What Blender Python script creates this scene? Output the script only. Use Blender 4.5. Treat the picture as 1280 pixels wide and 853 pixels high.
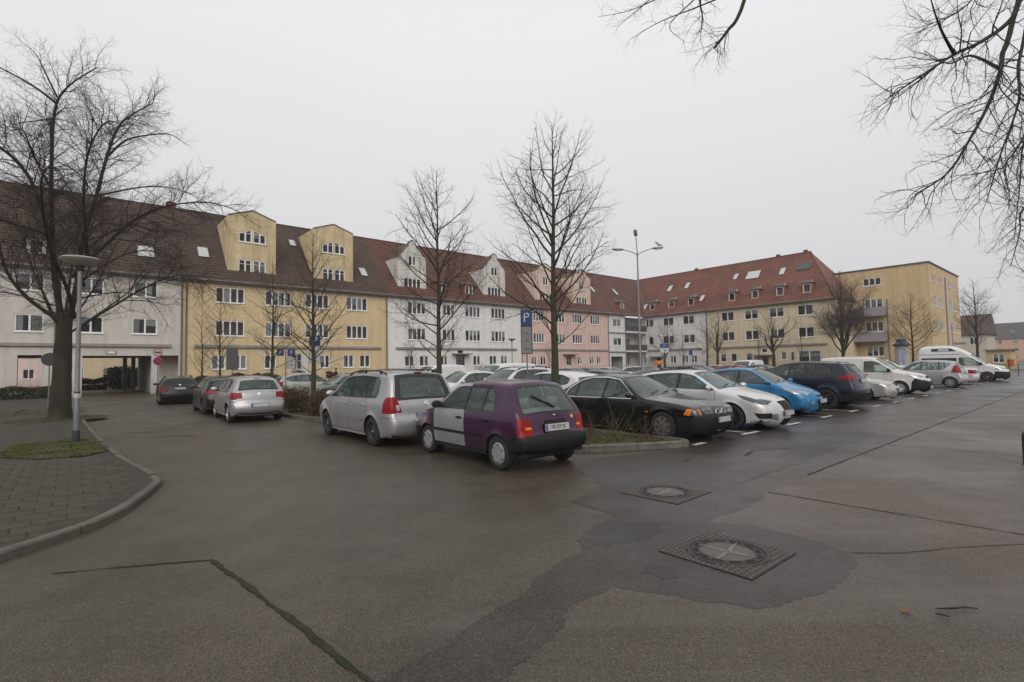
import bpy, math, random
import numpy as np
from mathutils import Vector, Matrix, geometry
R = math.radians
SC = bpy.context.scene
for o in list(bpy.data.objects): bpy.data.objects.remove(o)
COL = SC.collection
# ---------------------------------------------------------------- camera, sky, sun, exposure
cam_d = bpy.data.cameras.new('camera'); cam_d.lens = 18.0; cam_d.sensor_width = 36.0
cam_d.clip_start = 0.05; cam_d.clip_end = 3000
cam = bpy.data.objects.new('camera', cam_d); COL.objects.link(cam)
cam.matrix_world = Matrix.Translation((0, 0, 1.7)) @ Matrix.Rotation(R(92.78), 4, 'X') @ Matrix.Rotation(R(-1.0), 4, 'Z')
SC.camera = cam
SUN_EL, SUN_ROT = 34.0, 176.0
world = bpy.data.worlds.new('World'); SC.world = world; world.use_nodes = True
wn, wl = world.node_tree.nodes, world.node_tree.links
wn.clear()
w_out = wn.new('ShaderNodeOutputWorld'); w_bg = wn.new('ShaderNodeBackground')
w_sky = wn.new('ShaderNodeTexSky'); w_sky.sky_type = 'NISHITA'; w_sky.sun_disc = False
w_sky.sun_elevation = R(SUN_EL); w_sky.sun_rotation = R(SUN_ROT); w_sky.dust_density = 6.0
# closed cloud layer: the clear sky shows only as a trace through an even grey-white overcast
w_tc = wn.new('ShaderNodeTexCoord'); w_sep = wn.new('ShaderNodeSeparateXYZ')
w_ramp = wn.new('ShaderNodeValToRGB'); w_mix = wn.new('ShaderNodeMixRGB'); w_mul = wn.new('ShaderNodeMixRGB')
w_ramp.color_ramp.elements[0].position = 0.0; w_ramp.color_ramp.elements[0].color = (0.70, 0.70, 0.725, 1)
w_ramp.color_ramp.elements[1].position = 0.55; w_ramp.color_ramp.elements[1].color = (0.93, 0.935, 0.95, 1)
w_noise = wn.new('ShaderNodeTexNoise'); w_noise.inputs['Scale'].default_value = 1.6; w_noise.inputs['Detail'].default_value = 3
w_mr = wn.new('ShaderNodeMapRange'); w_mr.inputs['To Min'].default_value = 0.965; w_mr.inputs['To Max'].default_value = 1.03
wl.new(w_tc.outputs['Generated'], w_sep.inputs[0]); wl.new(w_sep.outputs['Z'], w_ramp.inputs['Fac'])
wl.new(w_tc.outputs['Generated'], w_noise.inputs['Vector']); wl.new(w_noise.outputs['Fac'], w_mr.inputs['Value'])
w_mul.blend_type = 'MULTIPLY'; w_mul.inputs['Fac'].default_value = 1.0
wl.new(w_ramp.outputs['Color'], w_mul.inputs['Color1']); wl.new(w_mr.outputs['Result'], w_mul.inputs['Color2'])
w_gain = wn.new('ShaderNodeMixRGB'); w_gain.blend_type = 'MULTIPLY'; w_gain.inputs['Fac'].default_value = 1.0
w_gain.inputs['Color2'].default_value = (9.25, 9.22, 9.2, 1)
wl.new(w_mul.outputs['Color'], w_gain.inputs['Color1'])
w_mix.inputs['Fac'].default_value = 0.98
wl.new(w_sky.outputs['Color'], w_mix.inputs['Color1']); wl.new(w_gain.outputs['Color'], w_mix.inputs['Color2'])
wl.new(w_mix.outputs['Color'], w_bg.inputs['Color']); w_bg.inputs['Strength'].default_value = 0.1
wl.new(w_bg.outputs['Background'], w_out.inputs['Surface'])
sun_d = bpy.data.lights.new('sun', 'SUN'); sun_d.energy = 1.5; sun_d.angle = R(50); sun_d.color = (1, 0.93, 0.85)
sun = bpy.data.objects.new('sun', sun_d); COL.objects.link(sun)
sun.rotation_euler = (R(90 - SUN_EL), 0, R(180 - SUN_ROT))
vs = SC.view_settings; vs.view_transform = 'Standard'; vs.look = 'None'; vs.exposure = 0.0; vs.gamma = 1.0; vs.use_curve_mapping = False
SC.cycles.use_denoising = True
SC.cycles.max_bounces = 6; SC.cycles.transparent_max_bounces = 12; SC.cycles.caustics_reflective = False; SC.cycles.caustics_refractive = False

# ---------------------------------------------------------------- materials
MATS = {}
def _n(nt, t, **kw):
    n = nt.nodes.new(t)
    for k, v in kw.items():
        if k in n.inputs: n.inputs[k].default_value = v
        else: setattr(n, k, v)
    return n
def c4(c): return (c[0], c[1], c[2], 1)
def mat(name, col, rough=0.6, metal=0.0, var=0.0, vscale=4.0, bump=0.0, bscale=40.0, coat=0.0, col2=None, spec=0.5, objvar=0.0):
    if name in MATS: return MATS[name]
    m = bpy.data.materials.new(name); m.use_nodes = True; MATS[name] = m
    nt = m.node_tree; b = nt.nodes['Principled BSDF']
    b.inputs['Base Color'].default_value = c4(col); b.inputs['Roughness'].default_value = rough
    b.inputs['Metallic'].default_value = metal; b.inputs['Coat Weight'].default_value = coat
    b.inputs['Coat Roughness'].default_value = 0.06; b.inputs['Specular IOR Level'].default_value = spec
    tc = _n(nt, 'ShaderNodeTexCoord')
    last = None
    if var > 0 or col2:
        nz = _n(nt, 'ShaderNodeTexNoise', Scale=vscale, Detail=6.0, Roughness=0.65)
        nt.links.new(tc.outputs['Object'], nz.inputs['Vector'])
        rp = _n(nt, 'ShaderNodeMapRange'); rp.inputs['From Min'].default_value = 0.3; rp.inputs['From Max'].default_value = 0.7
        nt.links.new(nz.outputs['Fac'], rp.inputs['Value'])
        mx = _n(nt, 'ShaderNodeMixRGB'); nt.links.new(rp.outputs['Result'], mx.inputs['Fac'])
        c2 = col2 if col2 else tuple(min(1, x * (1 + var)) for x in col)
        c1 = col if col2 else tuple(x * (1 - var) for x in col)
        mx.inputs['Color1'].default_value = c4(c1); mx.inputs['Color2'].default_value = c4(c2)
        last = mx.outputs['Color']
        nt.links.new(last, b.inputs['Base Color'])
    if objvar > 0:
        oi = _n(nt, 'ShaderNodeObjectInfo'); mr = _n(nt, 'ShaderNodeMapRange')
        mr.inputs['To Min'].default_value = 1 - objvar; mr.inputs['To Max'].default_value = 1 + objvar
        nt.links.new(oi.outputs['Random'], mr.inputs['Value'])
        mu = _n(nt, 'ShaderNodeMixRGB', blend_type='MULTIPLY', Fac=1.0)
        if last: nt.links.new(last, mu.inputs['Color1'])
        else: mu.inputs['Color1'].default_value = c4(col)
        nt.links.new(mr.outputs['Result'], mu.inputs['Color2']); nt.links.new(mu.outputs['Color'], b.inputs['Base Color'])
    if bump > 0:
        bz = _n(nt, 'ShaderNodeTexNoise', Scale=bscale, Detail=5.0); nt.links.new(tc.outputs['Object'], bz.inputs['Vector'])
        bp = _n(nt, 'ShaderNodeBump', Strength=bump, Distance=0.02); nt.links.new(bz.outputs['Fac'], bp.inputs['Height'])
        nt.links.new(bp.outputs['Normal'], b.inputs['Normal'])
    return m
def glass_mat(name, tint, refl=1.0, trans=0.8, dust_sheen=(.012, .016, .016)):
    if name in MATS: return MATS[name]
    m = bpy.data.materials.new(name); m.use_nodes = True; MATS[name] = m
    nt = m.node_tree; nt.nodes.clear()
    o = _n(nt, 'ShaderNodeOutputMaterial'); mx = _n(nt, 'ShaderNodeMixShader'); mx2 = _n(nt, 'ShaderNodeMixShader')
    tr = _n(nt, 'ShaderNodeBsdfTransparent'); tr.inputs['Color'].default_value = c4(tint)
    df = _n(nt, 'ShaderNodeBsdfDiffuse'); df.inputs['Color'].default_value = c4(dust_sheen)  # diffuse film over the glass: dusty, with any sheen painted into its colour
    gl = _n(nt, 'ShaderNodeBsdfGlossy'); gl.inputs['Roughness'].default_value = 0.03
    fr = _n(nt, 'ShaderNodeFresnel'); fr.inputs['IOR'].default_value = 1.5
    mu = _n(nt, 'ShaderNodeMath', operation='MULTIPLY'); mu.inputs[1].default_value = refl
    nt.links.new(fr.outputs[0], mu.inputs[0])
    mx2.inputs[0].default_value = trans; nt.links.new(df.outputs[0], mx2.inputs[1]); nt.links.new(tr.outputs[0], mx2.inputs[2])
    nt.links.new(mu.outputs[0], mx.inputs[0]); nt.links.new(mx2.outputs[0], mx.inputs[1]); nt.links.new(gl.outputs[0], mx.inputs[2])
    nt.links.new(mx.outputs[0], o.inputs['Surface'])
    return m

# ---------------------------------------------------------------- mesh helpers
class MB:
    def __init__(s): s.v = []; s.f = []; s.m = []
    def add(s, vs_, fs_, mi=0):
        k = len(s.v); s.v.extend(tuple(map(float, p)) for p in vs_)
        for f in fs_: s.f.append(tuple(i + k for i in f)); s.m.append(mi)
        return s
    def box(s, x0, x1, y0, y1, z0, z1, mi=0, M=None):
        vs_ = [(x, y, z) for z in (z0, z1) for y in (y0, y1) for x in (x0, x1)]
        if M is not None: vs_ = [M @ Vector(p) for p in vs_]
        return s.add(vs_, [(0, 2, 3, 1), (4, 5, 7, 6), (0, 1, 5, 4), (1, 3, 7, 5), (3, 2, 6, 7), (2, 0, 4, 6)], mi)
    def bbox(s, x0, x1, y0, y1, z0, z1, b, mi=0, M=None):   # box with chamfered edges (octagonal plan, bevelled top and bottom)
        ring = lambda d, z: [(x0 + d + b, y0 + d, z), (x1 - d - b, y0 + d, z), (x1 - d, y0 + d + b, z), (x1 - d, y1 - d - b, z),
                             (x1 - d - b, y1 - d, z), (x0 + d + b, y1 - d, z), (x0 + d, y1 - d - b, z), (x0 + d, y0 + d + b, z)]
        vs_ = ring(b, z0) + ring(0, z0 + b) + ring(0, z1 - b) + ring(b, z1)
        if M is not None: vs_ = [M @ Vector(p) for p in vs_]
        fs_ = [tuple(range(7, -1, -1)), tuple(range(24, 32))]
        for k in range(3):
            for i in range(8): j = (i + 1) % 8; fs_.append((k * 8 + i, k * 8 + j, k * 8 + 8 + j, k * 8 + 8 + i))
        return s.add(vs_, fs_, mi)
    def tube(s, pts, rad, n=8, mi=0, cap=True):
        pts = [Vector(p) for p in pts]
        if not hasattr(rad, '__len__'): rad = [rad] * len(pts)
        vs_ = []; ref = None
        for i, p in enumerate(pts):
            t = (pts[min(i + 1, len(pts) - 1)] - pts[max(i - 1, 0)]).normalized()
            if ref is None or abs(t.dot(ref)) > 0.97: ref = Vector((0, 0, 1)) if abs(t.z) < 0.9 else Vector((1, 0, 0))
            u = t.cross(ref).normalized(); w = u.cross(t).normalized(); ref = w
            vs_ += [p + (u * math.cos(2 * math.pi * j / n) + w * math.sin(2 * math.pi * j / n)) * rad[i] for j in range(n)]
        fs_ = []
        for i in range(len(pts) - 1):
            for j in range(n): k = (j + 1) % n; fs_.append((i * n + j, i * n + n + j, i * n + n + k, i * n + k))
        if cap: fs_ += [tuple(range(n)), tuple(range((len(pts) - 1) * n + n - 1, (len(pts) - 1) * n - 1, -1))]
        return s.add(vs_, fs_, mi)
    def lathe(s, prof, n=24, mi=0, M=None):      # prof: (r, h) about local z
        vs_ = []
        for r, h in prof: vs_ += [(r * math.cos(2 * math.pi * j / n), r * math.sin(2 * math.pi * j / n), h) for j in range(n)]
        if M is not None: vs_ = [M @ Vector(p) for p in vs_]
        fs_ = []
        for i in range(len(prof) - 1):
            for j in range(n): k = (j + 1) % n; fs_.append((i * n + j, i * n + k, i * n + n + k, i * n + n + j))
        return s.add(vs_, fs_, mi)
    def prism(s, poly, h0, h1, mi=0, M=None):    # 2-D polygon (x, y) extruded along z
        n = len(poly)
        vs_ = [(x, y, h0) for x, y in poly] + [(x, y, h1) for x, y in poly]
        if M is not None: vs_ = [M @ Vector(p) for p in vs_]
        fs_ = [tuple(range(n - 1, -1, -1)), tuple(range(n, 2 * n))] + [(i, (i + 1) % n, n + (i + 1) % n, n + i) for i in range(n)]
        return s.add(vs_, fs_, mi)
    def ball(s, c, r, n=10, mi=0, M=None):
        c = Vector(c); r = r if hasattr(r, '__len__') else (r, r, r); vs_ = []; m = n // 2
        for i in range(m + 1):
            a = math.pi * i / m
            for j in range(n):
                b = 2 * math.pi * j / n
                vs_.append(Vector((r[0] * math.sin(a) * math.cos(b), r[1] * math.sin(a) * math.sin(b), r[2] * math.cos(a))) + c)
        if M is not None: vs_ = [M @ p for p in vs_]
        fs_ = [(i * n + j, i * n + n + j, i * n + n + (j + 1) % n, i * n + (j + 1) % n) for i in range(m) for j in range(n)]
        return s.add(vs_, fs_, mi)
    def mesh(s, name, mats, smooth=False, angle=None):
        me = bpy.data.meshes.new(name); me.from_pydata(s.v, [], s.f)
        for m in (mats if isinstance(mats, (list, tuple)) else [mats]): me.materials.append(m)
        if any(s.m): me.polygons.foreach_set('material_index', s.m)
        if smooth: me.polygons.foreach_set('use_smooth', [True] * len(s.f))
        me.validate(); me.update()
        if smooth and angle: me.set_sharp_from_angle(angle=R(angle))
        return me
    def build(s, name, mats, parent=None, smooth=False, angle=None):
        return link(name, s.mesh(name, mats, smooth, angle), parent)
def link(name, data, parent=None):
    o = bpy.data.objects.new(name, data); COL.objects.link(o)
    if parent is not None: o.parent = parent
    return o
def tag(o, label=None, cat=None, group=None, kind=None):
    if label: o['label'] = label
    if cat: o['category'] = cat
    if group: o['group'] = group
    if kind: o['kind'] = kind
    return o
def thing(name, label, cat, loc=(0, 0, 0), rz=0.0, group=None):
    o = link(name, None); o.location = loc; o.rotation_euler = (0, 0, rz); o.empty_display_size = 0.3
    return tag(o, label, cat, group)
def dup(o, parent=None, loc=None, rz=None, scale=None, label=None, skip=()):
    c = o.copy(); COL.objects.link(c)
    if parent is not None: c.parent = parent
    if loc is not None: c.location = loc
    if rz is not None: c.rotation_euler = (0, 0, rz)
    if scale is not None: c.scale = scale
    if label: c['label'] = label
    for ch in o.children: dup(ch, c)
    return c
def np_mesh(name, V, F, mats, smooth=True, MI=None, normals=None):
    V = np.asarray(V, dtype=np.float32); F = np.asarray(F, dtype=np.int32); k = F.shape[1]
    me = bpy.data.meshes.new(name); me.vertices.add(len(V)); me.vertices.foreach_set('co', V.ravel())
    me.loops.add(F.size); me.loops.foreach_set('vertex_index', F.ravel())
    me.polygons.add(len(F)); me.polygons.foreach_set('loop_start', np.arange(0, F.size, k, dtype=np.int32))
    me.polygons.foreach_set('loop_total', np.full(len(F), k, dtype=np.int32))
    for m in (mats if isinstance(mats, (list, tuple)) else [mats]): me.materials.append(m)
    if MI is not None: me.polygons.foreach_set('material_index', np.asarray(MI, dtype=np.int32))
    me.polygons.foreach_set('use_smooth', np.full(len(F), bool(smooth)))
    me.update(calc_edges=True)
    if normals is not None: me.normals_split_custom_set_from_vertices([tuple(n) for n in normals])
    return me
def text_mesh(name, body, size, m, parent=None, M=None, extrude=0.0, res=2):
    cu = bpy.data.curves.new(name, 'FONT'); cu.body = body; cu.size = size; cu.align_x = 'CENTER'; cu.align_y = 'CENTER'
    cu.extrude = extrude; cu.resolution_u = res
    t = bpy.data.objects.new(name, cu); COL.objects.link(t)
    dg = bpy.context.evaluated_depsgraph_get(); me = bpy.data.meshes.new_from_object(t.evaluated_get(dg))
    bpy.data.objects.remove(t); bpy.data.curves.remove(cu)
    me.materials.clear(); me.materials.append(m); me.name = name
    if M is not None: me.transform(M)
    return link(name, me, parent)
A_ROW = R(40.4)                                   # direction of the left row of houses, of the street on the right and of the bays
E1 = Vector((math.cos(A_ROW), math.sin(A_ROW), 0)); E2 = Vector((-math.sin(A_ROW), math.cos(A_ROW), 0))
def AB(a, b, z=0.0): return E1 * a + E2 * b + Vector((0, 0, z))
# polygon helpers
def chaikin(P, it=2):
    P = np.asarray(P, float)
    for _ in range(it):
        Q = [P[0]]
        for a, b in zip(P[:-1], P[1:]): Q += [a * .75 + b * .25, a * .25 + b * .75]
        Q.append(P[-1]); P = np.array(Q)
    return P
def resample(P, step):
    out = [P[0]]
    for a, b in zip(P[:-1], P[1:]):
        n = max(1, int(math.ceil(np.hypot(*(b - a)[:2]) / step)))
        for i in range(1, n + 1): out.append(a + (b - a) * i / n)
    return np.array(out)
def inpoly(P, poly):
    x, y = P[:, 0], P[:, 1]; c = np.zeros(len(P), bool); n = len(poly)
    for i in range(n):
        x0, y0 = poly[i]; x1, y1 = poly[i - 1]
        if y0 == y1: continue
        c ^= ((y0 > y) != (y1 > y)) & (x < (x1 - x0) * (y - y0) / (y1 - y0) + x0)
    return c
def rnd(poly, r, n=3):
    out = []; N = len(poly)
    for i in range(N):
        p = np.array(poly[i]); a = np.array(poly[i - 1]) - p; b = np.array(poly[(i + 1) % N]) - p
        la, lb = np.hypot(*a), np.hypot(*b); q = min(r, la * .45, lb * .45)
        p0 = p + a / la * q; p1 = p + b / lb * q
        for k in range(n + 1):
            t = k / n; out.append(tuple(p0 * (1 - t) ** 2 + p * 2 * t * (1 - t) + p1 * t * t))
    return out
def offs(poly, d):
    P = np.array(poly); area = 0.5 * sum(P[i - 1][0] * P[i][1] - P[i][0] * P[i - 1][1] for i in range(len(P)))
    sg = 1 if area > 0 else -1; out = []
    for i in range(len(P)):
        e0 = P[i] - P[i - 1]; e1 = P[(i + 1) % len(P)] - P[i]
        n0 = np.array([e0[1], -e0[0]]) / (np.hypot(*e0) + 1e-9) * sg; n1 = np.array([e1[1], -e1[0]]) / (np.hypot(*e1) + 1e-9) * sg
        b = n0 + n1; b = b / max(0.35, (b @ b) / 2) if b @ b > 0.2 else n0
        out.append(tuple(P[i] + b * d))
    return out
def clipx(poly, x0, x1, sl=0.0, zr=0.0):     # part of a convex polygon between two leaning vertical lines
    def half(P, f):
        out = []
        for i in range(len(P)):
            a, b = P[i - 1], P[i]; fa, fb = f(a), f(b)
            if (fa >= 0) != (fb >= 0):
                t = fa / (fa - fb); out.append((a[0] + (b[0] - a[0]) * t, a[1] + (b[1] - a[1]) * t))
            if fb >= 0: out.append(tuple(b))
        return out
    P = half(list(poly), lambda p: p[0] - x0 - sl * (p[1] - zr)); return half(P, lambda p: x1 + sl * (p[1] - zr) - p[0]) if P else P
def cdt(pts, edges):
    r = geometry.delaunay_2d_cdt([Vector(p) for p in pts], edges, [], 0, 1e-5)
    V = np.array([tuple(v) for v in r[0]]); F = np.array([tuple(f) for f in r[2] if len(f) == 3], dtype=int)
    return V, F

# ================================================================ GROUND
def ground_mat(name, dark, light, rough0, rough1, grain=260.0, speck=0.5, patch=0.5, bump=0.35, streak=None, tint=(.09, .075, .055), fade=False, spec=.42):
    m = bpy.data.materials.new(name); m.use_nodes = True; nt = m.node_tree; b = nt.nodes['Principled BSDF']; L = nt.links
    tc = _n(nt, 'ShaderNodeTexCoord'); P = tc.outputs['Object']
    def noise(s, d=6.0, r=.6, vec=None):
        n = _n(nt, 'ShaderNodeTexNoise', Scale=s, Detail=d, Roughness=r); L.new(vec or P, n.inputs['Vector']); return n.outputs['Fac']
    def ramp(f, a, z, lo=0.0, hi=1.0):
        n = _n(nt, 'ShaderNodeMapRange'); n.inputs['From Min'].default_value = a; n.inputs['From Max'].default_value = z
        n.inputs['To Min'].default_value = lo; n.inputs['To Max'].default_value = hi; L.new(f, n.inputs['Value']); return n.outputs['Result']
    def mix(f, a, c, bt='MIX'):
        n = _n(nt, 'ShaderNodeMixRGB', blend_type=bt)
        for k, v in (('Fac', f), ('Color1', a), ('Color2', c)):
            if isinstance(v, (int, float)): n.inputs[k].default_value = v
            elif isinstance(v, tuple): n.inputs[k].default_value = c4(v)
            else: L.new(v, n.inputs[k])
        return n.outputs['Color']
    big = noise(.35, 5, .55); mid = noise(1.7, 6, .65); fine = noise(grain, 3, .6)
    vo = _n(nt, 'ShaderNodeTexVoronoi', Scale=grain * 1.35); L.new(P, vo.inputs['Vector'])
    col = mix(ramp(big, .35, .65), dark, light)
    col = mix(ramp(mid, .4, .7, 0, patch), col, tint)
    if fade:                                                          # the slabs nearest the street corner are as brown as the old asphalt
        sp = _n(nt, 'ShaderNodeSeparateXYZ'); L.new(P, sp.inputs[0]); ad = _n(nt, 'ShaderNodeMath', operation='ADD'); L.new(sp.outputs['Y'], ad.inputs[0]); L.new(sp.outputs['X'], ad.inputs[1])
        col = mix(ramp(ad.outputs[0], 3.0, 9.5, 1, 0), col, mix(ramp(big, .35, .65), (.040, .0305, .022), (.064, .051, .038)))
    g2 = ramp(noise(22, 4, .6), .3, .7, 1 - speck * .3, 1 + speck * .3); col = mix(1.0, col, g2, 'MULTIPLY')
    g = ramp(fine, .3, .72, 1 - speck, 1 + speck)
    col = mix(1.0, col, g, 'MULTIPLY')
    stone = ramp(vo.outputs['Color'], .70, .96, 0, .40 * speck)          # pale and warm aggregate stones showing in the binder
    col = mix(stone, col, (.24, .19, .125))
    if streak:                                                        # long tyre-polished and washed streaks along the road
        mp = _n(nt, 'ShaderNodeMapping'); mp.inputs['Rotation'].default_value = (0, 0, -A_ROW); mp.inputs['Scale'].default_value = (.12, 1.6, 1); L.new(P, mp.inputs['Vector'])
        col = mix(ramp(noise(1.3, 5, .6, mp.outputs['Vector']), .45, .72, 0, streak), col, (.16, .145, .13))
    L.new(col, b.inputs['Base Color'])
    wet = noise(.55, 6, .6); L.new(ramp(wet, .38, .62, rough0, rough1), b.inputs['Roughness'])
    b.inputs['Specular IOR Level'].default_value = spec
    bp = _n(nt, 'ShaderNodeBump', Strength=bump, Distance=.006); L.new(fine, bp.inputs['Height'])
    bp2 = _n(nt, 'ShaderNodeBump', Strength=.25, Distance=.02); L.new(noise(3.5, 4), bp2.inputs['Height']); L.new(bp.outputs['Normal'], bp2.inputs['Normal'])
    L.new(bp2.outputs['Normal'], b.inputs['Normal'])
    return m
ASPH = ground_mat('asphalt_worn', (.040, .0305, .022), (.064, .051, .038), .54, .34, 80, .95, .55, .6)
ASPH2 = ground_mat('asphalt_smooth', (.031, .026, .022), (.048, .041, .034), .50, .28, 80, .35, .3, .22, tint=(.05, .046, .042))
CONC = ground_mat('concrete_worn', (.074, .055, .043), (.104, .081, .065), .60, .38, 80, .85, .5, .5, streak=.26, tint=(.062, .051, .043), fade=True)
PATCH = ground_mat('asphalt_patch', (.028, .0235, .019), (.047, .040, .033), .50, .28, 80, .75, .9, .4, tint=(.022, .019, .016), spec=.32)
JOINT = mat('joint_moss', (.018, .02, .012), .95, var=.5, vscale=14)
rng = random.Random(7)
def wobble(poly, amp=.06, step=.18, seed=1):
    r = random.Random(seed); out = []
    for i in range(len(poly)):
        a, b = Vector(poly[i]), Vector(poly[(i + 1) % len(poly)]); n = max(1, int((b - a).length / step)); nrm = Vector((-(b - a).y, (b - a).x)).normalized()
        for k in range(n): out.append(a.lerp(b, k / n) + nrm * (r.uniform(-amp, amp) if k else 0))
    return [(p.x, p.y) for p in out]
def sheet(name, poly, z, m, kind='structure'):
    pts = [Vector(p) for p in poly]; n = len(pts); r = geometry.delaunay_2d_cdt(pts, [(i, (i + 1) % n) for i in range(n)], [], 0, 1e-6)
    V = np.array([tuple(v) for v in r[0]]); F = [f for f in r[2]]; c = np.array([V[list(f)].mean(0) for f in F]); ok = inpoly(c, poly)
    me = bpy.data.meshes.new(name); me.from_pydata([(x, y, z) for x, y in V], [], [tuple(f) for f, k in zip(F, ok) if k]); me.materials.append(m)
    for p in me.polygons:
        if p.normal.z < 0: p.flip()
    return tag(link(name, me), kind=kind)
def abp(*L): return [tuple(AB(a, b)[:2]) for a, b in L]
sheet('ground', [(-700, -700), (700, -700), (700, 700), (-700, 700)], 0.0, ASPH)
sheet('parking_ground', abp((8.6, 3.06), (75, 3.06), (75, 46.2), (5.6, 46.2), (5.6, 20), (7.2, 19)), .0018, ASPH2)
sheet('concrete_road', wobble(abp((1.2, 3.02), (1.2, -14), (140, -14), (140, 3.02)), .012, .3, 3), .0018, CONC)
PATCH_PTS = [(-.77, 2.86), (-.43, 3.23), (-.03, 3.79), (.26, 4.31), (.63, 4.8), (.6, 5.07), (.86, 5.56), (1.13, 5.83), (.71, 6.47), (1.18, 7.06), (1.22, 7.75), (1.01, 8.23), (1.25, 9.3), (2.5, 9.8), (3.5, 10.2), (4.73, 10.9), (6.46, 12.2), (8.6, 13.2), (8.2, 11.7),
             (7.22, 10.77), (6.29, 10.04), (4.73, 8.56), (3.86, 7.87), (3.15, 7.24), (3.23, 6.78), (3.12, 6.5), (2.51, 5.91), (2.02, 5.57), (2.46, 5.41), (2.83, 4.91), (2.92, 4.59), (2.85, 4.36), (2.52, 4.03), (2.14, 3.79), (1.67, 3.6), (1.49, 3.69), (1.14, 3.83),
             (.74, 4.03), (.36, 3.67), (.31, 3.4), (.16, 3.22), (-.03, 2.97), (-.14, 2.6), (-.6, 2.3), (-1.1, 2.5)]
sheet('asphalt_patch', wobble(wobble(wobble(PATCH_PTS, .035, .13, 5), .018, .045, 6), .007, .014, 7), .0035, PATCH)
DSPOT = ground_mat('asphalt_dark_spot', (.017, .0145, .012), (.030, .025, .020), .55, .40, 80, .6, .3, .3, tint=(.024, .023, .022))
sheet('tar_spot', wobble(wobble([(.67, 5.06), (.86, 5.5), (1.1, 5.66), (1.45, 5.6), (1.5, 5.3), (1.3, 5.06), (.85, 4.85)], .06, .1, 8), .02, .02, 4), .005, DSPOT)
sheet('tar_spot', wobble(wobble([(1.0, 4.25), (1.12, 4.42), (1.3, 4.38), (1.32, 4.2), (1.15, 4.12)], .04, .07, 9), .02, .02, 4), .005, DSPOT)
def crack(name, pts, w, z=.006, seed=1, m=None, amp=None):
    r = random.Random(seed); P = [Vector(p) for p in pts]; Q = []
    for a, b in zip(P[:-1], P[1:]):
        n = max(1, int((b - a).length / .05)); nrm = Vector((-(b - a).y, (b - a).x)).normalized()
        av = amp if amp is not None else w * .7; o0 = getattr(crack, 'o', 0.0)
        for k in range(n):
            o0 += (r.uniform(-1, 1) * av - o0) * .22; Q.append((a.lerp(b, k / n) + nrm * o0, nrm, k / n))
        crack.o = o0
    Q.append((P[-1], nrm, 1)); V = []; F = []; hw = 1.0; crack.o = 0.0
    for i, (p, nr, t) in enumerate(Q):
        hw = hw * .6 + .4 * r.uniform(.0, 1.9); h = w * .5 * hw; V += [(p.x + nr.x * h, p.y + nr.y * h, z), (p.x - nr.x * h, p.y - nr.y * h, z)]
    F = [(2 * i, 2 * i + 1, 2 * i + 3, 2 * i + 2) for i in range(len(Q) - 1)]
    me = bpy.data.meshes.new(name); me.from_pydata(V, [], F); me.materials.append(m or JOINT); me.update()
    if me.polygons and me.polygons[0].normal.z < 0: me.flip_normals()
    return tag(link(name, me), kind='structure')
MOSS = mat('joint_green', (.017, .0175, .009), .95, var=.6, vscale=9)
crack('road_joint', [(-3.94, 4.44), (-3.4, 4.57), (-2.74, 4.70)], .022, seed=2, m=MOSS)
crack('road_joint', [(-2.74, 4.70), (-2.25, 4.25), (-1.87, 3.88), (-1.3, 3.34), (-.81, 2.86), (-.3, 2.35)], .042, seed=3, m=MOSS)
crack('road_joint', abp((8.3, 3.04), (30, 3.04), (60, 3.04)), .03, seed=4, amp=.008)
for k_, a_ in enumerate((6.93, 12.33, 17.7, 23.1, 28.5, 33.9, 39.3)): crack('road_joint', abp((a_ - .05, 3.0), (a_, .5), (a_, -9)), .022, seed=10 + k_, amp=.004)
crack('road_crack', [(2.95, 4.6), (3.4, 4.57), (3.99, 4.68), (4.61, 4.73), (5.3, 4.95)], .010, seed=30, amp=.02)
for k_, a_ in enumerate((14.9, 20.3, 26.0)): crack('road_crack', abp((a_, 3.1), (a_ + .1, 4.4), (a_ - .3, 5.9)), .012, seed=40 + k_, amp=.02)
crack('road_crack', abp((9.2, 4.4), (9.9, 4.55), (10.6, 4.2)), .05, seed=51, amp=.04); crack('road_crack', abp((8.0, 4.9), (8.35, 4.95)), .07, seed=52, amp=.03)
crack('road_crack', abp((1.0, 18.2), (2.0, 17.6), (2.9, 17.9)), .09, seed=53, amp=.05)
crack('road_crack', [(-9.6, 13.6), (-8.9, 13.7), (-8.3, 13.5)], .10, seed=54, amp=.05)
# bay markings
LINEM = mat('road_paint', (.46, .46, .44), .6, var=.45, vscale=7)
for i in range(17):
    a = 9.72 + 2.49 * i
    mb = MB(); h = .05
    def q4(a0, a1, b0, b1): mb.add([AB(a0, b0, .016), AB(a1, b0, .016), AB(a1, b1, .016), AB(a0, b1, .016)], [(0, 1, 2, 3)])
    q4(a - .42, a + .42, 5.62, 5.74) if i else q4(a - .05, a + .40, 5.62, 5.74)
    if i: q4(a - .05, a + .05, 5.76, 10.5)
    tag(mb.build('bay_marking', LINEM), kind='structure')
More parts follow.
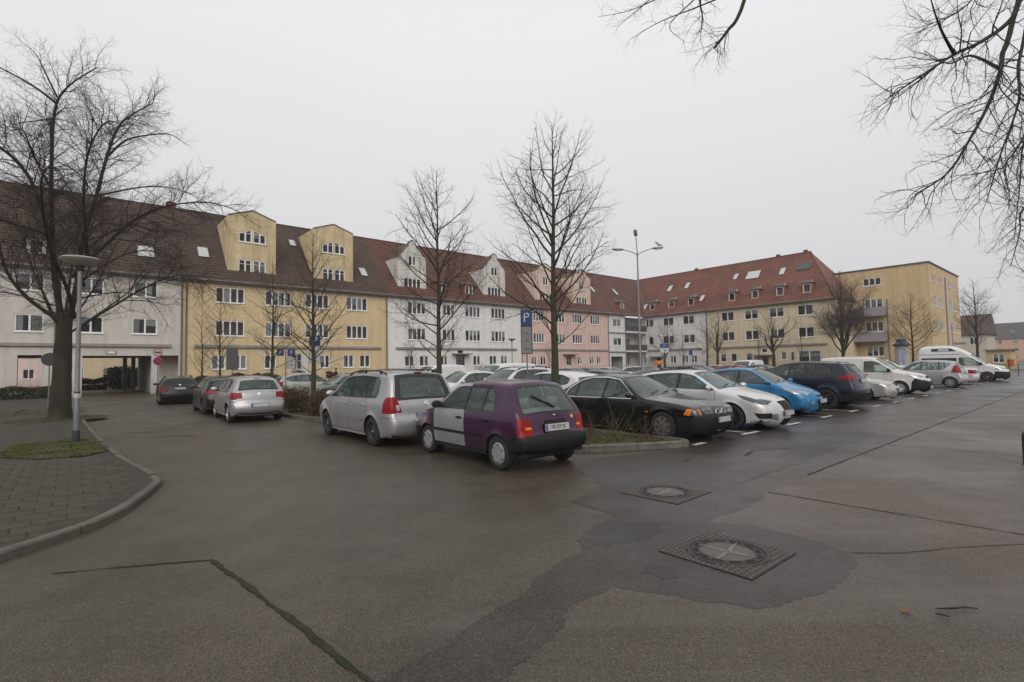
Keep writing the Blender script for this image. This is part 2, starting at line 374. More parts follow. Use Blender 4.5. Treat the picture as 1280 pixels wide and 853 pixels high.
# manhole covers
IRON = mat('cast_iron', (.034, .027, .021), .48, .35, var=.35, vscale=18, bump=.2, bscale=120)
IRONL = mat('worn_iron', (.105, .09, .078), .42, .4, var=.25, vscale=25, bump=.15, bscale=90)
HOLE = mat('hole_dark', (.006, .006, .006), .9)
CONF = mat('cover_concrete', (.098, .090, .080), .7, var=.3, vscale=20, bump=.3, bscale=150)
def manhole(loc, rz, label, wd):
    t = thing('manhole_cover', label, 'manhole cover', (loc[0], loc[1], .005), rz); h = wd / 2
    m = MB(); m.box(-h, h, -h, h, 0, .006); m.build('base_plate', IRON, t)
    st = MB(); n = 17
    for i in range(n):
        for j in range(n):
            x = -h + (i + .5) * wd / n; y = -h + (j + .5) * wd / n
            if math.hypot(x, y) > .355: st.add([(x - .013, y - .013, .006), (x + .013, y - .013, .006), (x + .013, y + .013, .006), (x - .013, y + .013, .006), (x - .009, y - .009, .013), (x + .009, y - .009, .013), (x + .009, y + .009, .013), (x - .009, y + .009, .013)], [(4, 5, 6, 7), (0, 1, 5, 4), (1, 2, 6, 5), (2, 3, 7, 6), (3, 0, 4, 7)])
    tag(st.build('stud', IRONL, t), kind='stuff')
    r = MB(); r.lathe([(.350, .006), (.345, .014), (.318, .014), (.315, .007), (.300, .007), (.297, .015), (.232, .015), (.228, .008)], 48); r.build('frame_ring', IRON, t, True, 30)
    for i in range(12):
        a = i * math.pi / 6 + .2; s_ = MB(); M = Matrix.Rotation(a, 4, 'Z') @ Matrix.Translation((.264, 0, 0)); s_.bbox(-.019, .019, -.05, .05, .012, .0165, .002, 0, M); s_.build('vent_slot', HOLE, t)
    d = MB(); d.lathe([(.228, .009), (.0, .011)], 40); d.build('concrete_inset', CONF, t)
    for i in range(4):
        M = Matrix.Rotation(i * math.pi / 2 + R(8), 4, 'Z'); c = MB()
        c.add([M @ Vector(p) for p in ((0, 0, .022), (.03, .022, .012), (.262, .008, .014), (.262, -.008, .014), (.03, -.022, .012), (.262, 0, .018))], [(0, 1, 2, 5), (0, 5, 3, 4)])
        c.build('cross_arm', mat('cross_polished', (.17, .158, .142), .4, .4, var=.25, vscale=25), t)
    return t
manhole((1.885, 4.655), R(40), 'cast iron square drain cover with a cross, the nearer one, in the wide dark patch', .84)
manhole((1.98, 6.82), R(42), 'cast iron square drain cover with a cross, the farther one, below the planting bed kerb', .84)
# fallen twigs and leaf
WOOD = mat('wet_twig', (.018, .013, .010), .8, var=.4, vscale=20); LEAFM = mat('fallen_leaf', (.16, .075, .025), .7, var=.4, vscale=30)
t = MB(); t.tube([(2.83, 3.535, .018), (2.93, 3.53, .02), (3.02, 3.545, .019), (3.10, 3.525, .018)], [.004, .007, .006, .003], 6); t.tube([(3.0, 3.54, .018), (3.05, 3.57, .016)], [.004, .002], 5); tag(t.build('fallen_twig', WOOD, None, True), 'longer dark wet twig lying on the road', 'twig')
t = MB(); t.tube([(2.77, 3.475, .016), (2.80, 3.45, .017), (2.83, 3.425, .015)], [.004, .006, .003], 6); tag(t.build('fallen_twig', WOOD, None, True), 'short dark wet twig beside the longer twig on the road', 'twig')
t = MB(); t.add([(2.565, 3.50, .016), (2.59, 3.475, .03), (2.62, 3.49, .02), (2.625, 3.52, .034), (2.60, 3.535, .016), (2.575, 3.525, .028), (2.595, 3.505, .02)], [(0, 1, 6), (1, 2, 6), (2, 3, 6), (3, 4, 6), (4, 5, 6), (5, 0, 6)]); tag(t.build('fallen_leaf', LEAFM, None, True), 'curled brown leaf lying on the road left of the twigs', 'leaf')
# pavement on the left with kerb stones and slabs
KERB = mat('kerb_stone', (.090, .081, .067), .7, var=.3, vscale=6, bump=.3, bscale=60, objvar=.15)
SLAB = mat('paving_slab', (.050, .044, .033), .72, var=.4, vscale=2.2, bump=.3, bscale=80, objvar=.09, spec=.3)
SOILM = mat('damp_soil', (.038, .028, .020), .95, var=.5, vscale=5, bump=.8, bscale=30)
KERB_PTS = [(-4.72, 1.5), (-4.70, 3.0), (-4.69, 4.74), (-4.62, 5.15), (-4.57, 5.67), (-4.66, 6.2), (-4.85, 6.72), (-5.08, 7.3), (-5.32, 7.85), (-5.75, 8.31), (-7.92, 10.39), (-9.22, 11.74), (-13.22, 16.08), (-18.5, 21.9), (-24.5, 27.6)]
pave_base = sheet('pavement', KERB_PTS + [(-26.5, 31), (-40, 43), (-75, 43), (-75, 1.5)], .072, mat('pavement_bed', (.034, .030, .021), .9, var=.4, vscale=6, bump=.4, bscale=30))
# kerb line
kp = [Vector((*p, 0)) for p in KERB_PTS]; kerb = tag(link('kerb', None), kind='structure'); 
def kerb_run(parent, pts, stone, w, h, z0=0.0, gap=.012, name='kerb_stone', seed=3):
    r = random.Random(seed); seg = []; acc = 0
    for a, b in zip(pts[:-1], pts[1:]): seg.append((acc, a, b)); acc += (b - a).length
    def at(s):
        for s0, a, b in reversed(seg):
            if s >= s0 - 1e-6: return a.lerp(b, min(1, (s - s0) / (b - a).length)), (b - a).normalized()
        return seg[0][1], (seg[0][2] - seg[0][1]).normalized()
    s = 0
    while s < acc - .1:
        e = min(acc, s + stone); n = max(2, int((e - s) / .25) + 1); dz = r.uniform(-.012, .012); m = MB(); V = []
        for i in range(n + 1):
            p, d = at(s + gap + (e - s - gap) * i / n); nr = Vector((-d.y, d.x, 0)); 
            for off, z in ((0.0, z0 - .05), (0.0, h - .025), (.02, h), (w, h), (w, z0 - .05)): V.append(p + nr * off + Vector((0, 0, z + (dz if z > 0 else 0))))
        F = []
        for i in range(n):
            for j in range(4): F.append((i * 5 + j, i * 5 + 5 + j, i * 5 + 6 + j, i * 5 + j + 1))
        F += [(0, 1, 2, 3, 4), tuple(n * 5 + k for k in (4, 3, 2, 1, 0))]
        m.add(V, F); me = m.mesh(name, KERB); 
        link(name, me, parent); s = e
kerb_run(kerb, kp, 1.0, .115, .088)
# slabs: rows parallel to the street on the left; the 300 nearest are objects, the rest one sheet of slabs
slab_s = .30; cand = []
inner = [(x - .16, y) for x, y in KERB_PTS]; poly_p = [(p[0], p[1]) for p in inner] + [(-26.5, 31), (-40, 43), (-40, 1.5)]
GRASS_P = [(-10.6, 10.4), (-11.5, 11.9), (-10.9, 12.9), (-9.7, 12.2), (-8.45, 10.75), (-8.4, 10.1), (-9.1, 9.8)]
for i in range(-60, 60):
    for j in range(0, 130):
        c = AB(-8.9 + (i - 8) * slab_s + (.5 * slab_s if j % 2 else 0), 3 + j * slab_s)
        cs = [(c.x + dx * .15, c.y + dy * .15) for dx, dy in ((-1, -1), (1, -1), (1, 1), (-1, 1))]
        A_ = np.array(cs + [(c.x, c.y)])
        if inpoly(A_, poly_p).all() and not inpoly(A_[4:], GRASS_P)[0] and math.hypot(c.x, c.y) < 34 and abs(math.atan2(c.x, c.y)) < R(52) and math.hypot(c.x + 16.2, c.y - 18.4) > 1.3:
            cand.append((math.hypot(c.x, c.y), c))
cand.sort(key=lambda q: q[0]); smesh = []
for k_ in range(6):
    m = MB(); h = slab_s / 2 - .003; d = [rng.uniform(-.003, .003) for _ in range(4)]
    m.add([(-h, -h, -.008), (h, -h, -.008), (h, h, -.008), (-h, h, -.008), (-h + .004, -h + .004, d[0]), (h - .004, -h + .004, d[1]), (h - .004, h - .004, d[2]), (-h + .004, h - .004, d[3])], [(4, 5, 6, 7), (0, 1, 5, 4), (1, 2, 6, 5), (2, 3, 7, 6), (3, 0, 4, 7)])
    smesh.append(m.mesh('paving_slab', SLAB))
rest = MB()
for k_, (d, c) in enumerate(cand):
    z = .080 + rng.uniform(-.0025, .0025)
    if k_ < 300:
        o = link('paving_slab', smesh[k_ % 6], pave_base); o.location = (c.x, c.y, z); o.rotation_euler = (0, 0, A_ROW + rng.uniform(-.012, .012))
    else:
        M = Matrix.Translation((c.x, c.y, z)) @ Matrix.Rotation(A_ROW, 4, 'Z'); h = slab_s / 2 - .003
        rest.add([M @ Vector(p) for p in ((-h, -h, 0), (h, -h, 0), (h, h, 0), (-h, h, 0), (-h, -h, -.03), (h, -h, -.03), (h, h, -.03), (-h, h, -.03))], [(0, 1, 2, 3), (4, 5, 1, 0), (5, 6, 2, 1), (6, 7, 3, 2), (7, 4, 0, 3)])
tag(rest.build('paving_slabs', SLAB, pave_base), kind='stuff')
sheet('verge_soil', wobble(GRASS_P, .12, .3, 6), .089, SOILM)
# grass and moss: short blades as one mass each
GR1 = mat('grass_blade', (.050, .058, .012), .8, var=.4, vscale=6); GR2 = mat('moss_green', (.088, .108, .014), .85, var=.4, vscale=6); LEAFB = mat('leaf_litter', (.10, .052, .022), .85, var=.4, vscale=9)
def grass_mass(name, poly, z, n, h, seed, mats=(GR1, GR2, LEAFB), weights=(5, 4, 2)):
    r = np.random.default_rng(seed); P = np.array(poly); lo, hi = P.min(0), P.max(0); pts = r.uniform(lo, hi, (n * 3, 2)); pts = pts[inpoly(pts, poly)][:n]; n = len(pts)
    cl = np.sin(pts[:, 0] * 5.1 + np.cos(pts[:, 1] * 4.3) * 2) * .5 + .5
    keep = r.random(n) < .08 + .92 * cl ** 1.6; pts = pts[keep]; n = len(pts); a = r.uniform(0, 6.28, n); hh = h * r.uniform(.3, 1.1, n); w = .0045 + .004 * r.random(n); lean = r.uniform(.2, 1.4, n) * hh
    mi = r.choice(len(mats), n, p=np.array(weights) / sum(weights)); flat = mi == 2; hh[flat] *= .35; w[flat] *= 2.6; lean[flat] = .05
    c, s = np.cos(a), np.sin(a); V = np.zeros((n, 3, 3)); V[:, 0] = np.stack([pts[:, 0] - s * w, pts[:, 1] + c * w, 0 * a + z], 1); V[:, 1] = np.stack([pts[:, 0] + s * w, pts[:, 1] - c * w, 0 * a + z], 1)
    V[:, 2] = np.stack([pts[:, 0] + c * lean, pts[:, 1] + s * lean, z + hh], 1)
    me = np_mesh(name, V.reshape(-1, 3), np.arange(n * 3).reshape(-1, 3), list(mats), False, mi); return tag(link(name, me), kind='stuff')
grass_mass('grass', GRASS_P, .087, 30000, .035, 11, weights=(3, 5, 2))
grass_mass('grass', [(-19.5, 19.5), (-17.5, 21.2), (-20.5, 24.5), (-23, 22.5)], .087, 4000, .06, 12)
# ================================================================ BUILDINGS
FRAMEW = mat('window_white', (.78, .78, .78), .45, var=.06, vscale=4)
PANE = glass_mat('window_glass', (.78, .82, .83), 1.25, .93, (.05, .055, .06))
CURT = mat('curtain', (.80, .79, .76), .95, var=.12, vscale=9, objvar=.35)
ROOMD = mat('room_dark', (.03, .028, .026), .95)
GUTT = mat('zinc', (.20, .195, .185), .5, .5, var=.2, vscale=3)
STONE = mat('ledge_render', (.27, .25, .225), .8, var=.2, vscale=2)
LEAD = mat('lead_sheet', (.085, .088, .09), .6, .2, var=.25, vscale=3)
SKYL = mat('skylight_blind', (.48, .50, .50), .35, var=.06, vscale=5)
DOORW = mat('door_white', (.55, .55, .54), .5, var=.08, vscale=3)
def stucco(name, c, dirt=.15, streak=True):
    if 'st_' + name in MATS: return MATS['st_' + name]
    m = mat('st_' + name, c, .92, var=dirt * .5, vscale=1.3, bump=.12, bscale=60); nt = m.node_tree; b = nt.nodes['Principled BSDF']
    src = b.inputs['Base Color'].links[0].from_socket; tc = _n(nt, 'ShaderNodeTexCoord')
    mp = _n(nt, 'ShaderNodeMapping'); mp.inputs['Scale'].default_value = (1.8, 1.8, .14); nz = _n(nt, 'ShaderNodeTexNoise', Scale=1.1, Detail=7.0, Roughness=.7)
    nt.links.new(tc.outputs['Object'], mp.inputs[0]); nt.links.new(mp.outputs[0], nz.inputs['Vector'])
    mr = _n(nt, 'ShaderNodeMapRange'); mr.inputs['From Min'].default_value = .46; mr.inputs['From Max'].default_value = .75; mr.inputs['To Max'].default_value = dirt * 2.4
    nt.links.new(nz.outputs['Fac'], mr.inputs['Value']); mx = _n(nt, 'ShaderNodeMixRGB'); nt.links.new(mr.outputs[0], mx.inputs['Fac']); nt.links.new(src, mx.inputs['Color1'])
    mx.inputs['Color2'].default_value = (c[0] * .42, c[1] * .40, c[2] * .38, 1)
    sp = _n(nt, 'ShaderNodeSeparateXYZ'); nt.links.new(tc.outputs['Object'], sp.inputs[0]); n2 = _n(nt, 'ShaderNodeTexNoise', Scale=.9, Detail=6.0, Roughness=.7); nt.links.new(tc.outputs['Object'], n2.inputs['Vector'])
    ad = _n(nt, 'ShaderNodeMath', operation='MULTIPLY_ADD'); ad.inputs[1].default_value = -2.2; nt.links.new(n2.outputs['Fac'], ad.inputs[0]); nt.links.new(sp.outputs['Z'], ad.inputs[2])     # splash dirt climbing unevenly up the foot of the wall
    m2 = _n(nt, 'ShaderNodeMapRange'); m2.inputs['From Min'].default_value = -1.2; m2.inputs['From Max'].default_value = .3; m2.inputs['To Min'].default_value = .6; m2.inputs['To Max'].default_value = 0; nt.links.new(ad.outputs[0], m2.inputs['Value'])
    x2 = _n(nt, 'ShaderNodeMixRGB'); nt.links.new(m2.outputs[0], x2.inputs['Fac']); nt.links.new(mx.outputs[0], x2.inputs['Color1']); x2.inputs['Color2'].default_value = (c[0] * .45, c[1] * .43, c[2] * .40, 1)
    nt.links.new(x2.outputs[0], b.inputs['Base Color']); return m
def tile_mat(name, c1, c2, moss):
    m = bpy.data.materials.new('tiles_' + name); m.use_nodes = True; nt = m.node_tree; b = nt.nodes['Principled BSDF']; L = nt.links
    tc = _n(nt, 'ShaderNodeTexCoord'); sp = _n(nt, 'ShaderNodeSeparateXYZ'); L.new(tc.outputs['Object'], sp.inputs[0])
    def noise(s, d=5.0, sc=None):
        n = _n(nt, 'ShaderNodeTexNoise', Scale=s, Detail=d, Roughness=.65); v = tc.outputs['Object']
        if sc: mp = _n(nt, 'ShaderNodeMapping'); mp.inputs['Scale'].default_value = sc; L.new(v, mp.inputs[0]); v = mp.outputs[0]
        L.new(v, n.inputs['Vector']); return n.outputs['Fac']
    def rng_(f, a, z, lo=0., hi=1.):
        n = _n(nt, 'ShaderNodeMapRange'); n.inputs['From Min'].default_value = a; n.inputs['From Max'].default_value = z; n.inputs['To Min'].default_value = lo; n.inputs['To Max'].default_value = hi; L.new(f, n.inputs['Value']); return n.outputs[0]
    def mix(f, a, c):
        n = _n(nt, 'ShaderNodeMixRGB'); L.new(f, n.inputs['Fac'])
        for k, v in (('Color1', a), ('Color2', c)):
            if isinstance(v, tuple): n.inputs[k].default_value = c4(v)
            else: L.new(v, n.inputs[k])
        return n.outputs[0]
    br = _n(nt, 'ShaderNodeTexBrick', Scale=1.0); br.inputs['Brick Width'].default_value = .24; br.inputs['Row Height'].default_value = .245; br.inputs['Mortar Size'].default_value = .012
    br.inputs['Color1'].default_value = (.35, .35, .35, 1); br.inputs['Color2'].default_value = (.75, .75, .75, 1); br.inputs['Mortar'].default_value = (0, 0, 0, 1); br.offset = 0.0
    cb = _n(nt, 'ShaderNodeCombineXYZ'); L.new(sp.outputs['X'], cb.inputs[0]); L.new(sp.outputs['Z'], cb.inputs[1]); L.new(cb.outputs[0], br.inputs['Vector'])
    col = mix(rng_(br.outputs['Color'], .2, .9), c1, c2); col = mix(rng_(noise(.5, 6), .42, .62, 0, .6), col, tuple(x * .55 for x in c1))
    dk = tuple(x * .3 for x in c1); col = mix(rng_(br.outputs['Fac'], .3, 1.0, 0, .75), col, dk)
    col = mix(rng_(noise(1.2, 7, (1.4, 1.4, .25)), .5, .75, 0, moss), col, (.045, .042, .028))
    L.new(col, b.inputs['Base Color']); b.inputs['Roughness'].default_value = .75
    wv = _n(nt, 'ShaderNodeTexWave', Scale=1.31); wv.inputs['Distortion'].default_value = 0.0; L.new(cb.outputs[0], wv.inputs['Vector'])
    bp = _n(nt, 'ShaderNodeBump', Strength=.5, Distance=.05); L.new(wv.outputs['Fac'], bp.inputs['Height']); L.new(bp.outputs['Normal'], b.inputs['Normal'])
    return m
T_BROWN = tile_mat('brown', (.070, .042, .033), (.096, .056, .042), .6); T_RED = tile_mat('red', (.115, .044, .031), (.158, .060, .041), .5)
T_ORANGE = tile_mat('orange', (.165, .060, .038), (.225, .083, .052), .45); T_EDGE = mat('tile_edge', (.27, .085, .05), .75, var=.3, vscale=5)

def poly_wall(name, outline, holes, m, parent, depth=.15, y=0.0, revm=None, thick=None):
    """upright wall in local x/z at depth y with true openings and reveals"""
    pts, edges = [], []
    def loop(P):
        k = len(pts); pts.extend(P); n = len(P); edges.extend((k + i, k + (i + 1) % n) for i in range(n))
    loop(list(outline))
    for h in holes: loop(h)
    V, F = cdt(pts, edges); c = V[F].mean(1); ok = inpoly(c, outline)
    for h in holes: ok &= ~inpoly(c, h)
    mb = MB()
    for f in F[ok]:
        a, b_, c_ = V[f[0]], V[f[1]], V[f[2]]; s = (b_[0] - a[0]) * (c_[1] - a[1]) - (b_[1] - a[1]) * (c_[0] - a[0])
        g = f if s > 0 else f[::-1]; mb.add([(V[i][0], y, V[i][1]) for i in g], [(0, 1, 2)])
    for h in holes:
        for i in range(len(h)):
            (x0, z0), (x1, z1) = h[i], h[(i + 1) % len(h)]
            mb.add([(x0, y, z0), (x1, y, z1), (x1, y + depth, z1), (x0, y + depth, z0)], [(0, 1, 2, 3)], 1)
    return mb.build(name, [m, revm or m], parent)
WCACHE = {}
def window_meshes(w, h, n, cross, slope):
    key = (round(w, 2), round(h, 2), n, cross, slope)
    if key in WCACHE: return WCACHE[key]
    f = MB(); t = .08; d0, d1 = .03, .10; zt = lambda x: h - slope * x if slope > 0 else h + slope * (w - x)   # slope: falls to the right (+) or to the left (-)
    def bar(xa, xb, z0a, z0b, z1a, z1b, y0=d0, y1=d1):
        f.add([(xa, y0, z0a), (xb, y0, z0b), (xb, y0, z1b), (xa, y0, z1a), (xa, y1, z0a), (xb, y1, z0b), (xb, y1, z1b), (xa, y1, z1a)], [(0, 1, 2, 3), (5, 4, 7, 6), (4, 0, 3, 7), (1, 5, 6, 2), (3, 2, 6, 7), (4, 5, 1, 0)])
    bar(0, t, 0, 0, zt(0), zt(t)); bar(w - t, w, 0, 0, zt(w - t), zt(w)); bar(t, w - t, 0, 0, t, t); bar(t, w - t, zt(t) - t, zt(w - t) - t, zt(t), zt(w - t))
    pw = (w - t) / n; panes = []
    for i in range(n):
        xa, xb = t + i * pw, i * pw + pw
        if i: bar(i * pw + .0, i * pw + t + .03, t, t, zt(i * pw) - t, zt(i * pw + t) - t, d0 - .012, d1); xa += .03
        if cross: 
            zc = h * .66; bar(xa, xb, zc, zc, zc + .04, zc + .04, d0 + .004, d1)
            bar((xa + xb) / 2 - .015, (xa + xb) / 2 + .015, t, t, zc, zc, d0 + .008, d1) if cross == 2 else None
        g = MB(); g.add([(xa, .09, t), (xb, .09, t), (xb, .09, zt(xb) - t), (xa, .09, zt(xa) - t)], [(0, 1, 2, 3)]); panes.append((g.mesh('pane', PANE), xa, xb, zt((xa + xb) / 2) - t))
    s = MB(); s.box(-.06, w + .06, -.07, .05, -.05, -.004); 
    WCACHE[key] = (f.mesh('window', FRAMEW), panes, s.mesh('sill', FRAMEW)); return WCACHE[key]
wr = random.Random(4)
def window(parent, x0, x1, z0, z1, n=2, cross=0, slope=0, y=0.0, curt=.6, name='window'):
    w, h = round(x1 - x0, 2), round(z1 - z0, 2); fm, pn, sm = window_meshes(w, h, n, cross, slope)
    o = link(name, fm, parent); o.location = (x0, y, z0)
    link('sill', sm, o)
    side_c = wr.random() < curt
    for pm, xa, xb, ht in pn:
        link('pane', pm, o)
        if side_c and wr.random() < .75:
            k = wr.random(); z = 0.07 if k < .55 else ht * wr.uniform(.35, .6); c = MB(); N = 6; V = []
            for i in range(N + 1): xx = xa + (xb - xa) * (i / N) * (1 if k < .3 or k > .55 else .55); V += [(xx, (.125 + .02 * (i % 2)), z), (xx, .125 + .02 * (i % 2), ht)]
            c.add(V, [(2 * i, 2 * i + 2, 2 * i + 3, 2 * i + 1) for i in range(N)]); c.build('curtain', CURT, o)
    return o
def rect(x0, x1, z0, z1): return [(x0, z0), (x1, z0), (x1, z1), (x0, z1)]
def roof_courses(name, parent, xa, xb, dxa, dxb, y0, z0, y1, z1, m, n=27, yb=None, zb=None, rise=.035):
    """front slope laid in tile courses, each lower edge proud of the one below; dxa/dxb shift of the ends from eaves to ridge"""
    mb = MB(); ny, nz = -(z1 - z0), (y1 - y0); l = math.hypot(ny, nz); ny, nz = ny / l * rise, nz / l * rise
    for i in range(n):
        t0, t1 = i / n, (i + 1) / n; p = lambda t, k: y0 + (y1 - y0) * t; q = lambda t: z0 + (z1 - z0) * t
        xa0, xa1, xb0, xb1 = xa + dxa * t0, xa + dxa * t1, xb + dxb * t0, xb + dxb * t1
        A = (y0 + (y1 - y0) * t0 + ny, z0 + (z1 - z0) * t0 + nz); B = (y0 + (y1 - y0) * t1, z0 + (z1 - z0) * t1); C = (y0 + (y1 - y0) * t0, z0 + (z1 - z0) * t0)
        mb.add([(xa0, A[0], A[1]), (xb0, A[0], A[1]), (xb1, B[0], B[1]), (xa1, B[0], B[1]), (xa0, C[0], C[1]), (xb0, C[0], C[1])], [(0, 1, 2, 3), (4, 5, 1, 0)])
    if yb is not None: mb.add([(xa + dxa, y1, z1), (xb + dxb, y1, z1), (xb, yb, zb), (xa, yb, zb)], [(0, 1, 2, 3)])
    o = mb.build(name, m, parent)
    r = MB(); N = int((xb + dxb - xa - dxa) / .33)
    r.tube([(xa + dxa, y1, z1 - .02), (xb + dxb, y1, z1 - .02)], .13, 8); r.build('ridge_tiles', m, o, True, 50)
    return o
EZ, RZ, RY = 9.42, 16.85, 6.5          # eaves, ridge, ridge set-back of the rows
EY = -.42
def roof_y(z): return EY + (RY - EY) * (z - EZ) / (RZ - EZ)
def roof_z(y): return EZ + (RZ - EZ) * (y - EY) / (RY - EY)
def skylight(parent, x0, x1, z0, z1, m=SKYL):
    s = MB(); y0, y1 = roof_y(z0), roof_y(z1); n = Vector((0, -(RZ - EZ), RY - EY)).normalized()
    def quad(d, off): return [Vector((x0 + d, y0, z0)) + n * off, Vector((x1 - d, y0, z0)) + n * off, Vector((x1 - d, y1, z1)) + n * off, Vector((x0 + d, y1, z1)) + n * off]
    s.add(quad(0, .02) + quad(0, .11), [(4, 5, 6, 7), (0, 1, 5, 4), (1, 2, 6, 5), (2, 3, 7, 6), (3, 0, 4, 7)])
    o = s.build('skylight', LEAD, parent); g = MB(); g.add(quad(.07, .118), [(0, 1, 2, 3)]); g.build('pane', m, o)
def gutter(parent, x0, x1, z=EZ - .06, y=EY - .05):
    g = MB(); g.tube([(x0, y, z), (x1, y, z)], .075, 8); g.build('gutter', GUTT, parent, True, 60)
    c = MB(); c.box(x0, x1, EY + .02, .0, EZ - .20, EZ - .12); c.build('eaves_board', STONE, parent)
def downpipe(parent, x, z0=.2, z1=EZ - .1, y=-.09):
    g = MB(); g.tube([(x, EY, z1), (x, y, z1 - .35), (x, y, z0)], .055, 8); g.build('downpipe', GUTT, parent, True, 60)
def ledge(parent, x0, x1, z0=3.66, z1=3.92, m=STONE):
    b = MB(); b.bbox(x0, x1, -.16, .02, z0, z1, .03); b.build('ledge', m, parent)
def door(parent, x0, x1, z0, z1, m=DOORW, glassy=True, y=.0):
    f = MB(); t = .09
    f.box(x0, x0 + t, y + .06, y + .13, z0, z1); f.box(x1 - t, x1, y + .06, y + .13, z0, z1); f.box(x0 + t, x1 - t, y + .06, y + .13, z1 - t, z1); f.box(x0 + t, x1 - t, y + .08, y + .12, z0, z0 + (z1 - z0) * .38)
    zc = z0 + (z1 - z0) * .38
    f.box((x0 + x1) / 2 - .03, (x0 + x1) / 2 + .03, y + .07, y + .12, zc, z1 - t); f.box(x0 + t, x1 - t, y + .07, y + .12, (zc + z1) / 2, (zc + z1) / 2 + .05)
    o = f.build('door', m, parent); g = MB(); g.add([(x0 + t, y + .1, zc), (x1 - t, y + .1, zc), (x1 - t, y + .1, z1 - t), (x0 + t, y + .1, z1 - t)], [(0, 1, 2, 3)]); g.build('pane', PANE, o)
    h = MB(); h.bbox(x1 - t - .04, x1 - t, y + .02, y + .08, zc + .02, zc + .16, .008); h.build('handle', GUTT, o)
def canopy(parent, x0, x1, z, d=.9, m=STONE):
    b = MB(); b.bbox(x0, x1, -d, .01, z, z + .14, .02); b.build('door_canopy', m, parent)
def house(name, label, loc, rz, x0, x1, wallm, wins, extra_holes=(), roofm=T_RED, top=EZ - .15, z0=-.1, revm=None, dxa=0, dxb=0, back=True, group=None, depth_y=13.0, shell=True):
    t = thing(name, label, 'building', loc, rz, group); holes = [rect(w[0], w[1], w[2], w[3]) for w in wins] + list(extra_holes)
    poly_wall('wall', rect(x0, x1, z0, top), holes, wallm, t, .16, 0, revm)
    for w in wins: window(t, w[0], w[1], w[2], w[3], w[4], 0, curt=1.0 if not shell else .85)
    roof_courses('roof', t, x0, x1, dxa, dxb, EY, EZ, RY, RZ, roofm, yb=depth_y + .4, zb=EZ)
    if shell:
        b = MB(); b.box(x0 + .01, x1 - .01, depth_y - .3, depth_y, z0, top); b.box(x0 + .005, x0 + .15, .02, depth_y - .3, z0, top); b.box(x1 - .15, x1 - .005, .02, depth_y - .3, z0, top)
        b.box(x0 + .15, x1 - .15, 1.6, 1.7, z0, EZ); b.build('inner_wall', ROOMD if 0 else wallm, t)
    return t
def gable(parent, x0, x1, zb, top, wallm, wins, y=.55, roofm=T_RED, cap=None):
    """tall wall dormer: gable front outline = bottom corners + 'top' points, cheeks running back into the roof"""
    outl = [(x0, zb), (x1, zb)] + top; holes = []
    for w in wins:
        h = w[3] - w[2]; sl = w[6] if len(w) > 6 else 0
        if sl > 0: holes.append([(w[0], w[2]), (w[1], w[2]), (w[1], w[3] - sl * (w[1] - w[0])), (w[0], w[3])])
        elif sl < 0: holes.append([(w[0], w[2]), (w[1], w[2]), (w[1], w[3]), (w[0], w[3] + sl * (w[1] - w[0]))])
        else: holes.append(rect(*w[:4]))
    o = poly_wall('gable', outl, holes, wallm, parent, .16, y)
    for w in wins: 
        q = window(o, w[0], w[1], w[2], w[3], w[4], w[5], w[6] if len(w) > 6 else 0, y, .3)
    zs = min(p[1] for p in top); yb = roof_y(zs) + .3
    b = MB(); b.add([(x0 + .003, y, zb), (x0 + .003, y, zs), (x0 + .003, yb, zs)] , [(0, 1, 2)]); b.add([(x1 - .003, y, zb), (x1 - .003, yb, zs), (x1 - .003, y, zs)], [(0, 1, 2)])
    zp = max(p[1] for p in top) - .12; xm = (x0 + x1) / 2; yp = roof_y(min(zp, RZ)) + .2
    b.add([(x0, y + .02, zs - .02), (xm, y + .02, zp), (xm, yp, zp), (x0, yb, zs - .02)], [(0, 1, 2, 3)], 1); b.add([(x1, y + .02, zs - .02), (xm, y + .02, zp), (xm, yp, zp), (x1, yb, zs - .02)], [(3, 2, 1, 0)], 1)
    b.build('gable_cheeks', [wallm, roofm], o)
    c = MB(); tp = [(x1, zs)] + [p for p in top if p not in ((x1, zs), (x0, zs))] + [(x0, zs)]
    for (xa, za), (xb, zb_) in zip(tp[:-1], tp[1:]):
        d = Vector((xb - xa, 0, zb_ - za)).normalized(); nrm = Vector((-d.z, 0, d.x)); nrm = nrm if nrm.z >= 0 else -nrm
        c.add([Vector((xa, y + yy, za)) + nrm * hh for yy in (-.06, .22) for hh in (0.0, .07)] + [Vector((xb, y + yy, zb_)) + nrm * hh for yy in (-.06, .22) for hh in (0.0, .07)], [(0, 4, 5, 1), (1, 5, 7, 3), (2, 3, 7, 6), (0, 2, 6, 4), (0, 1, 3, 2), (4, 6, 7, 5)])
    c.build('coping', LEAD if cap is None else cap, o)
    e = MB(); 
    for xx in (x0 - .16, x1 + .02): e.add([(xx, y - .15, zb - .02), (xx + .14, y - .15, zb - .02), (xx + .14, yb - .1, zs + .06), (xx, yb - .1, zs + .06), (xx, y - .15, zb + .06), (xx + .14, y - .15, zb + .06), (xx + .14, yb - .1, zs + .13), (xx, yb - .1, zs + .13)], [(4, 5, 6, 7), (0, 1, 5, 4), (1, 2, 6, 5), (3, 0, 4, 7)])
    e.build('edge_tiles', T_EDGE, o)
    return o
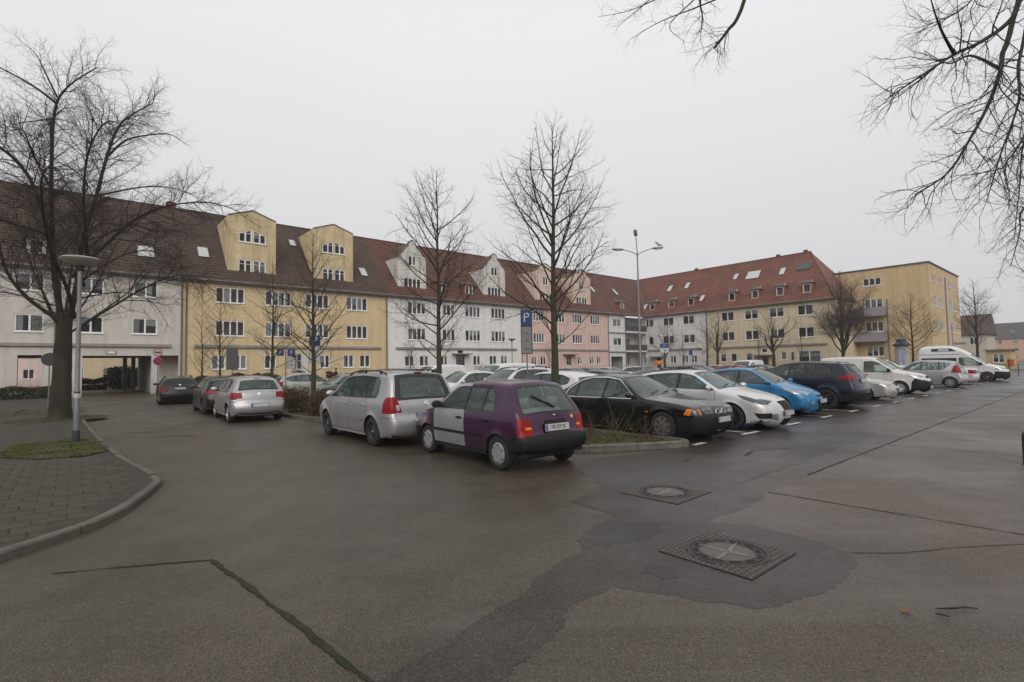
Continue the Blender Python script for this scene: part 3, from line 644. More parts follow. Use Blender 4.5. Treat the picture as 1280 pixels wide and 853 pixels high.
def small_dormer(parent, x0, x1, z0, z1, cheek, roofm, hip=True):
    y = roof_y(z0) + .02; o = poly_wall('dormer', rect(x0 - .12, x1 + .12, z0 - .1, z1 + .1), [rect(x0, x1, z0, z1)], cheek, parent, .1, y)
    window(o, x0, x1, z0, z1, 1 if x1 - x0 < 1 else 2, 0, 0, y, .3); zt = z1 + .1; yb = roof_y(zt) + .4
    b = MB()
    for xx in (x0 - .12, x1 + .12): b.add([(xx, y, z0 - .1), (xx, y, zt), (xx, roof_y(zt), zt)], [(0, 1, 2)])
    xm = (x0 + x1) / 2; e = .2; yr = roof_y(zt + .5) + .1
    b.add([(x0 - .12 - e, y - e, zt), (x1 + .12 + e, y - e, zt), (xm, y + (.45 if hip else -e), zt + .5), (xm, yr, zt + .5), (x0 - .12 - e, yb, zt), (x1 + .12 + e, yb, zt)], [(0, 1, 2), (1, 5, 3, 2), (0, 2, 3, 4), (0, 4, 5, 1)], 1)
    b.build('dormer_roof', [cheek, roofm], o)
    f = MB(); f.tube([(x1 + .32, y - .15, zt + .03), (xm + .05, yr, zt + .55)], .035, 5); f.build('flashing', FRAMEW, o)

LROW = lambda a: tuple(AB(a, 49.4)); ROT_L, ROT_R = A_ROW, A_ROW - math.pi / 2
LOC_L, LOC_R = tuple(AB(0, 49.4)), tuple(AB(71.0, 0))
S_A, S_Y, S_C, S_P = stucco('offwhite', (.56, .53, .485)), stucco('ochre', (.63, .495, .295)), stucco('white', (.72, .71, .70)), stucco('pink', (.64, .455, .40))
S_PG, S_YG, S_E, S_G, S_H = stucco('salmon', (.62, .48, .40)), stucco('ochre_gable', (.57, .465, .28), .3), stucco('pale', (.66, .65, .63)), stucco('cream', (.60, .515, .36)), stucco('gold', (.57, .43, .25), .22)
S_CG = stucco('white_gable', (.62, .60, .575), .25)
R2, R3 = (4.70, 6.02), (7.56, 8.88)
# ---- white house with the passage
wA = [(-9.7, -8.2, 4.7, 5.95, 2), (-6.6, -5.1, 4.7, 5.95, 2), (-3.34, -1.84, 4.7, 5.95, 2), (0.0, 1.48, 4.7, 5.95, 2), (3.25, 4.85, 4.7, 5.95, 2),
      (-9.7, -8.2, 7.62, 8.85, 2), (-6.6, -5.1, 7.62, 8.85, 2), (-3.34, -1.84, 7.62, 8.85, 2), (.0, 1.48, 7.62, 8.85, 2), (3.3, 4.85, 7.62, 8.85, 2)]
hA = house('row_house', 'off-white row house with an open drive-through passage on piers', LOC_L, ROT_L, -12, 6.55, S_A, wA, [rect(-3.14, -1.89, -.09, 3.05), rect(.32, 4.52, -.09, 3.0), rect(5.0, 6.32, -.09, 3.02), rect(-5.6, -4.6, .1, 2.3)], T_BROWN, shell=False)
ledge(hA, -9, 5.78); gutter(hA, -12, 6.5); downpipe(hA, 6.5)
b = MB(); b.box(-11.99, 6.54, .17, 12.9, 3.12, 3.4); b.box(-11.99, -3.9, .17, 12.9, -.1, 3.12); b.box(-1.75, .22, .2, 12.9, -.1, 3.12); b.box(4.62, 6.54, 1.6, 12.9, -.1, 3.12); b.box(-11.99, 6.54, 12.7, 12.95, 3.4, EZ - .15); b.box(-11.9, 6.5, 2.0, 2.1, 3.4, EZ - .2); b.box(-12, -11.9, .05, 12.9, -.1, EZ - .2); b.build('passage_block', S_A, hA)
for xx, yy in ((3.55, 12.2), (4.2, 12.2), (-2.0, 12.2)):
    b = MB(); b.bbox(xx - .16, xx + .16, yy - .16, yy + .16, -.1, 3.12, .03); b.build('pier', S_A, hA)
small_dormer(hA, -2.75, -1.95, 10.4, 11.4, S_A, T_BROWN); skylight(hA, 3.55, 4.75, 11.0, 12.0); skylight(hA, -6.5, -5.5, 11, 12)
b = MB(); b.bbox(6.05, 6.75, RY - .2, RY + .6, RZ - .5, RZ + .55, .03); b.build('chimney', mat('chimney_brick', (.14, .06, .045), .9, var=.3, vscale=8), hA)
dm = MB(); dm.box(-5.55, -4.65, .1, .16, .1, 2.28); dm.build('door', mat('door_grey', (.12, .11, .11), .6), hA)
b = MB(); b.bbox(-5.3, -4.95, -.32, .01, 2.9, 3.15, .04); b.build('wall_lamp', mat('lamp_yellowish', (.45, .36, .18), .5), hA)
b = MB(); b.bbox(1.72, 2.3, -.05, .01, 3.12, 3.38, .02); b.bbox(1.78, 2.24, -.06, -.048, 3.17, 3.33, .004, 1); b.build('height_board', [mat('board_red', (.30, .10, .08), .5), FRAMEW], hA)
# ---- ochre house
W4 = lambda xs, z, w=2.25, n=4: [(x, x + w, z[0], z[1], n) for x in xs]
wY = W4((8.93, 12.87, 16.41, 20.38), R2) + W4((8.93, 12.87, 16.41, 20.38), R3) + [(x, x + w, 1.82, 3.08, 2) for x, w in ((8.66, 1.05), (10.34, 1.05), (12.83, 1.0), (17.79, .95), (20.06, 1.1), (21.78, 1.12))]
hY = house('row_house', 'ochre yellow row house with two tall gabled dormers beside the white passage house', LOC_L, ROT_L, 6.56, 24.94, S_Y, wY, [rect(15.2, 16.75, .9, 3.2)], T_BROWN)
door(hY, 15.2, 16.15, .9, 3.2); b = MB(); b.box(16.15, 16.72, .04, .12, .9, 3.19); b.build('door_side_panel', DOORW, hY); b = MB(); b.box(14.9, 17.0, -1.4, -.0, -.1, .45); b.box(14.9, 17.0, -1.0, -.0, .45, .88); b.build('steps', STONE, hY)
ledge(hY, 7.4, 24.1); gutter(hY, 6.6, 24.9); downpipe(hY, 6.82); downpipe(hY, 24.74)
for c in (11.93, 19.38):
    gable(hY, c - 2.0, c + 2.0, 10.15, [(c + 2.0, 15.45), (c, 16.15), (c - 2.0, 15.45)], S_YG,
          [(c - 1.13, c - .06, 10.45, 11.62, 2, 1), (c + .06, c + 1.13, 10.45, 11.62, 2, 1), (c - 1.13, c - .06, 13.2, 14.42, 2, 1, -.42), (c + .06, c + 1.13, 13.2, 14.42, 2, 1, .42)], .6, T_BROWN)
skylight(hY, 7.85, 8.75, 11.6, 12.6); skylight(hY, 22.6, 23.4, 11.4, 12.35); skylight(hY, 16.2, 16.9, 14.2, 14.9)
# ---- white house with two stepped gables
wC = W4((27.25, 34.83, 38.72), R2) + [(31.65, 33.42, *R2, 3)] + W4((27.25, 34.83, 38.72), R3) + [(31.65, 33.42, *R3, 3)] + [(x, x + w, 1.82, 3.0, 2) for x, w in ((26.85, 1.15), (28.65, 1.2), (31.3, 1.05), (35.9, 1.1), (38.38, 1.12), (40.15, 1.08))]
hC = house('row_house', 'white row house with two curved stepped gables behind the bare trees', LOC_L, ROT_L, 24.95, 43.79, S_C, wC, [rect(33.5, 34.7, .9, 3.1), rect(33.75, 34.5, 3.2, 3.6)], T_RED)
door(hC, 33.5, 34.7, .9, 3.1, mat('door_dark', (.08, .07, .065), .5)); canopy(hC, 32.9, 35.3, 3.12); b = MB(); b.box(33.2, 35.0, -1.2, -.0, -.1, .85); b.build('steps', STONE, hC)
ledge(hC, 25.8, 42.8); gutter(hC, 25, 43.75); downpipe(hC, 43.68)
for c in (28.2, 39.8):
    w = 1.75; tp = [(c + w, 13.75), (c + 1.62, 14.1), (c + 1.3, 14.25), (c + .95, 14.75), (c + .45, 15.2), (c + .38, 15.62), (c, 15.85), (c - .38, 15.62), (c - .45, 15.2), (c - .95, 14.75), (c - 1.3, 14.25), (c - 1.62, 14.1), (c - w, 13.75)]
    gable(hC, c - w, c + w, 10.1, tp, S_CG, [(c - 1.08, c + 1.08, 10.42, 11.6, 4, 0), (c - .5, c + .5, 13.0, 14.1, 2, 0)], .6, T_RED)
for c in (31.95, 35.77): small_dormer(hC, c - .54, c + .54, 10.3, 11.4, T_EDGE, T_RED)
# ---- pink house
wP = W4((45.75,), R2, 2.0) + [(50.0, 51.75, *R2, 3)] + W4((53.3, 57.18), R2, 2.05) + W4((45.75,), R3, 2.0) + [(50.0, 51.75, *R3, 3)] + W4((53.3, 57.18), R3, 2.05) + [(x, x + 1.0, 1.72, 2.88, 2) for x in (45.3, 46.95, 54.2, 56.8, 58.36)]
hP = house('row_house', 'pink row house with two salmon gables left of the corner balconies', LOC_L, ROT_L, 43.8, 61.24, S_P, wP, [rect(51.95, 53.0, .9, 3.0)], T_RED)
door(hP, 51.95, 53.0, .9, 3.0); canopy(hP, 51.2, 53.7, 3.1); b = MB(); b.box(51.6, 53.4, -1.2, -.0, -.1, .85); b.build('steps', STONE, hP)
ledge(hP, 44.6, 60.9); gutter(hP, 43.85, 61.2); downpipe(hP, 61.15)
for c in (48.75, 56.05):
    w = 1.98; tp = [(c + w, 14.4), (c + 1.3, 14.85), (c + .9, 15.3), (c + .3, 15.55), (c, 15.6), (c - .3, 15.55), (c - .9, 15.3), (c - 1.3, 14.85), (c - w, 14.4)]
    gable(hP, c - w, c + w, 10.0, tp, S_PG, [(c - 1.15, c - .06, 10.3, 11.55, 2, 0), (c + .06, c + 1.15, 10.3, 11.55, 2, 0), (c - .5, c + .5, 12.6, 13.85, 2, 0)], .6, T_RED)
# ---- corner house with balconies
hE = house('corner_house', 'pale corner house with stacked recessed balconies in the inner corner of the square', LOC_L, ROT_L, 61.25, 65.35, S_E, [(62.35, 64.35, 4.55, 5.75, 2), (62.35, 64.35, 7.45, 8.65, 2)], [rect(61.75, 64.6, -.09, 2.85)], T_RED, shell=False, dxb=0)
bpy.data.objects.remove([o for o in hE.children if o.name.startswith('roof')][0].children[0]); bpy.data.objects.remove([o for o in hE.children if o.name.startswith('roof')][0])
roof_courses('roof', hE, 61.25, 70.6, 0, 6.92, EY, EZ, RY, RZ, T_RED)
b = MB(); b.box(61.26, 61.7, .17, 9, -.1, 9.2); b.box(65.1, 65.34, .02, 2.4, -.1, 9.2); b.box(61.7, 65.1, 4.5, 4.6, -.1, 9.2); b.box(61.7, 65.1, .17, 4.5, 2.9, 3.1); b.box(61.7, 65.1, 1.6, 1.7, 3.1, 9.2); b.build('passage_block', S_E, hE)
poly_wall('balcony_wall', rect(65.34, 74, -.1, 9.3), [rect(65.7, 67.5, 4.3, 5.95), rect(65.7, 67.5, 7.1, 8.8), rect(65.9, 67.0, 1.5, 2.9), rect(68.2, 69.4, 1.5, 2.9), rect(68.4, 69.6, 7.3, 8.8), rect(68.4, 69.6, 4.4, 5.9)], S_E, hE, .15, 2.3)
b = MB(); b.box(65.4, 74, 3.4, 3.5, 0, 9.2); b.build('inner_wall', S_E, hE)
for x0, x1, z0, z1, n in ((65.7, 67.5, 4.3, 5.95, 2), (65.7, 67.5, 7.1, 8.8, 2), (65.9, 67.0, 1.5, 2.9, 2), (68.2, 69.4, 1.5, 2.9, 2), (68.4, 69.6, 7.3, 8.8, 2), (68.4, 69.6, 4.4, 5.9, 2)): window(hE, x0, x1, z0, z1, n, 0, 0, 2.3)
BALD = mat('balcony_panel_dark', (.055, .062, .058), .6, var=.2, vscale=4)
for z in (3.55, 6.6):
    s_ = MB(); s_.box(65.36, 71.4, -.05, 2.28, z, z + .22); bo = s_.build('balcony', S_E, hE)
    for k in range(6):
        p_ = MB(); p_.box(65.42 + k * .96, 66.34 + k * .96, -.02, .02, z + .3, z + 1.15); p_.build('balcony_panel', BALD, bo)
    r = MB(); r.tube([(65.36, 0, z + 1.22), (71.2, 0, z + 1.22)], .03, 6); r.build('handrail', GUTT, bo)
p_ = MB(); p_.box(70.9, 71.1, .0, .25, -.1, 9.2); p_.build('corner_post', S_E, hE)
ledge(hE, 61.3, 65.2, 6.42, 6.58); ledge(hE, 61.3, 65.2, 3.48, 3.66); gutter(hE, 61.25, 70.7); downpipe(hE, 65.3)
skylight(hE, 61.3, 61.95, 13.0, 14.0); skylight(hE, 67.0, 67.7, 13.0, 14.0); small_dormer(hE, 65.0, 65.9, 10.4, 11.35, T_EDGE, LEAD)
# ---- right row
wF = [(-49.9, -48.0, *R3, 2), (-46.25, -44.38, *R3, 2), (-42.78, -40.85, *R3, 2), (-49.06, -48.08, *R2, 1), (-46.25, -44.38, *R2, 2), (-42.78, -40.85, *R2, 2), (-50.1, -49.25, 1.65, 2.85, 1), (-45.17, -44.15, 1.65, 2.85, 2), (-43.17, -42.1, 1.65, 2.85, 2), (-41.6, -40.6, 1.65, 2.85, 2)]
hF = house('row_house', 'pale grey-white row house under orange tiles at the right of the balconies', LOC_R, ROT_R, -50.4, -38.77, S_E, wF, [rect(-47.6, -46.85, .6, 2.6)], T_ORANGE, dxa=0)
ro = [o for o in hF.children if o.name.startswith('roof')][0]; bpy.data.objects.remove(ro.children[0]); bpy.data.objects.remove(ro)
roof_courses('roof', hF, -49.0, -38.77, -6.92, 0, EY, EZ, RY, RZ, T_ORANGE, yb=13.4, zb=EZ)
door(hF, -47.6, -46.85, .6, 2.6, mat('door_dark', (.08, .07, .065), .5)); canopy(hF, -48.6, -46.1, 2.68); ledge(hF, -49.2, -39.7); gutter(hF, -49.2, -38.8); downpipe(hF, -38.85)
v = MB(); v.tube([(-49.0, EY, EZ + .06), (-55.92, RY, RZ + .06)], .07, 6); v.build('valley_flashing', GUTT, hF)
for c in (-48.6, -45.15, -41.7): small_dormer(hF, c - .48, c + .48, 10.5, 11.6, T_EDGE, LEAD)
skylight(hF, -47.6, -46.8, 13.5, 14.5); skylight(hF, -44.5, -43.7, 13.6, 14.6); skylight(hF, -40.6, -39.9, 11.0, 11.9); skylight(hF, -50.6, -49.9, 10.6, 11.5)
wG = [(x, x + 1.88, *z, 2) for x in (-36.6, -33.2, -29.85, -26.32) for z in (R2, R3)] + [(-36.95, -36.02, 1.74, 2.92, 1), (-35.42, -34.5, 1.74, 2.92, 1), (-33.25, -32.35, 1.74, 2.92, 1), (-28.6, -27.85, 1.84, 2.95, 1)]
hG = house('row_house', 'cream yellow row house with small grey hipped dormers and a hipped orange roof end', LOC_R, ROT_R, -38.76, -22.0, S_G, wG, [rect(-26.45, -23.8, 1.2, 3.0), rect(-30.95, -30.2, .7, 2.4), rect(-31.1, -30.3, 2.85, 3.5)], T_ORANGE, dxb=-4.7)
window(hG, -26.45, -23.8, 1.2, 3.0, 2, 1, 0, 0, .9, 'shop_window'); window(hG, -31.1, -30.3, 2.85, 3.5, 1); door(hG, -30.95, -30.2, .7, 2.4, mat('door_dark', (.08, .07, .065), .5)); canopy(hG, -32.0, -29.4, 2.5)
ledge(hG, -37.8, -23.0); gutter(hG, -38.7, -21.8); b = MB(); b.bbox(-27.2, -26.95, -.14, .0, 1.9, 2.85, .02); b.build('wall_sign', mat('sign_blueblack', (.05, .05, .10), .5), hG)
hp = MB(); hp.add([(-21.75, EY, EZ), (-21.75, 13.4, EZ), (-26.7, RY, RZ)], [(0, 1, 2)]); hp.build('hip_roof', T_ORANGE, hG); hp = MB(); hp.tube([(-21.8, EY, EZ + .05), (-26.7, RY, RZ)], .12, 8); hp.build('hip_tiles', T_ORANGE, hG, True, 50)
for c in (-35.25, -31.95, -28.63, -25.3): small_dormer(hG, c - .45, c + .45, 10.55, 11.65, T_EDGE, LEAD)
skylight(hG, -34.6, -32.6, 13.7, 14.9); skylight(hG, -29.9, -29.1, 13.7, 14.7); skylight(hG, -27.6, -25.9, 14.0, 15.1, mat('roof_window_dark', (.05, .055, .055), .2)); skylight(hG, -36.6, -35.9, 14.0, 14.9)
for hh, xs in ((hF, (-43.9,)), (hG, (-31.0, -27.3))):
    for xx in xs: b = MB(); b.bbox(xx - .25, xx + .25, RY - .2, RY + .2, RZ - .2, RZ + .35, .03); b.build('chimney', MATS['chimney_brick'], hh)
# ---- ochre flat-roofed block at the end of the square
hH = thing('flat_roof_block', 'gold-ochre four-storey block with a flat roof and grey balconies', 'building', tuple(AB(78.7, 0)), ROT_R)
wl_ = [(-21.0, -19.0, 11.3, 12.3, 3), (-20.95, -18.95, 8.2, 9.55, 3), (-20.95, -18.95, 5.3, 6.6, 3), (-20.95, -19.0, 2.1, 3.42, 3)]
poly_wall('wall', rect(-24.5, -14.15, -.1, 13.4), [rect(*w[:4]) for w in wl_], S_H, hH, .16)
for w in wl_: window(hH, *w[:4], w[4], 0, 0, 0, .3)
z4 = thing('wall_end', None, None); 
bpy.data.objects.remove(z4)
ew = link('end_wall', None, hH); ew.location = (-14.15, 0, 0); ew.rotation_euler = (0, 0, R(90))
we = [(x, x + 2.0, *z, 2) for x in (1.55, 5.3, 11.2, 14.8) for z in ((11.25, 12.15), (8.2, 9.58), (5.18, 6.55), (2.1, 3.4))]
poly_wall('wall', rect(0, 18.3, -.1, 13.4), [rect(*w[:4]) for w in we], S_H, ew, .16)
BLIND = mat('roller_blind', (.66, .66, .64), .8)
for w in we:
    o = window(ew, *w[:4], w[4], 0, 0, 0, 0.0)
    if w[2] < 11: c = MB(); c.box(.05, 1.95, .13, .15, .06, (w[3] - w[2]) * wr.choice((1, 1, .8, .5)) - .05); c.build('blind', BLIND, o)
b = MB(); b.box(-24.5, -14.16, 18.0, 18.2, -.1, 13.3); b.box(-24.5, -24.3, .02, 18, -.1, 13.3); b.box(-24.3, -14.2, .02, 18, 13.1, 13.3); b.box(-24.3, -16, 1.8, 1.9, -.1, 13.1); b.box(-16, -15.9, 1.8, 18, -.1, 13.1); b.build('inner_wall', S_H, hH)
b = MB(); b.box(-24.6, -14.05, -.12, .2, 13.4, 13.56); b.box(-14.25, -14.03, .2, 18.4, 13.4, 13.56); b.build('roof_edge', LEAD, hH)
for z in (4.0, 7.25):
    s_ = MB(); s_.box(-23.2, -18.6, -1.3, 0, z - .05, z + .1); bo = s_.build('balcony', GUTT, hH)
    p_ = MB(); p_.box(-23.2, -18.6, -1.34, -1.30, z, z + 1.15); p_.build('balcony_panel', mat('balcony_grey', (.26, .255, .27), .6, var=.15, vscale=2), bo)
    p_ = MB(); p_.box(-18.64, -18.6, -1.3, 0, z, z + 1.15); p_.build('balcony_panel', MATS['balcony_grey'], bo); p_ = MB(); p_.box(-23.2, -23.16, -1.3, 0, z, z + 1.15); p_.build('balcony_panel', MATS['balcony_grey'], bo)
b = MB(); b.tube([(-18.45, -.1, .1), (-18.45, -.1, 9.4)], .06, 8); b.tube([(-18.6, -1.3, .1), (-18.6, -1.3, 8.3)], .04, 6); b.build('downpipe', GUTT, hH, True, 60)
b = MB(); b.tube([(-14.0, 8.9, .1), (-14.0, 8.9, 12.4)], .16, 10); b.build('flue_pipe', mat('flue_grey', (.42, .42, .43), .5, .3), hH, True, 60)
# ---- farther houses
def far_house(name, label, loc, rz, w, d, hz, rise, wallm, roofm, rows, cols, dorm=0):
    t = thing(name, label, 'building', loc, rz); hs = []; st = hz / rows
    for r in range(rows):
        for c in range(cols): x = w * (c + .5) / cols - .6; hs.append((x, x + 1.2, r * st + st * .35, r * st + st * .82))
    poly_wall('wall', rect(0, w, -.1, hz), [rect(*h) for h in hs], wallm, t, .14)
    for h in hs: window(t, *h, 2, 0, 0, 0, .5)
    b = MB(); b.box(0, .1, .02, d, -.1, hz); b.box(w - .1, w, .02, d, -.1, hz); b.box(0, w, d, d + .1, -.1, hz); b.box(.1, w - .1, 1.5, 1.6, 0, hz); b.build('inner_wall', wallm, t)
    m = MB(); e = .4; m.add([(-e, -e, hz), (w + e, -e, hz), (w + e, d / 2, hz + rise), (-e, d / 2, hz + rise), (w + e, d + e, hz), (-e, d + e, hz)], [(0, 1, 2, 3), (3, 2, 4, 5), (1, 4, 2), (0, 3, 5)]); m.build('roof', roofm, t)
    for k in range(dorm):
        x = w * (k + .5) / dorm - .5; y = d / 2 * .38 - e * .5; z = hz + rise * .33; q = MB(); q.box(x, x + 1.2, y, y + 2, z - .1, z + 1.1); do = q.build('dormer', LEAD, t); window(do, x + .1, x + 1.1, z + .1, z + 1.0, 2, 0, 0, y - .13, 0)
    return t
T_GREY = mat('roof_grey', (.065, .060, .062), .8, var=.25, vscale=.8)
far_house('row_house', 'salmon house with a dark grey roof far down the street at the right edge', tuple(AB(262, 42)), ROT_R - R(4), 46, 12, 8.4, 6.2, stucco('far_salmon', (.60, .38, .25)), T_GREY, 3, 11, 9)
far_house('row_house', 'house with a brown roof half hidden behind the flat-roofed block', tuple(AB(133, 34)), ROT_R, 18.2, 11, 6.2, 4.2, stucco('far_cream', (.50, .45, .38)), T_BROWN, 2, 5, 0)
far_house('garden_house', 'small flat yellow house by the street behind the camper', tuple(AB(99, 11.9)), ROT_R, 2.6, 5, 2.7, .2, stucco('far_yellow', (.52, .44, .22)), T_GREY, 1, 1, 0)
far_house('row_house', 'yellow house in the yard seen through the wide passage opening', tuple(AB(-1.6, 80)), ROT_L, 30, 11, 8.8, 6, stucco('yard_yellow', (.72, .60, .40)), T_BROWN, 3, 9, 0)
far_house('row_house', 'pinkish house in the yard seen through the narrow passage opening', tuple(AB(-32, 98)), ROT_L, 29, 11, 8.8, 6, stucco('yard_pink', (.72, .58, .54)), T_BROWN, 3, 7, 0)
# ================================================================ TREES
def bark_mat(name, c, moss):
    m = mat(name, c, .92, var=.45, vscale=3.0, bump=.7, bscale=22); nt = m.node_tree; b = nt.nodes['Principled BSDF']; src = b.inputs['Base Color'].links[0].from_socket
    tc = _n(nt, 'ShaderNodeTexCoord'); nz = _n(nt, 'ShaderNodeTexNoise', Scale=1.7, Detail=5.0); nt.links.new(tc.outputs['Object'], nz.inputs['Vector'])
    mr = _n(nt, 'ShaderNodeMapRange'); mr.inputs['From Min'].default_value = .42; mr.inputs['From Max'].default_value = .62; mr.inputs['To Max'].default_value = moss; nt.links.new(nz.outputs['Fac'], mr.inputs['Value'])
    mx = _n(nt, 'ShaderNodeMixRGB'); nt.links.new(mr.outputs[0], mx.inputs['Fac']); nt.links.new(src, mx.inputs['Color1']); mx.inputs['Color2'].default_value = (.042, .046, .015, 1); nt.links.new(mx.outputs[0], b.inputs['Base Color']); return m
BARK = bark_mat('bark_dark', (.024, .019, .014), .45); BARKY = bark_mat('bark_mossy', (.045, .038, .026), .95); TWIG = mat('twig_bark', (.046, .032, .024), .9, var=.3, vscale=2)
TWIGR = mat('twig_far', (.085, .062, .052), .9, var=.3, vscale=2); TWIGG = mat('twig_greenish', (.065, .058, .036), .9, var=.3, vscale=2)
def _perp(d, r):
    a = Vector((r.uniform(-1, 1), r.uniform(-1, 1), r.uniform(-1, 1))); p = a - d * a.dot(d); return p.normalized() if p.length > 1e-3 else d.orthogonal().normalized()
def grow(out, p, d, L, r0, lvl, P, rnd_):
    n = P['seg'][lvl]; pts = [p.copy()]; rad = [r0]; st = L / n; dirs = [d.copy()]; tip = P.get('tip', .25)
    for i in range(n):
        j = P['jit'][lvl]; d = (d + Vector((rnd_.gauss(0, j), rnd_.gauss(0, j), rnd_.gauss(0, j))) + Vector((0, 0, P['up'][lvl]))).normalized()
        p = p + d * st; pts.append(p.copy()); rad.append(r0 * (1 - (1 - tip) * (i + 1) / n)); dirs.append(d.copy())
    out.append((lvl, pts, rad)); spawn(out, pts, rad, dirs, L, lvl, P, rnd_)
def spawn(out, pts, rad, dirs, L, lvl, P, rnd_, t0=None):
    if lvl + 1 >= len(P['n']) + 1 or lvl >= len(P['n']): return
    N = P['n'][lvl]; N = int(N * L + .5) if P.get('perm', True) else N
    N = max(P.get('min', [2, 2, 2, 2, 2])[lvl], N); n = len(pts) - 1; t0 = P['t0'][lvl] if t0 is None else t0
    az = rnd_.uniform(0, 6.28)
    for k in range(N):
        t = t0 + (1 - t0) * (k + rnd_.uniform(.1, .9)) / N; f = t * n; i = min(int(f), n - 1); q = pts[i].lerp(pts[i + 1], f - i); dd = dirs[min(i + 1, n)]
        az += 2.4 + rnd_.gauss(0, .5); a0 = dd.orthogonal().normalized(); b0 = dd.cross(a0); per = a0 * math.cos(az) + b0 * math.sin(az)
        if P.get('flat') and lvl: per = (per * Vector((1, 1, P['flat']))).normalized()
        ang = R(rnd_.gauss(P['ang'][lvl], 8)); c = (dd * math.cos(ang) + per * math.sin(ang)).normalized()
        l = P['len'][lvl](t, L) * rnd_.uniform(.7, 1.25); rr = min(rad[i] * .75, P['rk'][lvl] * l + .0015)
        grow(out, q, c, l, rr, lvl + 1, P, rnd_)
def tubes(name, brs, sides, m, parent, mats=None):
    V, F = [], []; k0 = 0; groups = {}
    for lvl, pts, rad in brs: groups.setdefault((len(pts), sides.get(lvl, 3)), []).append((pts, rad))
    for (n, s), L in groups.items():
        P = np.array([[tuple(q) for q in pts] for pts, _ in L]); Rr = np.array([r for _, r in L]); B = len(L)
        T = np.gradient(P, axis=1); T /= np.linalg.norm(T, axis=2, keepdims=True) + 1e-9
        av = P[:, -1] - P[:, 0]; ref = np.where((np.abs(av[:, 2:3]) > .8 * np.linalg.norm(av, axis=1, keepdims=True)), np.array([[1., .2, 0]]), np.array([[0, .2, 1.]]))[:, None, :]
        U = np.cross(T, np.broadcast_to(ref, T.shape)); U /= np.linalg.norm(U, axis=2, keepdims=True) + 1e-9; W = np.cross(U, T)
        a = np.arange(s) * 2 * np.pi / s; ring = P[:, :, None] + (U[:, :, None] * np.cos(a)[None, None, :, None] + W[:, :, None] * np.sin(a)[None, None, :, None]) * Rr[:, :, None, None]
        if s > 20:                                                      # old trunks are fluted and lumpy
            zz = P[:, :, None, 2:3]; aa = a[None, None, :, None]; ring = P[:, :, None] + (ring - P[:, :, None]) * (1 + .07 * np.sin(3 * aa + zz * 1.1) + .05 * np.sin(5 * aa - zz * 2.3) + .03 * np.sin(8 * aa + zz * 6))
        V.append(ring.reshape(-1, 3)); base = k0 + (np.arange(B) * n * s)[:, None, None]; i = np.arange(n - 1)[None, :, None] * s; j = np.arange(s)[None, None, :]; j2 = (j + 1) % s
        F.append(np.stack([base + i + j, base + i + j2, base + i + s + j2, base + i + s + j], -1).reshape(-1, 4)); k0 += B * n * s
    return link(name, np_mesh(name, np.concatenate(V), np.concatenate(F), m), parent)
SIDES = {0: 22, 1: 7, 2: 4, 3: 3, 4: 3, 5: 3}
def assemble(t, brs, bark, twig, nl=2):
    tubes('trunk', [b for b in brs if b[0] == 0], SIDES, bark, t)
    mid = [b for b in brs if 0 < b[0] < nl]
    if mid: tubes('limbs', mid, SIDES, bark, t)
    tubes('crown', [b for b in brs if b[0] >= nl], SIDES, twig, t)
def dirs_of(pts): return [(pts[min(i + 1, len(pts) - 1)] - pts[max(i - 1, 0)]).normalized() for i in range(len(pts))]
def smooth_pts(P, n):
    P = [Vector(p) for p in P]; out = []
    for i in range(len(P) - 1):
        p0, p1, p2, p3 = P[max(i - 1, 0)], P[i], P[i + 1], P[min(i + 2, len(P) - 1)]
        for k in range(n):
            t = k / n; out.append(.5 * (2 * p1 + (p2 - p0) * t + (2 * p0 - 5 * p1 + 4 * p2 - p3) * t * t + (3 * p1 - p0 - 3 * p2 + p3) * t ** 3))
    out.append(P[-1]); return out
def root_flare(pts, rad, k=1.7, h=.9):
    return [r * (1 + (k - 1) * max(0, 1 - (p.z - pts[0].z) / h) ** 2.2) for p, r in zip(pts, rad)]
def young_tree(seed, H, base_h, r0, spread, lat=5.0, steep=52, top=0.5):
    """slender street tree: one leader, ascending side branches shortening upwards"""
    rr = random.Random(seed); brs = []; n = 16; pts = [Vector((0, 0, 0))]; 
    for i in range(n): p = pts[-1] + Vector((rr.gauss(0, .012 * H / 8), rr.gauss(0, .012 * H / 8), H / n)); pts.append(p)
    rad = [r0 * (1 - .94 * (i / n) ** .9) for i in range(n + 1)]; rad2 = root_flare(pts, rad, 1.35, .4); brs.append((0, pts, rad2)); dr = dirs_of(pts)
    P = dict(seg=[0, 7, 5, 4, 3], jit=[0, .09, .14, .17, .19], up=[0, .06, .055, .03, .02], n=[lat * 1.15, 4.6, 7.5, 8.0], t0=[base_h, .22, .2, .15], ang=[steep, 42, 40, 40], tip=.22, min=[5, 3, 2, 2],
             len=[lambda t, L: spread * 1.12 * (1 - .25 * ((t - base_h) / (1 - base_h)) - .62 * ((t - base_h) / (1 - base_h)) ** 3) * (.62 + .38 * min(1, (t - base_h) / .12)), lambda t, L: L * .52 * (1.05 - .65 * t), lambda t, L: max(.18, L * .45 * (1.1 - .6 * t)), lambda t, L: max(.10, L * .4)], rk=[.011, .0072, .0062, .008])
    spawn(brs, pts, rad, dr, H, 0, P, rr); return brs
def place_tree(name, label, brs, loc, bark, twig, group=None, rz=0.0, nl=2):
    t = thing(name, label, 'tree', loc, rz, group); assemble(t, brs, bark, twig, nl); return t
G_PARK = 'young trees in the planting beds of the car park'
place_tree('street_tree', 'tall bare tree rising behind the purple hatchback, the tallest of the car park', young_tree(21, 7.8, .27, .115, 2.2, 5.0, 54), AB(9.0, 8.95), BARKY, TWIG, G_PARK, .6)
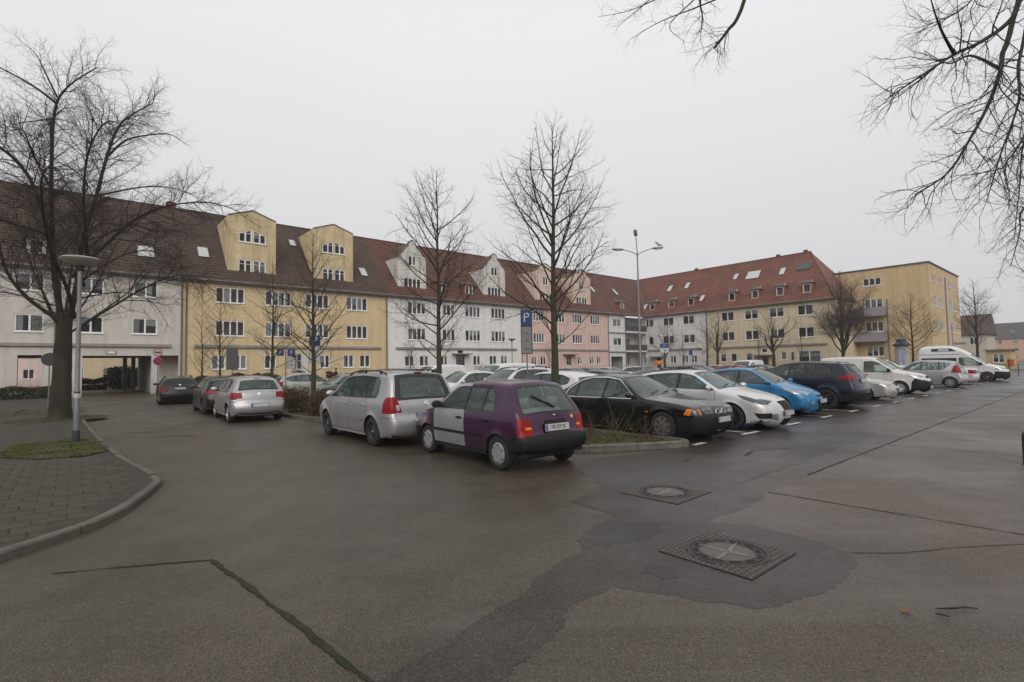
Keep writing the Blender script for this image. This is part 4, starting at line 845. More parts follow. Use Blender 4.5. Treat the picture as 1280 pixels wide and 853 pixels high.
place_tree('street_tree', 'slender bare tree rising behind the silver minivan in front of the white house', young_tree(5, 8.35, .21, .105, 2.2, 5.0, 55), AB(9.1, 14.55), BARKY, TWIG, G_PARK, 2.0)
place_tree('street_tree', 'small bare mossy tree in the planting bed between the silver hatchback and the minivan', young_tree(33, 6.6, .22, .10, 1.9, 5.0, 55), AB(6.4, 18.4), BARKY, TWIGG, G_PARK, 1.0)
place_tree('street_tree', 'thin bare mossy tree in front of the second window column of the ochre house', young_tree(44, 7.3, .2, .085, 1.8, 4.6, 52), AB(7.4, 27.1), BARKY, TWIGG, G_PARK, 0)
place_tree('street_tree', 'thin bare mossy tree before the first window column of the ochre house', young_tree(45, 7.0, .15, .075, 1.7, 4.6, 50), AB(7.27, 38.4), BARKY, TWIGG, G_PARK, 3)
place_tree('street_tree', 'thinnest bare tree, leftmost in front of the ochre house by the drainpipe', young_tree(46, 6.8, .12, .07, 1.6, 4.4, 48), AB(6.72, 41.6), BARKY, TWIGG, G_PARK, 4)

def big_tree(seed, limbs, trunk, tr, scale=1.0, dens=1.0, trt=.42):
    """limbs: hand-laid main limbs (points in the tree's own metres), each with its radius; finer wood grows from them"""
    rr = random.Random(seed); brs = []
    tp = smooth_pts(trunk, 6); n = len(tp) - 1; brs.append((0, tp, root_flare(tp, [tr * (1 - trt * i / n) for i in range(n + 1)], 1.28, .5)))
    P = dict(seg=[0, 7, 6, 5, 3], jit=[0, .13, .19, .22, .24], up=[0, .05, .03, -.01, -.03], n=[0, 4.6 * dens, 7.0 * dens, 9.5 * dens], t0=[0, .22, .16, .12], ang=[0, 44, 42, 44], tip=.2, min=[0, 5, 3, 2],
             len=[None, lambda t, L: max(.6, min(2.3, L * .31) * (1.12 - .62 * t)), lambda t, L: max(.35, L * .42 * (1.1 - .6 * t)), lambda t, L: max(.16, L * .40)], rk=[0, .0085, .0066, .0075])
    for r0, pts in limbs:
        q = smooth_pts(pts, 5); m = len(q) - 1; L = sum((b - a).length for a, b in zip(q[:-1], q[1:])); rad = [r0 * (1 - .86 * (i / m) ** .85) for i in range(m + 1)]
        brs.append((1, q, rad)); spawn(brs, q, rad, dirs_of(q), L, 1, P, rr)
    return brs
k_ = .02875
def PX(L, u0=75, v0=527, k=k_): return [((u - u0) * k, d, (v0 - v) * k) for u, v, d in L]
# old tree on the pavement: limbs measured against its trunk foot, 2.9 cm to the unit
LIMBS = [(.20, [(75, 410, 0), (70, 350, -.2), (69, 300, -.3), (72, 228, -.5), (77, 145, -.6), (90, 98, -.5), (124, 62, -.4)]), (.19, [(80, 405, .1), (84, 350, .3), (84, 300, .5), (88, 235, .9), (95, 170, 1.2), (103, 125, 1.4), (121, 98, 1.5), (146, 72, 1.8)]),
         (.13, [(70, 330, -.2), (62, 235, -1.0), (32, 195, -1.8), (0, 181, -2.4), (-50, 172, -3)]), (.10, [(72, 195, -.5), (60, 152, -.2), (45, 136, .3), (5, 127, .8), (-40, 122, 1.2)]), (.085, [(79, 130, -.6), (56, 104, -.9), (22, 78, -1.2), (-8, 58, -1.6)]),
         (.085, [(95, 176, 1.2), (115, 154, 1.3), (150, 141, 1.5), (188, 138, 1.6), (217, 153, 1.7)]), (.12, [(96, 330, .3), (108, 300, -.2), (122, 262, -.8), (150, 224, -1.4), (182, 203, -1.9), (232, 195, -2.6), (278, 210, -3.1)]),
         (.12, [(92, 350, -.2), (110, 300, .7), (142, 258, 1.4), (187, 236, 2.0), (240, 226, 2.7), (298, 238, 3.2)]), (.14, [(80, 410, 0), (58, 380, -.8), (45, 350, -1.2), (40, 305, -1.6), (15, 270, -2.2), (-30, 258, -3)]), (.13, [(84, 400, .2), (97, 365, -.6), (103, 330, -1.4), (125, 290, -2.4), (160, 262, -3.2), (205, 262, -3.8), (245, 290, -4.2)]),
         (.09, [(86, 415, .2), (100, 385, 1.2), (128, 350, 2.2), (165, 330, 3.0), (205, 340, 3.6), (235, 372, 4.0)]), (.09, [(72, 420, 0), (45, 400, 1.2), (10, 390, 2.2), (-40, 400, 3.2)]), (.08, [(82, 290, .6), (60, 255, 2.2), (30, 240, 3.4), (-10, 250, 4.4)]), (.08, [(74, 250, -.4), (100, 225, -2.0), (130, 215, -3.2), (170, 230, -4.4)]),
         (.075, [(88, 235, .9), (110, 205, 2.4), (140, 195, 3.4), (180, 205, 4.2)]), (.07, [(70, 300, -.3), (40, 290, -2), (10, 300, -3.5), (-20, 325, -4.5)]), (.06, [(80, 120, -.6), (78, 90, -1.0), (72, 62, -1.2), (60, 45, -1.4)]), (.05, [(96, 165, 1.2), (92, 130, 2.0), (98, 95, 2.4), (106, 70, 2.7)]),
         (.06, [(92, 360, .3), (112, 338, -.5), (150, 330, -1.2), (185, 350, -1.6), (210, 392, -1.8)]), (.06, [(94, 352, .2), (125, 318, .8), (165, 306, 1.4), (205, 322, 1.9), (232, 362, 2.2)]), (.05, [(90, 374, .3), (112, 362, 1.4), (138, 372, 2.2), (158, 405, 2.6)]), (.055, [(70, 372, -.2), (45, 348, .8), (15, 346, 1.5), (-18, 372, 2.0)]), (.05, [(68, 386, 0), (44, 374, -1.2), (20, 382, -2.0), (-6, 412, -2.4)]), (.05, [(80, 330, .4), (60, 308, 1.6), (32, 312, 2.6), (8, 345, 3.2)]), (.05, [(100, 318, -.1), (135, 285, .4), (170, 278, .9), (205, 300, 1.3)]), (.045, [(96, 300, .3), (120, 262, 2.0), (150, 252, 3.2), (186, 268, 4.0)])]
place_tree('old_street_tree', 'large old bare tree with a thick mossy trunk right behind the near street lamp', big_tree(3, [(r * .58, PX([(u, v, d) if u < 120 else (120 + (u - 120) * .70, v, d) for u, v, d in [(u_, v_ if v_ > 150 else 150 - (150 - v_) * .72, d_) for u_, v_, d_ in p]])) for r, p in LIMBS], PX([(75, 529, 0), (76, 480, 0), (77, 430, 0), (79, 395, 0)]), .325, dens=1.2), (-16.2, 18.4, .08), BARK, TWIG, 'old trees on the pavement')
sheet('tree_pit', wobble([(-16.2 + 1.35 * math.cos(a_), 18.4 + 1.35 * math.sin(a_)) for a_ in np.linspace(0, 6.28, 17)[:-1]], .1, .3, 4), .090, SOILM)
grass_mass('leaf_litter', [(-16.2 + 1.5 * math.cos(a_), 18.4 + 1.5 * math.sin(a_)) for a_ in np.linspace(0, 6.28, 17)[:-1]], .089, 5000, .04, 31, weights=(2, 3, 5))
def auto_limbs(seed, H, n, spread, z0, r0):
    r = random.Random(seed); out = []
    for i in range(n):
        a = 2.4 * i + r.gauss(0, .3); f = (i + .5) / n; e = R(28 + 52 * f); L = H * (.62 - .08 * f); p = Vector((0, 0, z0 + f * .9)); pts = [p]; d = Vector((math.cos(a) * math.cos(e), math.sin(a) * math.cos(e), math.sin(e)))
        for k in range(6): d = (d + Vector((r.gauss(0, .1), r.gauss(0, .1), .10 - .02 * k))).normalized(); p = p + Vector((d.x * spread, d.y * spread, d.z)) * L / 6; pts.append(p)
        out.append((r0 * (.75 + .35 * r.random()), [tuple(q) for q in pts]))
    return out
place_tree('old_street_tree', 'second old bare tree farther along the pavement, half hidden by the nearer trunk', big_tree(8, auto_limbs(8, 11.5, 8, .7, 3.3, .075), [(0, 0, 0), (.05, 0, 1.6), (0, .05, 3.2), (0, 0, 4.4)], .20, dens=.75), (-21.6, 24.6, .08), BARK, TWIG, 'old trees on the pavement')
# old trees before the right-hand row
G_ROW = 'bare trees before the right-hand row of houses'
def mid_tree(seed, H, n, z0, r0, spread=1.0, dens=.6):
    r = random.Random(seed * 3); lead = [(0, 0, 0), (.05, .02, z0 * .5), (-.03, .05, z0), (r.gauss(0, .15), r.gauss(0, .15), z0 + (H - z0) * .35), (r.gauss(0, .25), r.gauss(0, .25), H * .8)]
    return big_tree(seed, [(q * r.uniform(.6, 1.0), [tuple(Vector(p) + Vector((r.gauss(0, .05), r.gauss(0, .05), 0)) * k) for k, p in enumerate(pts)]) for q, pts in auto_limbs(seed, H, n, spread, z0, r0 * .42)], lead, r0, dens=dens * 1.5, trt=.93)
def at_u(u, D): return ((u - 640) / 640 * D, D, 0)
def row_tree(a, b, label, brs, tw=TWIGR, rz=0): return place_tree('row_tree', label, brs, AB(a, b), BARK, tw, G_ROW, rz)
row_tree(67.0, 43.5, 'thin bare tree before the door of the grey-white house', mid_tree(61, 9.5, 6, 2.2, .20, .62, .5), TWIGR, 1)
row_tree(66.5, 40.2, 'slim young bare tree before the grey-white house', young_tree(62, 7.0, .2, .07, 1.3, 3.5, 48), TWIGR)
row_tree(65.5, 36.0, 'bare tree with a fine twiggy outline at the seam of the grey-white and cream houses', young_tree(63, 9.2, .15, .13, 2.2, 4.0, 62), TWIGR)
row_tree(65.0, 34.2, 'bare forked tree in front of the leftmost cream house windows', mid_tree(64, 9.0, 6, 2.6, .24, .8, .5), TWIGR, 2)
row_tree(64.6, 26.9, 'bare forked tree before the middle of the cream house', mid_tree(65, 8.5, 7, 2.6, .26, .85, .55), TWIGR, 4)
row_tree(64.5, 28.6, 'slim young bare tree beside the forked tree of the cream house', young_tree(66, 6.5, .2, .06, 1.2, 3.5, 45), TWIGR)
row_tree(63.5, 23.3, 'slim young bare tree before the cream house shop window', young_tree(67, 6.8, .2, .06, 1.2, 3.5, 45), TWIGR)
row_tree(63.0, 18.9, 'large dense bare tree with several stems before the flat-roofed block', mid_tree(68, 14.2, 10, 2.2, .30, .55, .8), TWIGR, .5)
row_tree(65.5, 13.4, 'low bare round-crowned tree before the gold wall of the flat-roofed block', young_tree(69, 8.3, .22, .14, 2.9, 3.4, 56), TWIGG, 1.2)
row_tree(69.0, 8.9, 'bare tree with steep branches right of the flat-roofed block behind the camper', young_tree(70, 9.6, .25, .15, 2.6, 3.4, 46), TWIGR, 2.2)
place_tree('street_tree', 'brownish bare tree whose twigs reach in at the right picture edge above the street', young_tree(71, 11.5, .3, .22, 2.7, 4.0, 52), (28.3, 26.0, 0), BARK, TWIGR)
# overhanging tree by the right-hand kerb, its trunk outside the picture
RB = (11.6, 8.6, 0)
def QX(L, D=8.6): return [((u + (26 if 1060 < u < 1270 else 0) - 640) / 640 * (D + d) - RB[0], d, 1.7 + (448 - v) / 640 * (D + d)) for u, v, d in L]
RL = [(.085, [(-.2, 0, 4.0)] + QX([(1340, -60, .3), (1268, 9, 0), (1226, 41, -.3), (1189, 58, -.4), (1144, 86, -.6), (1102, 113, -.7)])), (.09, [(-.2, .1, 3.6)] + QX([(1330, -10, .8), (1282, 48, .6), (1247, 80, .4), (1230, 122, .2), (1203, 168, .1), (1171, 213, 0), (1128, 240, -.1)])),
      (.05, [(-.3, .2, 3.4)] + QX([(1330, 160, 1.4), (1280, 192, 1.0), (1240, 208, .7), (1196, 216, .5)])), (.055, [(-.2, -.1, 4.4)] + QX([(1350, -20, -.4), (1300, 60, -.8), (1268, 120, -1.0), (1240, 190, -1.2), (1222, 240, -1.2)])),
      (.05, [(-.2, .3, 3.0)] + QX([(1340, 230, 2.0), (1290, 262, 1.8), (1258, 290, 1.6), (1243, 335, 1.5)])), (.05, [(-.2, .3, 3.2)] + QX([(1350, 130, 2.4), (1300, 170, 2.2), (1262, 230, 2.0), (1250, 300, 2.0)])), (.045, QX([(1189, 58, -.4), (1172, 20, -.8), (1160, -30, -1.0)])), (.05, QX([(1246, 78, .4), (1210, 60, .9), (1180, 70, 1.3), (1150, 52, 1.6)])),
      (.05, [(-.1, -.2, 4.6)] + QX([(1320, -90, 1.2), (1250, -50, 1.2), (1200, 0, 1.3), (1150, 20, 1.4)])), (.085, [(0, 0, 5.0)] + QX([(1250, -330, -.6), (1080, -250, -.8), (985, -110, -.8), (943, -5, -.9), (926, 20, -.9), (907, 44, -.9)])), (.045, QX([(1080, -250, -.8), (1000, -150, -1.4), (900, -50, -1.5), (893, 5, -1.5), (890, 24, -1.5)])), (.03, QX([(1000, -150, -1.4), (890, -70, -1.2), (830, -25, -1.0), (785, 12, -1.0)])), (.022, QX([(925, -60, -1.2), (880, -18, -1.0), (850, 14, -.9), (868, 34, -.8)])), (.022, QX([(935, -30, -.9), (885, -10, -1.3), (838, 8, -1.5), (800, 30, -1.6)])), (.02, QX([(905, -60, -1.3), (850, -30, -1.2), (800, -8, -1.1), (758, 0, -1.0)]))]
def hang_tree():
    r = random.Random(77); brs = []
    tp = smooth_pts([(0, 0, 0), (.05, 0, 2), (-.05, 0, 4), (.1, .1, 7)], 5); n = len(tp) - 1; brs.append((0, tp, root_flare(tp, [.30 * (1 - .5 * i / n) for i in range(n + 1)])))
    P = dict(seg=[0, 7, 6, 5, 3], jit=[0, .17, .20, .22, .24], up=[0, -.03, -.03, -.01, -.01], n=[0, 3.6, 6.0, 7.5], t0=[0, .35, .15, .12], ang=[0, 44, 42, 44], tip=.2, min=[0, 5, 3, 2], len=[None, None, lambda t, L: max(.2, L * .42 * (1.1 - .6 * t)), lambda t, L: max(.10, L * .4)], rk=[0, .0085, .0058, .0052])
    for i_, (r0, pts) in enumerate(RL):
        kk = .55 if i_ >= 9 else 1.0; P['len'][1] = lambda t, L, kk=kk: kk * max(.4, min(1.35, L * .18) * (1.12 - .5 * t)); P['t0'][1] = .80 if i_ == 9 else (.35 if i_ >= 10 else .35); P['n'][1] = 1.0 if i_ == 9 else 3.6
        q = smooth_pts(pts, 5); m = len(q) - 1; L = sum((b - a).length for a, b in zip(q[:-1], q[1:])); rad = [r0 * (1 - .84 * (i / m) ** .8) for i in range(m + 1)]
        rad = [x * (.68 if i_ != 9 else .5) + (.012 if i_ == 9 else 0) for x in rad]; brs.append((1, q, rad)); spawn(brs, q, rad, dirs_of(q), L, 1, P, r)
    return brs
place_tree('overhanging_tree', 'old tree whose dark bare boughs hang into the sky at the upper right', hang_tree(), RB, BARK, TWIG)
# ================================================================ HEDGES AND SHRUBS
def leaf_mass(seed, n, box, size, shape='hedge'):
    r = np.random.default_rng(seed); x = r.uniform(0, 1, (n, 3)) * 2 - 1
    if shape == 'hedge':
        x[:, 2] = np.abs(x[:, 2]) ** .6 * np.sign(x[:, 2]); top = .82 + .18 * np.sin(x[:, 0] * box[0] * 2.3 + seed) * np.cos(x[:, 0] * box[0] * .9 + 1)
        z = (x[:, 2] * .5 + .5) * top; P = np.stack([x[:, 0] * box[0], x[:, 1] * box[1] * (1 - .35 * z ** 3), z * box[2]], 1)
    else:
        x /= np.maximum(1e-6, np.linalg.norm(x, axis=1, keepdims=True)); rad = r.random((n, 1)) ** .35 * (1 + .18 * np.sin(x[:, :1] * 7 + seed) * np.cos(x[:, 1:2] * 6)); x *= rad
        P = np.stack([x[:, 0] * box[0], x[:, 1] * box[1], np.maximum(.02, (x[:, 2] * .55 + .5) * box[2])], 1)
    A = r.normal(size=(n, 3)); A /= np.linalg.norm(A, axis=1, keepdims=True); B = np.cross(A, r.normal(size=(n, 3))); B /= np.linalg.norm(B, axis=1, keepdims=True); s = size * r.uniform(.5, 1.4, (n, 1))
    V = np.stack([P - A * s, P + B * s * .5, P + A * s, P - B * s * .5], 1).reshape(-1, 3); V[:, 2] = np.maximum(V[:, 2], .01)
    return V, np.arange(n * 4).reshape(-1, 4), r.integers(0, 3, n)
HB = [mat('hedge_brown_a', (.060, .034, .022), .9), mat('hedge_brown_b', (.085, .045, .030), .9), mat('hedge_brown_c', (.045, .038, .018), .9)]
HG = [mat('hedge_green_a', (.030, .042, .012), .85), mat('hedge_green_b', (.045, .052, .018), .85), mat('hedge_green_c', (.055, .040, .020), .9)]
HR = [mat('hedge_red_a', (.070, .024, .020), .9), mat('hedge_red_b', (.095, .034, .026), .9), mat('hedge_red_c', (.050, .024, .018), .9)]
HD = [mat('dry_leaf_a', (.10, .062, .030), .9), mat('dry_leaf_b', (.065, .048, .022), .9), mat('dry_leaf_c', (.085, .072, .030), .9)]
def stems(seed, n, box, h, m, parent, up=.35, r0=.008):
    r = random.Random(seed); brs = []
    P = dict(seg=[5, 4, 3], jit=[.14, .18, .2], up=[.03, .03, .02], n=[4, 5], t0=[.25, .2], ang=[40, 42], tip=.25, min=[2, 1], len=[lambda t, L: L * .45 * (1.1 - .5 * t), lambda t, L: L * .4], rk=[.007, .006])
    for i in range(n):
        p = Vector((r.uniform(-1, 1) * box[0] * .8, r.uniform(-1, 1) * box[1] * .8, 0)); d = Vector((r.gauss(0, up), r.gauss(0, up), 1)).normalized(); grow(brs, p, d, h * r.uniform(.6, 1.1), r0, 0, P, r)
    return tubes('stems', brs, {0: 5, 1: 3, 2: 3}, m, parent)
def hedge(name, label, a, b, rz, box, mats, n=2600, size=.05, shape='hedge', seed=1, cat='hedge', group=None, st=14, z=0.0):
    t = thing(name, label, cat, AB(a, b, z), rz, group); V, F, MI = leaf_mass(seed, n, box, size, shape)
    link('leaves', np_mesh('leaves', V, F, mats, False, MI), t); stems(seed, st, box, box[2] * 1.05, TWIG, t); return t
GH = 'clipped hedges along the ochre house'
hedge('hedge', 'low green hedge at the left end of the ochre house', 7.8, 47.6, A_ROW, (1.3, .5, 1.5), HG, 4560, 0.069, seed=1, group=GH); hedge('hedge', 'brown hedge below the two leftmost ground floor windows of the ochre house', 10.6, 47.5, A_ROW, (1.4, .55, 1.6), HB, 4940, 0.069, seed=2, group=GH)
hedge('hedge', 'green and brown hedge left of the white door of the ochre house', 13.3, 47.5, A_ROW, (1.5, .55, 1.5), HG, 4560, 0.069, seed=3, group=GH); hedge('hedge', 'dark red rounded bush close left of the white door', 14.9, 46.9, A_ROW, (.9, .7, 1.6), HR, 3420, 0.069, 'ball', 4, 'bush', None)
hedge('hedge', 'dark red hedge below the person walking past the ochre house', 18.9, 46.6, A_ROW, (1.5, .6, 1.55), HR, 4940, 0.069, seed=5, group=GH); hedge('bush', 'round dark green bush at the end of the dark red hedge', 20.9, 46.5, A_ROW, (.75, .65, 1.55), HG, 3420, 0.057, 'ball', 6, 'bush')
hedge('hedge', 'thin low hedge near the right end of the ochre house', 23.2, 47.3, A_ROW, (1.3, .5, 1.25), HG, 3420, 0.069, seed=7, group=GH)
GP = 'low hedges along the pink house'
hedge('bush', 'brown bush by the door of the white house', 34.9, 46.4, A_ROW, (1.0, .8, 1.9), HB, 900, .05, 'ball', 8, 'bush', st=24); hedge('bush', 'brown bush between two ground floor windows of the white house', 39.2, 46.4, A_ROW, (1.5, .8, 1.3), HB, 1200, .05, 'ball', 9, 'bush', st=24)
hedge('hedge', 'dark red hedge right of the pink house door', 54.5, 46.8, A_ROW, (1.3, .6, 1.2), HR, 2850, 0.081, seed=10, group=GP); hedge('hedge', 'brown hedge at the right end of the pink house', 58.4, 46.8, A_ROW, (1.8, .6, 1.2), HB, 3420, 0.081, seed=11, group=GP); hedge('hedge', 'low green hedge along the front of the white house', 29.5, 47.3, A_ROW, (3.6, .5, 1.25), HG, 5700, 0.069, seed=12)
hedge('bush', 'dark round evergreen bush seen through the wide passage opening', 3.7, 66.5, A_ROW, (1.7, 1.4, 2.3), HG, 6500, .11, 'ball', 13, 'bush'); hedge('hedge', 'low clipped hedge in the yard seen through the wide passage opening', .6, 67.5, A_ROW, (1.8, .8, 1.3), HG, 6000, .10, seed=14)
hedge('hedge', 'low dark hedge on the pavement in front of the narrow passage opening', -2.7, 47.0, A_ROW, (1.7, .6, .95), HG, 6000, .08, seed=15)
place_tree('young_tree', 'small bare tree at the corner between the ochre and the white house', young_tree(81, 4.2, .2, .05, 1.5, 5.0, 40), AB(25.6, 45.8), BARKY, TWIGR)
place_tree('young_tree', 'small bare tree before the left end of the pink house', young_tree(82, 4.6, .2, .05, 1.5, 5.0, 42), AB(45.2, 46.0), BARKY, TWIGR)
# ================================================================ PLANTING BEDS
BEDK = mat('bed_kerb', (.115, .105, .09), .75, var=.35, vscale=5, bump=.3, bscale=50, objvar=.12)
def bed(label, ab, hz, seed):
    pts = abp(*ab); t = thing('planting_bed', label, 'planting bed'); s = sheet('soil', wobble(pts, .02, .3, seed), hz, mat('bed_soil', (.050, .034, .022), .95, var=.5, vscale=4, bump=.9, bscale=25)); s.parent = t
    if 'kind' in s: del s['kind']
    P = [Vector((*p, 0)) for p in pts] + [Vector((*pts[0], 0))]; kerb_run(t, P[::-1], 1.0, .11, hz + .03, seed=seed); return pts, t
KERB = BEDK
B1 = [(7.35, 16.2), (7.35, 7.0), (7.62, 6.62), (8.5, 6.12), (9.3, 5.72), (9.58, 5.70), (9.70, 5.95), (9.70, 10.3), (9.75, 16.2)]
p1, bed1 = bed('kerbed planting bed with moss and bare shrubs beside the black saloon', B1[::-1], .10, 3)
B2 = [(5.75, 25.0), (5.75, 18.5), (6.1, 17.0), (7.4, 16.8), (7.75, 17.2), (7.75, 25.0)]
p2, bed2 = bed('kerbed planting bed with dry brown shrubs right of the silver hatchback', B2[::-1], .10, 4)
def ins(pts, k): c = np.mean(pts, 0); return [tuple(c + (np.array(p) - c) * k) for p in pts]
g1 = grass_mass('moss', abp((7.5, 12), (7.5, 7.1), (8.6, 6.35), (9.45, 5.95), (9.55, 12)), .104, 22000, .05, 21, weights=(3, 6, 2)); g1.parent = bed1; g2 = grass_mass('leaf_litter', abp((5.9, 24.8), (5.9, 18.6), (6.2, 17.2), (7.3, 17.0), (7.6, 17.3), (7.6, 24.8)), .104, 9000, .05, 22, weights=(2, 1, 8)); g2.parent = bed2
ROSE = mat('rose_stem', (.085, .075, .035), .85, var=.4, vscale=6); ROSER = mat('rose_stem_red', (.085, .045, .03), .85, var=.4, vscale=6)
for k, (a, b, h, lab) in enumerate(((8.1, 7.3, .75, 'bare thorny shrub at the kerb nearest the purple hatchback'), (8.75, 7.0, .8, 'bare sprawling shrub before the rear door of the black saloon'), (9.2, 6.6, .55, 'low bare shrub before the front wheel of the black saloon'), (8.2, 8.6, .8, 'bare shrub behind the purple hatchback deeper in the bed'))):
    t = thing('bare_shrub', lab, 'shrub', AB(a, b, .1), k, 'bare shrubs in the planting bed'); stems(90 + k, 17, (.34, .34), h, ROSE if k % 2 else ROSER, t, .75, .009)
for k, (a, b) in enumerate(((6.45, 17.75), (7.15, 17.5), (6.5, 20.2), (7.1, 19.0), (6.6, 22.5))):
    hedge('dry_shrub', ('dry brown leafy shrub at the near kerb of the left bed', 'dry brown leafy shrub nearest the silver minivan', 'dry brown leafy shrub close behind the silver hatchback', 'dry brown shrub around the small mossy tree foot', 'dry brown leafy shrub farthest back in the left bed')[k], a, b, k, (.55, .55, .95), HD, 1900, .035, 'ball', 30 + k, 'shrub', 'dry brown shrubs in the left bed', st=40, z=.08)
# ================================================================ LAMPS
GALV = mat('galvanised', (.20, .21, .215), .5, .55, var=.25, vscale=3, bump=.1, bscale=40); LAMPG = mat('lamp_shell', (.30, .30, .28), .55, .1, var=.15, vscale=5); LAMPW = mat('lamp_diffuser', (.55, .56, .52), .4); POLEB = mat('pole_dark_foot', (.02, .02, .022), .7); STICK = mat('sticker_pale', (.45, .46, .48), .5)
def disc_lamp(loc, label, h, k=1.0, group=None):
    t = thing('street_lamp', label, 'street lamp', loc, 0, group); p = MB(); p.lathe([(.070, 0), (.070, .05), (.063, .4), (.059, 1.2), (.049, 1.25), (.045, h - .12)], 14); p.build('pole', GALV, t, True, 40)
    f = MB(); f.lathe([(.074, .0), (.074, .24), (.065, .26)], 14); f.build('foot', POLEB, t, True, 40); c = MB(); c.lathe([(.06, h - .16), (.085, h - .14), (.09, h - .03)], 14); c.build('collar', POLEB, t, True, 40)
    d = MB(); d.lathe([(.09, h - .03), (.28 * k, h + .02), (.43 * k, h + .09), (.46 * k, h + .11)], 32); d.build('diffuser', LAMPW, t, True, 40); s = MB(); s.lathe([(.46 * k, h + .11), (.47 * k, h + .125), (.40 * k, h + .16), (.2 * k, h + .19), (.0, h + .2)], 32); s.build('lamp_cap', LAMPG, t, True, 40)
    b = MB(); b.lathe([(.0625, 1.02), (.0625, 1.12)], 14); b.build('sticker', STICK, t); q = MB(); q.lathe([(.0625, 1.14), (.0625, 1.17)], 14); q.build('sticker', BLACKP, t); return t
BLACKP = mat('black_paint', (.015, .015, .016), .5)
GL = 'mushroom street lamps with flat round heads'
disc_lamp((-10.36, 12.21, .10), 'nearest mushroom street lamp on a grey pole in the grass patch', 4.22, .86, GL); disc_lamp((-22.0, 24.6, .10), 'second mushroom lamp left of the thick tree trunk', 4.4, 1.0, GL); disc_lamp(AB(33.6, 39.5), 'distant mushroom lamp before the white house at its right end', 4.3, 1.0, GL)
# three-armed mast
mt = thing('mast_lamp', 'tall galvanised lamp mast with three arms in the middle of the car park', 'lamp mast', at_u(800, 38.0)); m = MB(); H_ = 10.05; m.lathe([(.13, 0), (.12, .1), (.11, 1.5), (.085, 1.6), (.05, H_)], 16); m.build('pole', GALV, mt, True, 40)
def lamp_head(p, d, nm, lab=None):
    M = Matrix.Translation(p) @ d.to_track_quat('X', 'Z').to_matrix().to_4x4(); b = MB(); b.bbox(0, .85, -.13, .13, -.06, .08, .055, 0, M); o = b.build(nm, LAMPG, mt, True, 50); g = MB(); g.ball((.48, 0, -.06), (.3, .10, .06), 12, 0, M); g.build('lamp_glass', LAMPW, o, True); return o
for dx, dy, dz, ln in ((-1, .1, .22, 1.0), (1, .1, .28, 1.15)):
    e = Vector((dx * ln, dy, H_ + dz)); a = MB(); a.tube([(0, 0, H_ - .25), (dx * .3, dy * .3, H_ - .02), tuple(e)], .03, 6); a.build('arm', GALV, mt, True, 60); lamp_head(e, Vector((dx, dy, .08)), 'lamp_head')
a = MB(); a.tube([(0, 0, H_ - .3), (-.12, -.3, H_ + .55), (-.22, -.6, H_ + 1.1)], .03, 6); a.build('arm', GALV, mt, True, 60); lamp_head(Vector((-.22, -.6, H_ + 1.08)), Vector((-.25, -.8, .25)), 'lamp_head')
GULL = mat('gull_grey', (.42, .42, .43), .8); GULLD = mat('bird_dark', (.03, .03, .032), .8)
def bird(loc, label, m, k=1.0, rz=0):
    t = MB(); t.ball((0, 0, .14), (.17, .075, .085), 12, 0, Matrix.Rotation(R(-18), 4, 'Y')); t.ball((.15, 0, .27), (.055, .048, .05), 10); t.tube([(.1, 0, .17), (.15, 0, .26)], [.06, .042], 8); t.tube([(.19, 0, .27), (.25, 0, .255)], [.014, .004], 6); t.add([(-.12, -.04, .12), (-.12, .04, .12), (-.34, .03, .05), (-.34, -.03, .05), (-.12, 0, .16), (-.34, 0, .065)], [(0, 3, 5, 4), (1, 4, 5, 2), (0, 1, 2, 3)])
    t.tube([(.02, .03, .08), (.03, .03, 0)], .008, 5); t.tube([(.02, -.03, .08), (.03, -.03, 0)], .008, 5)
    o = t.build('bird', m, None, True); o.location = loc; o.rotation_euler = (0, 0, rz); o.scale = (k, k, k); tag(o, label, 'bird')
MP = Vector(at_u(800, 38.0))
bird(MP + Vector((1.62, .1, H_ + .42)), 'grey gull standing on the right arm of the lamp mast', GULL, 1.25, R(200)); 
# ================================================================ SIGNS
SBLUE = mat('sign_blue', (.010, .042, .16), .55); SWHITE = mat('sign_white', (.45, .45, .44), .45); SGREYB = mat('sign_back', (.20, .205, .21), .5, .4, var=.15, vscale=4); SRED = mat('sign_red', (.42, .02, .025), .45); SINK = mat('sign_ink', (.03, .03, .032), .5)
def facing(p): return math.atan2(p[1], p[0]) - math.pi / 2
def sign_post(loc, label, rz, h, group=None, r=.03):
    t = thing('traffic_sign', label, 'traffic sign', loc, rz, group); p = MB(); p.tube([(0, .045, 0), (0, .045, h)], r, 10); p.build('post', GALV, t, True, 60); return t
def plate(t, x, z, w, h, m, name='sign_plate', txt=None, tm=None, ts=.3, y=0.0, border=None):
    b = MB(); b.bbox(x - w / 2, x + w / 2, y - .004, y + .004, z, z + h, .003); b.box(x - w / 2 + .01, x + w / 2 - .01, y + .0045, y + .02, z + .02, z + .05, 1); o = b.build(name, [m, SGREYB], t)
    if border: 
        f = MB(); k = .012
        for a0, a1, c0, c1 in ((0, w, 0, k), (0, w, h - k, h), (0, k, k, h - k), (w - k, w, k, h - k)): f.box(x - w / 2 + a0, x - w / 2 + a1, y - .007, y - .0045, z + c0, z + c1)
        f.build('border', border, o)
    if txt: text_mesh('lettering', txt, ts, tm or SWHITE, o, Matrix.Translation((x, y - .007, z + h / 2)) @ Matrix.Rotation(R(90), 4, 'X'), .001)
    return o
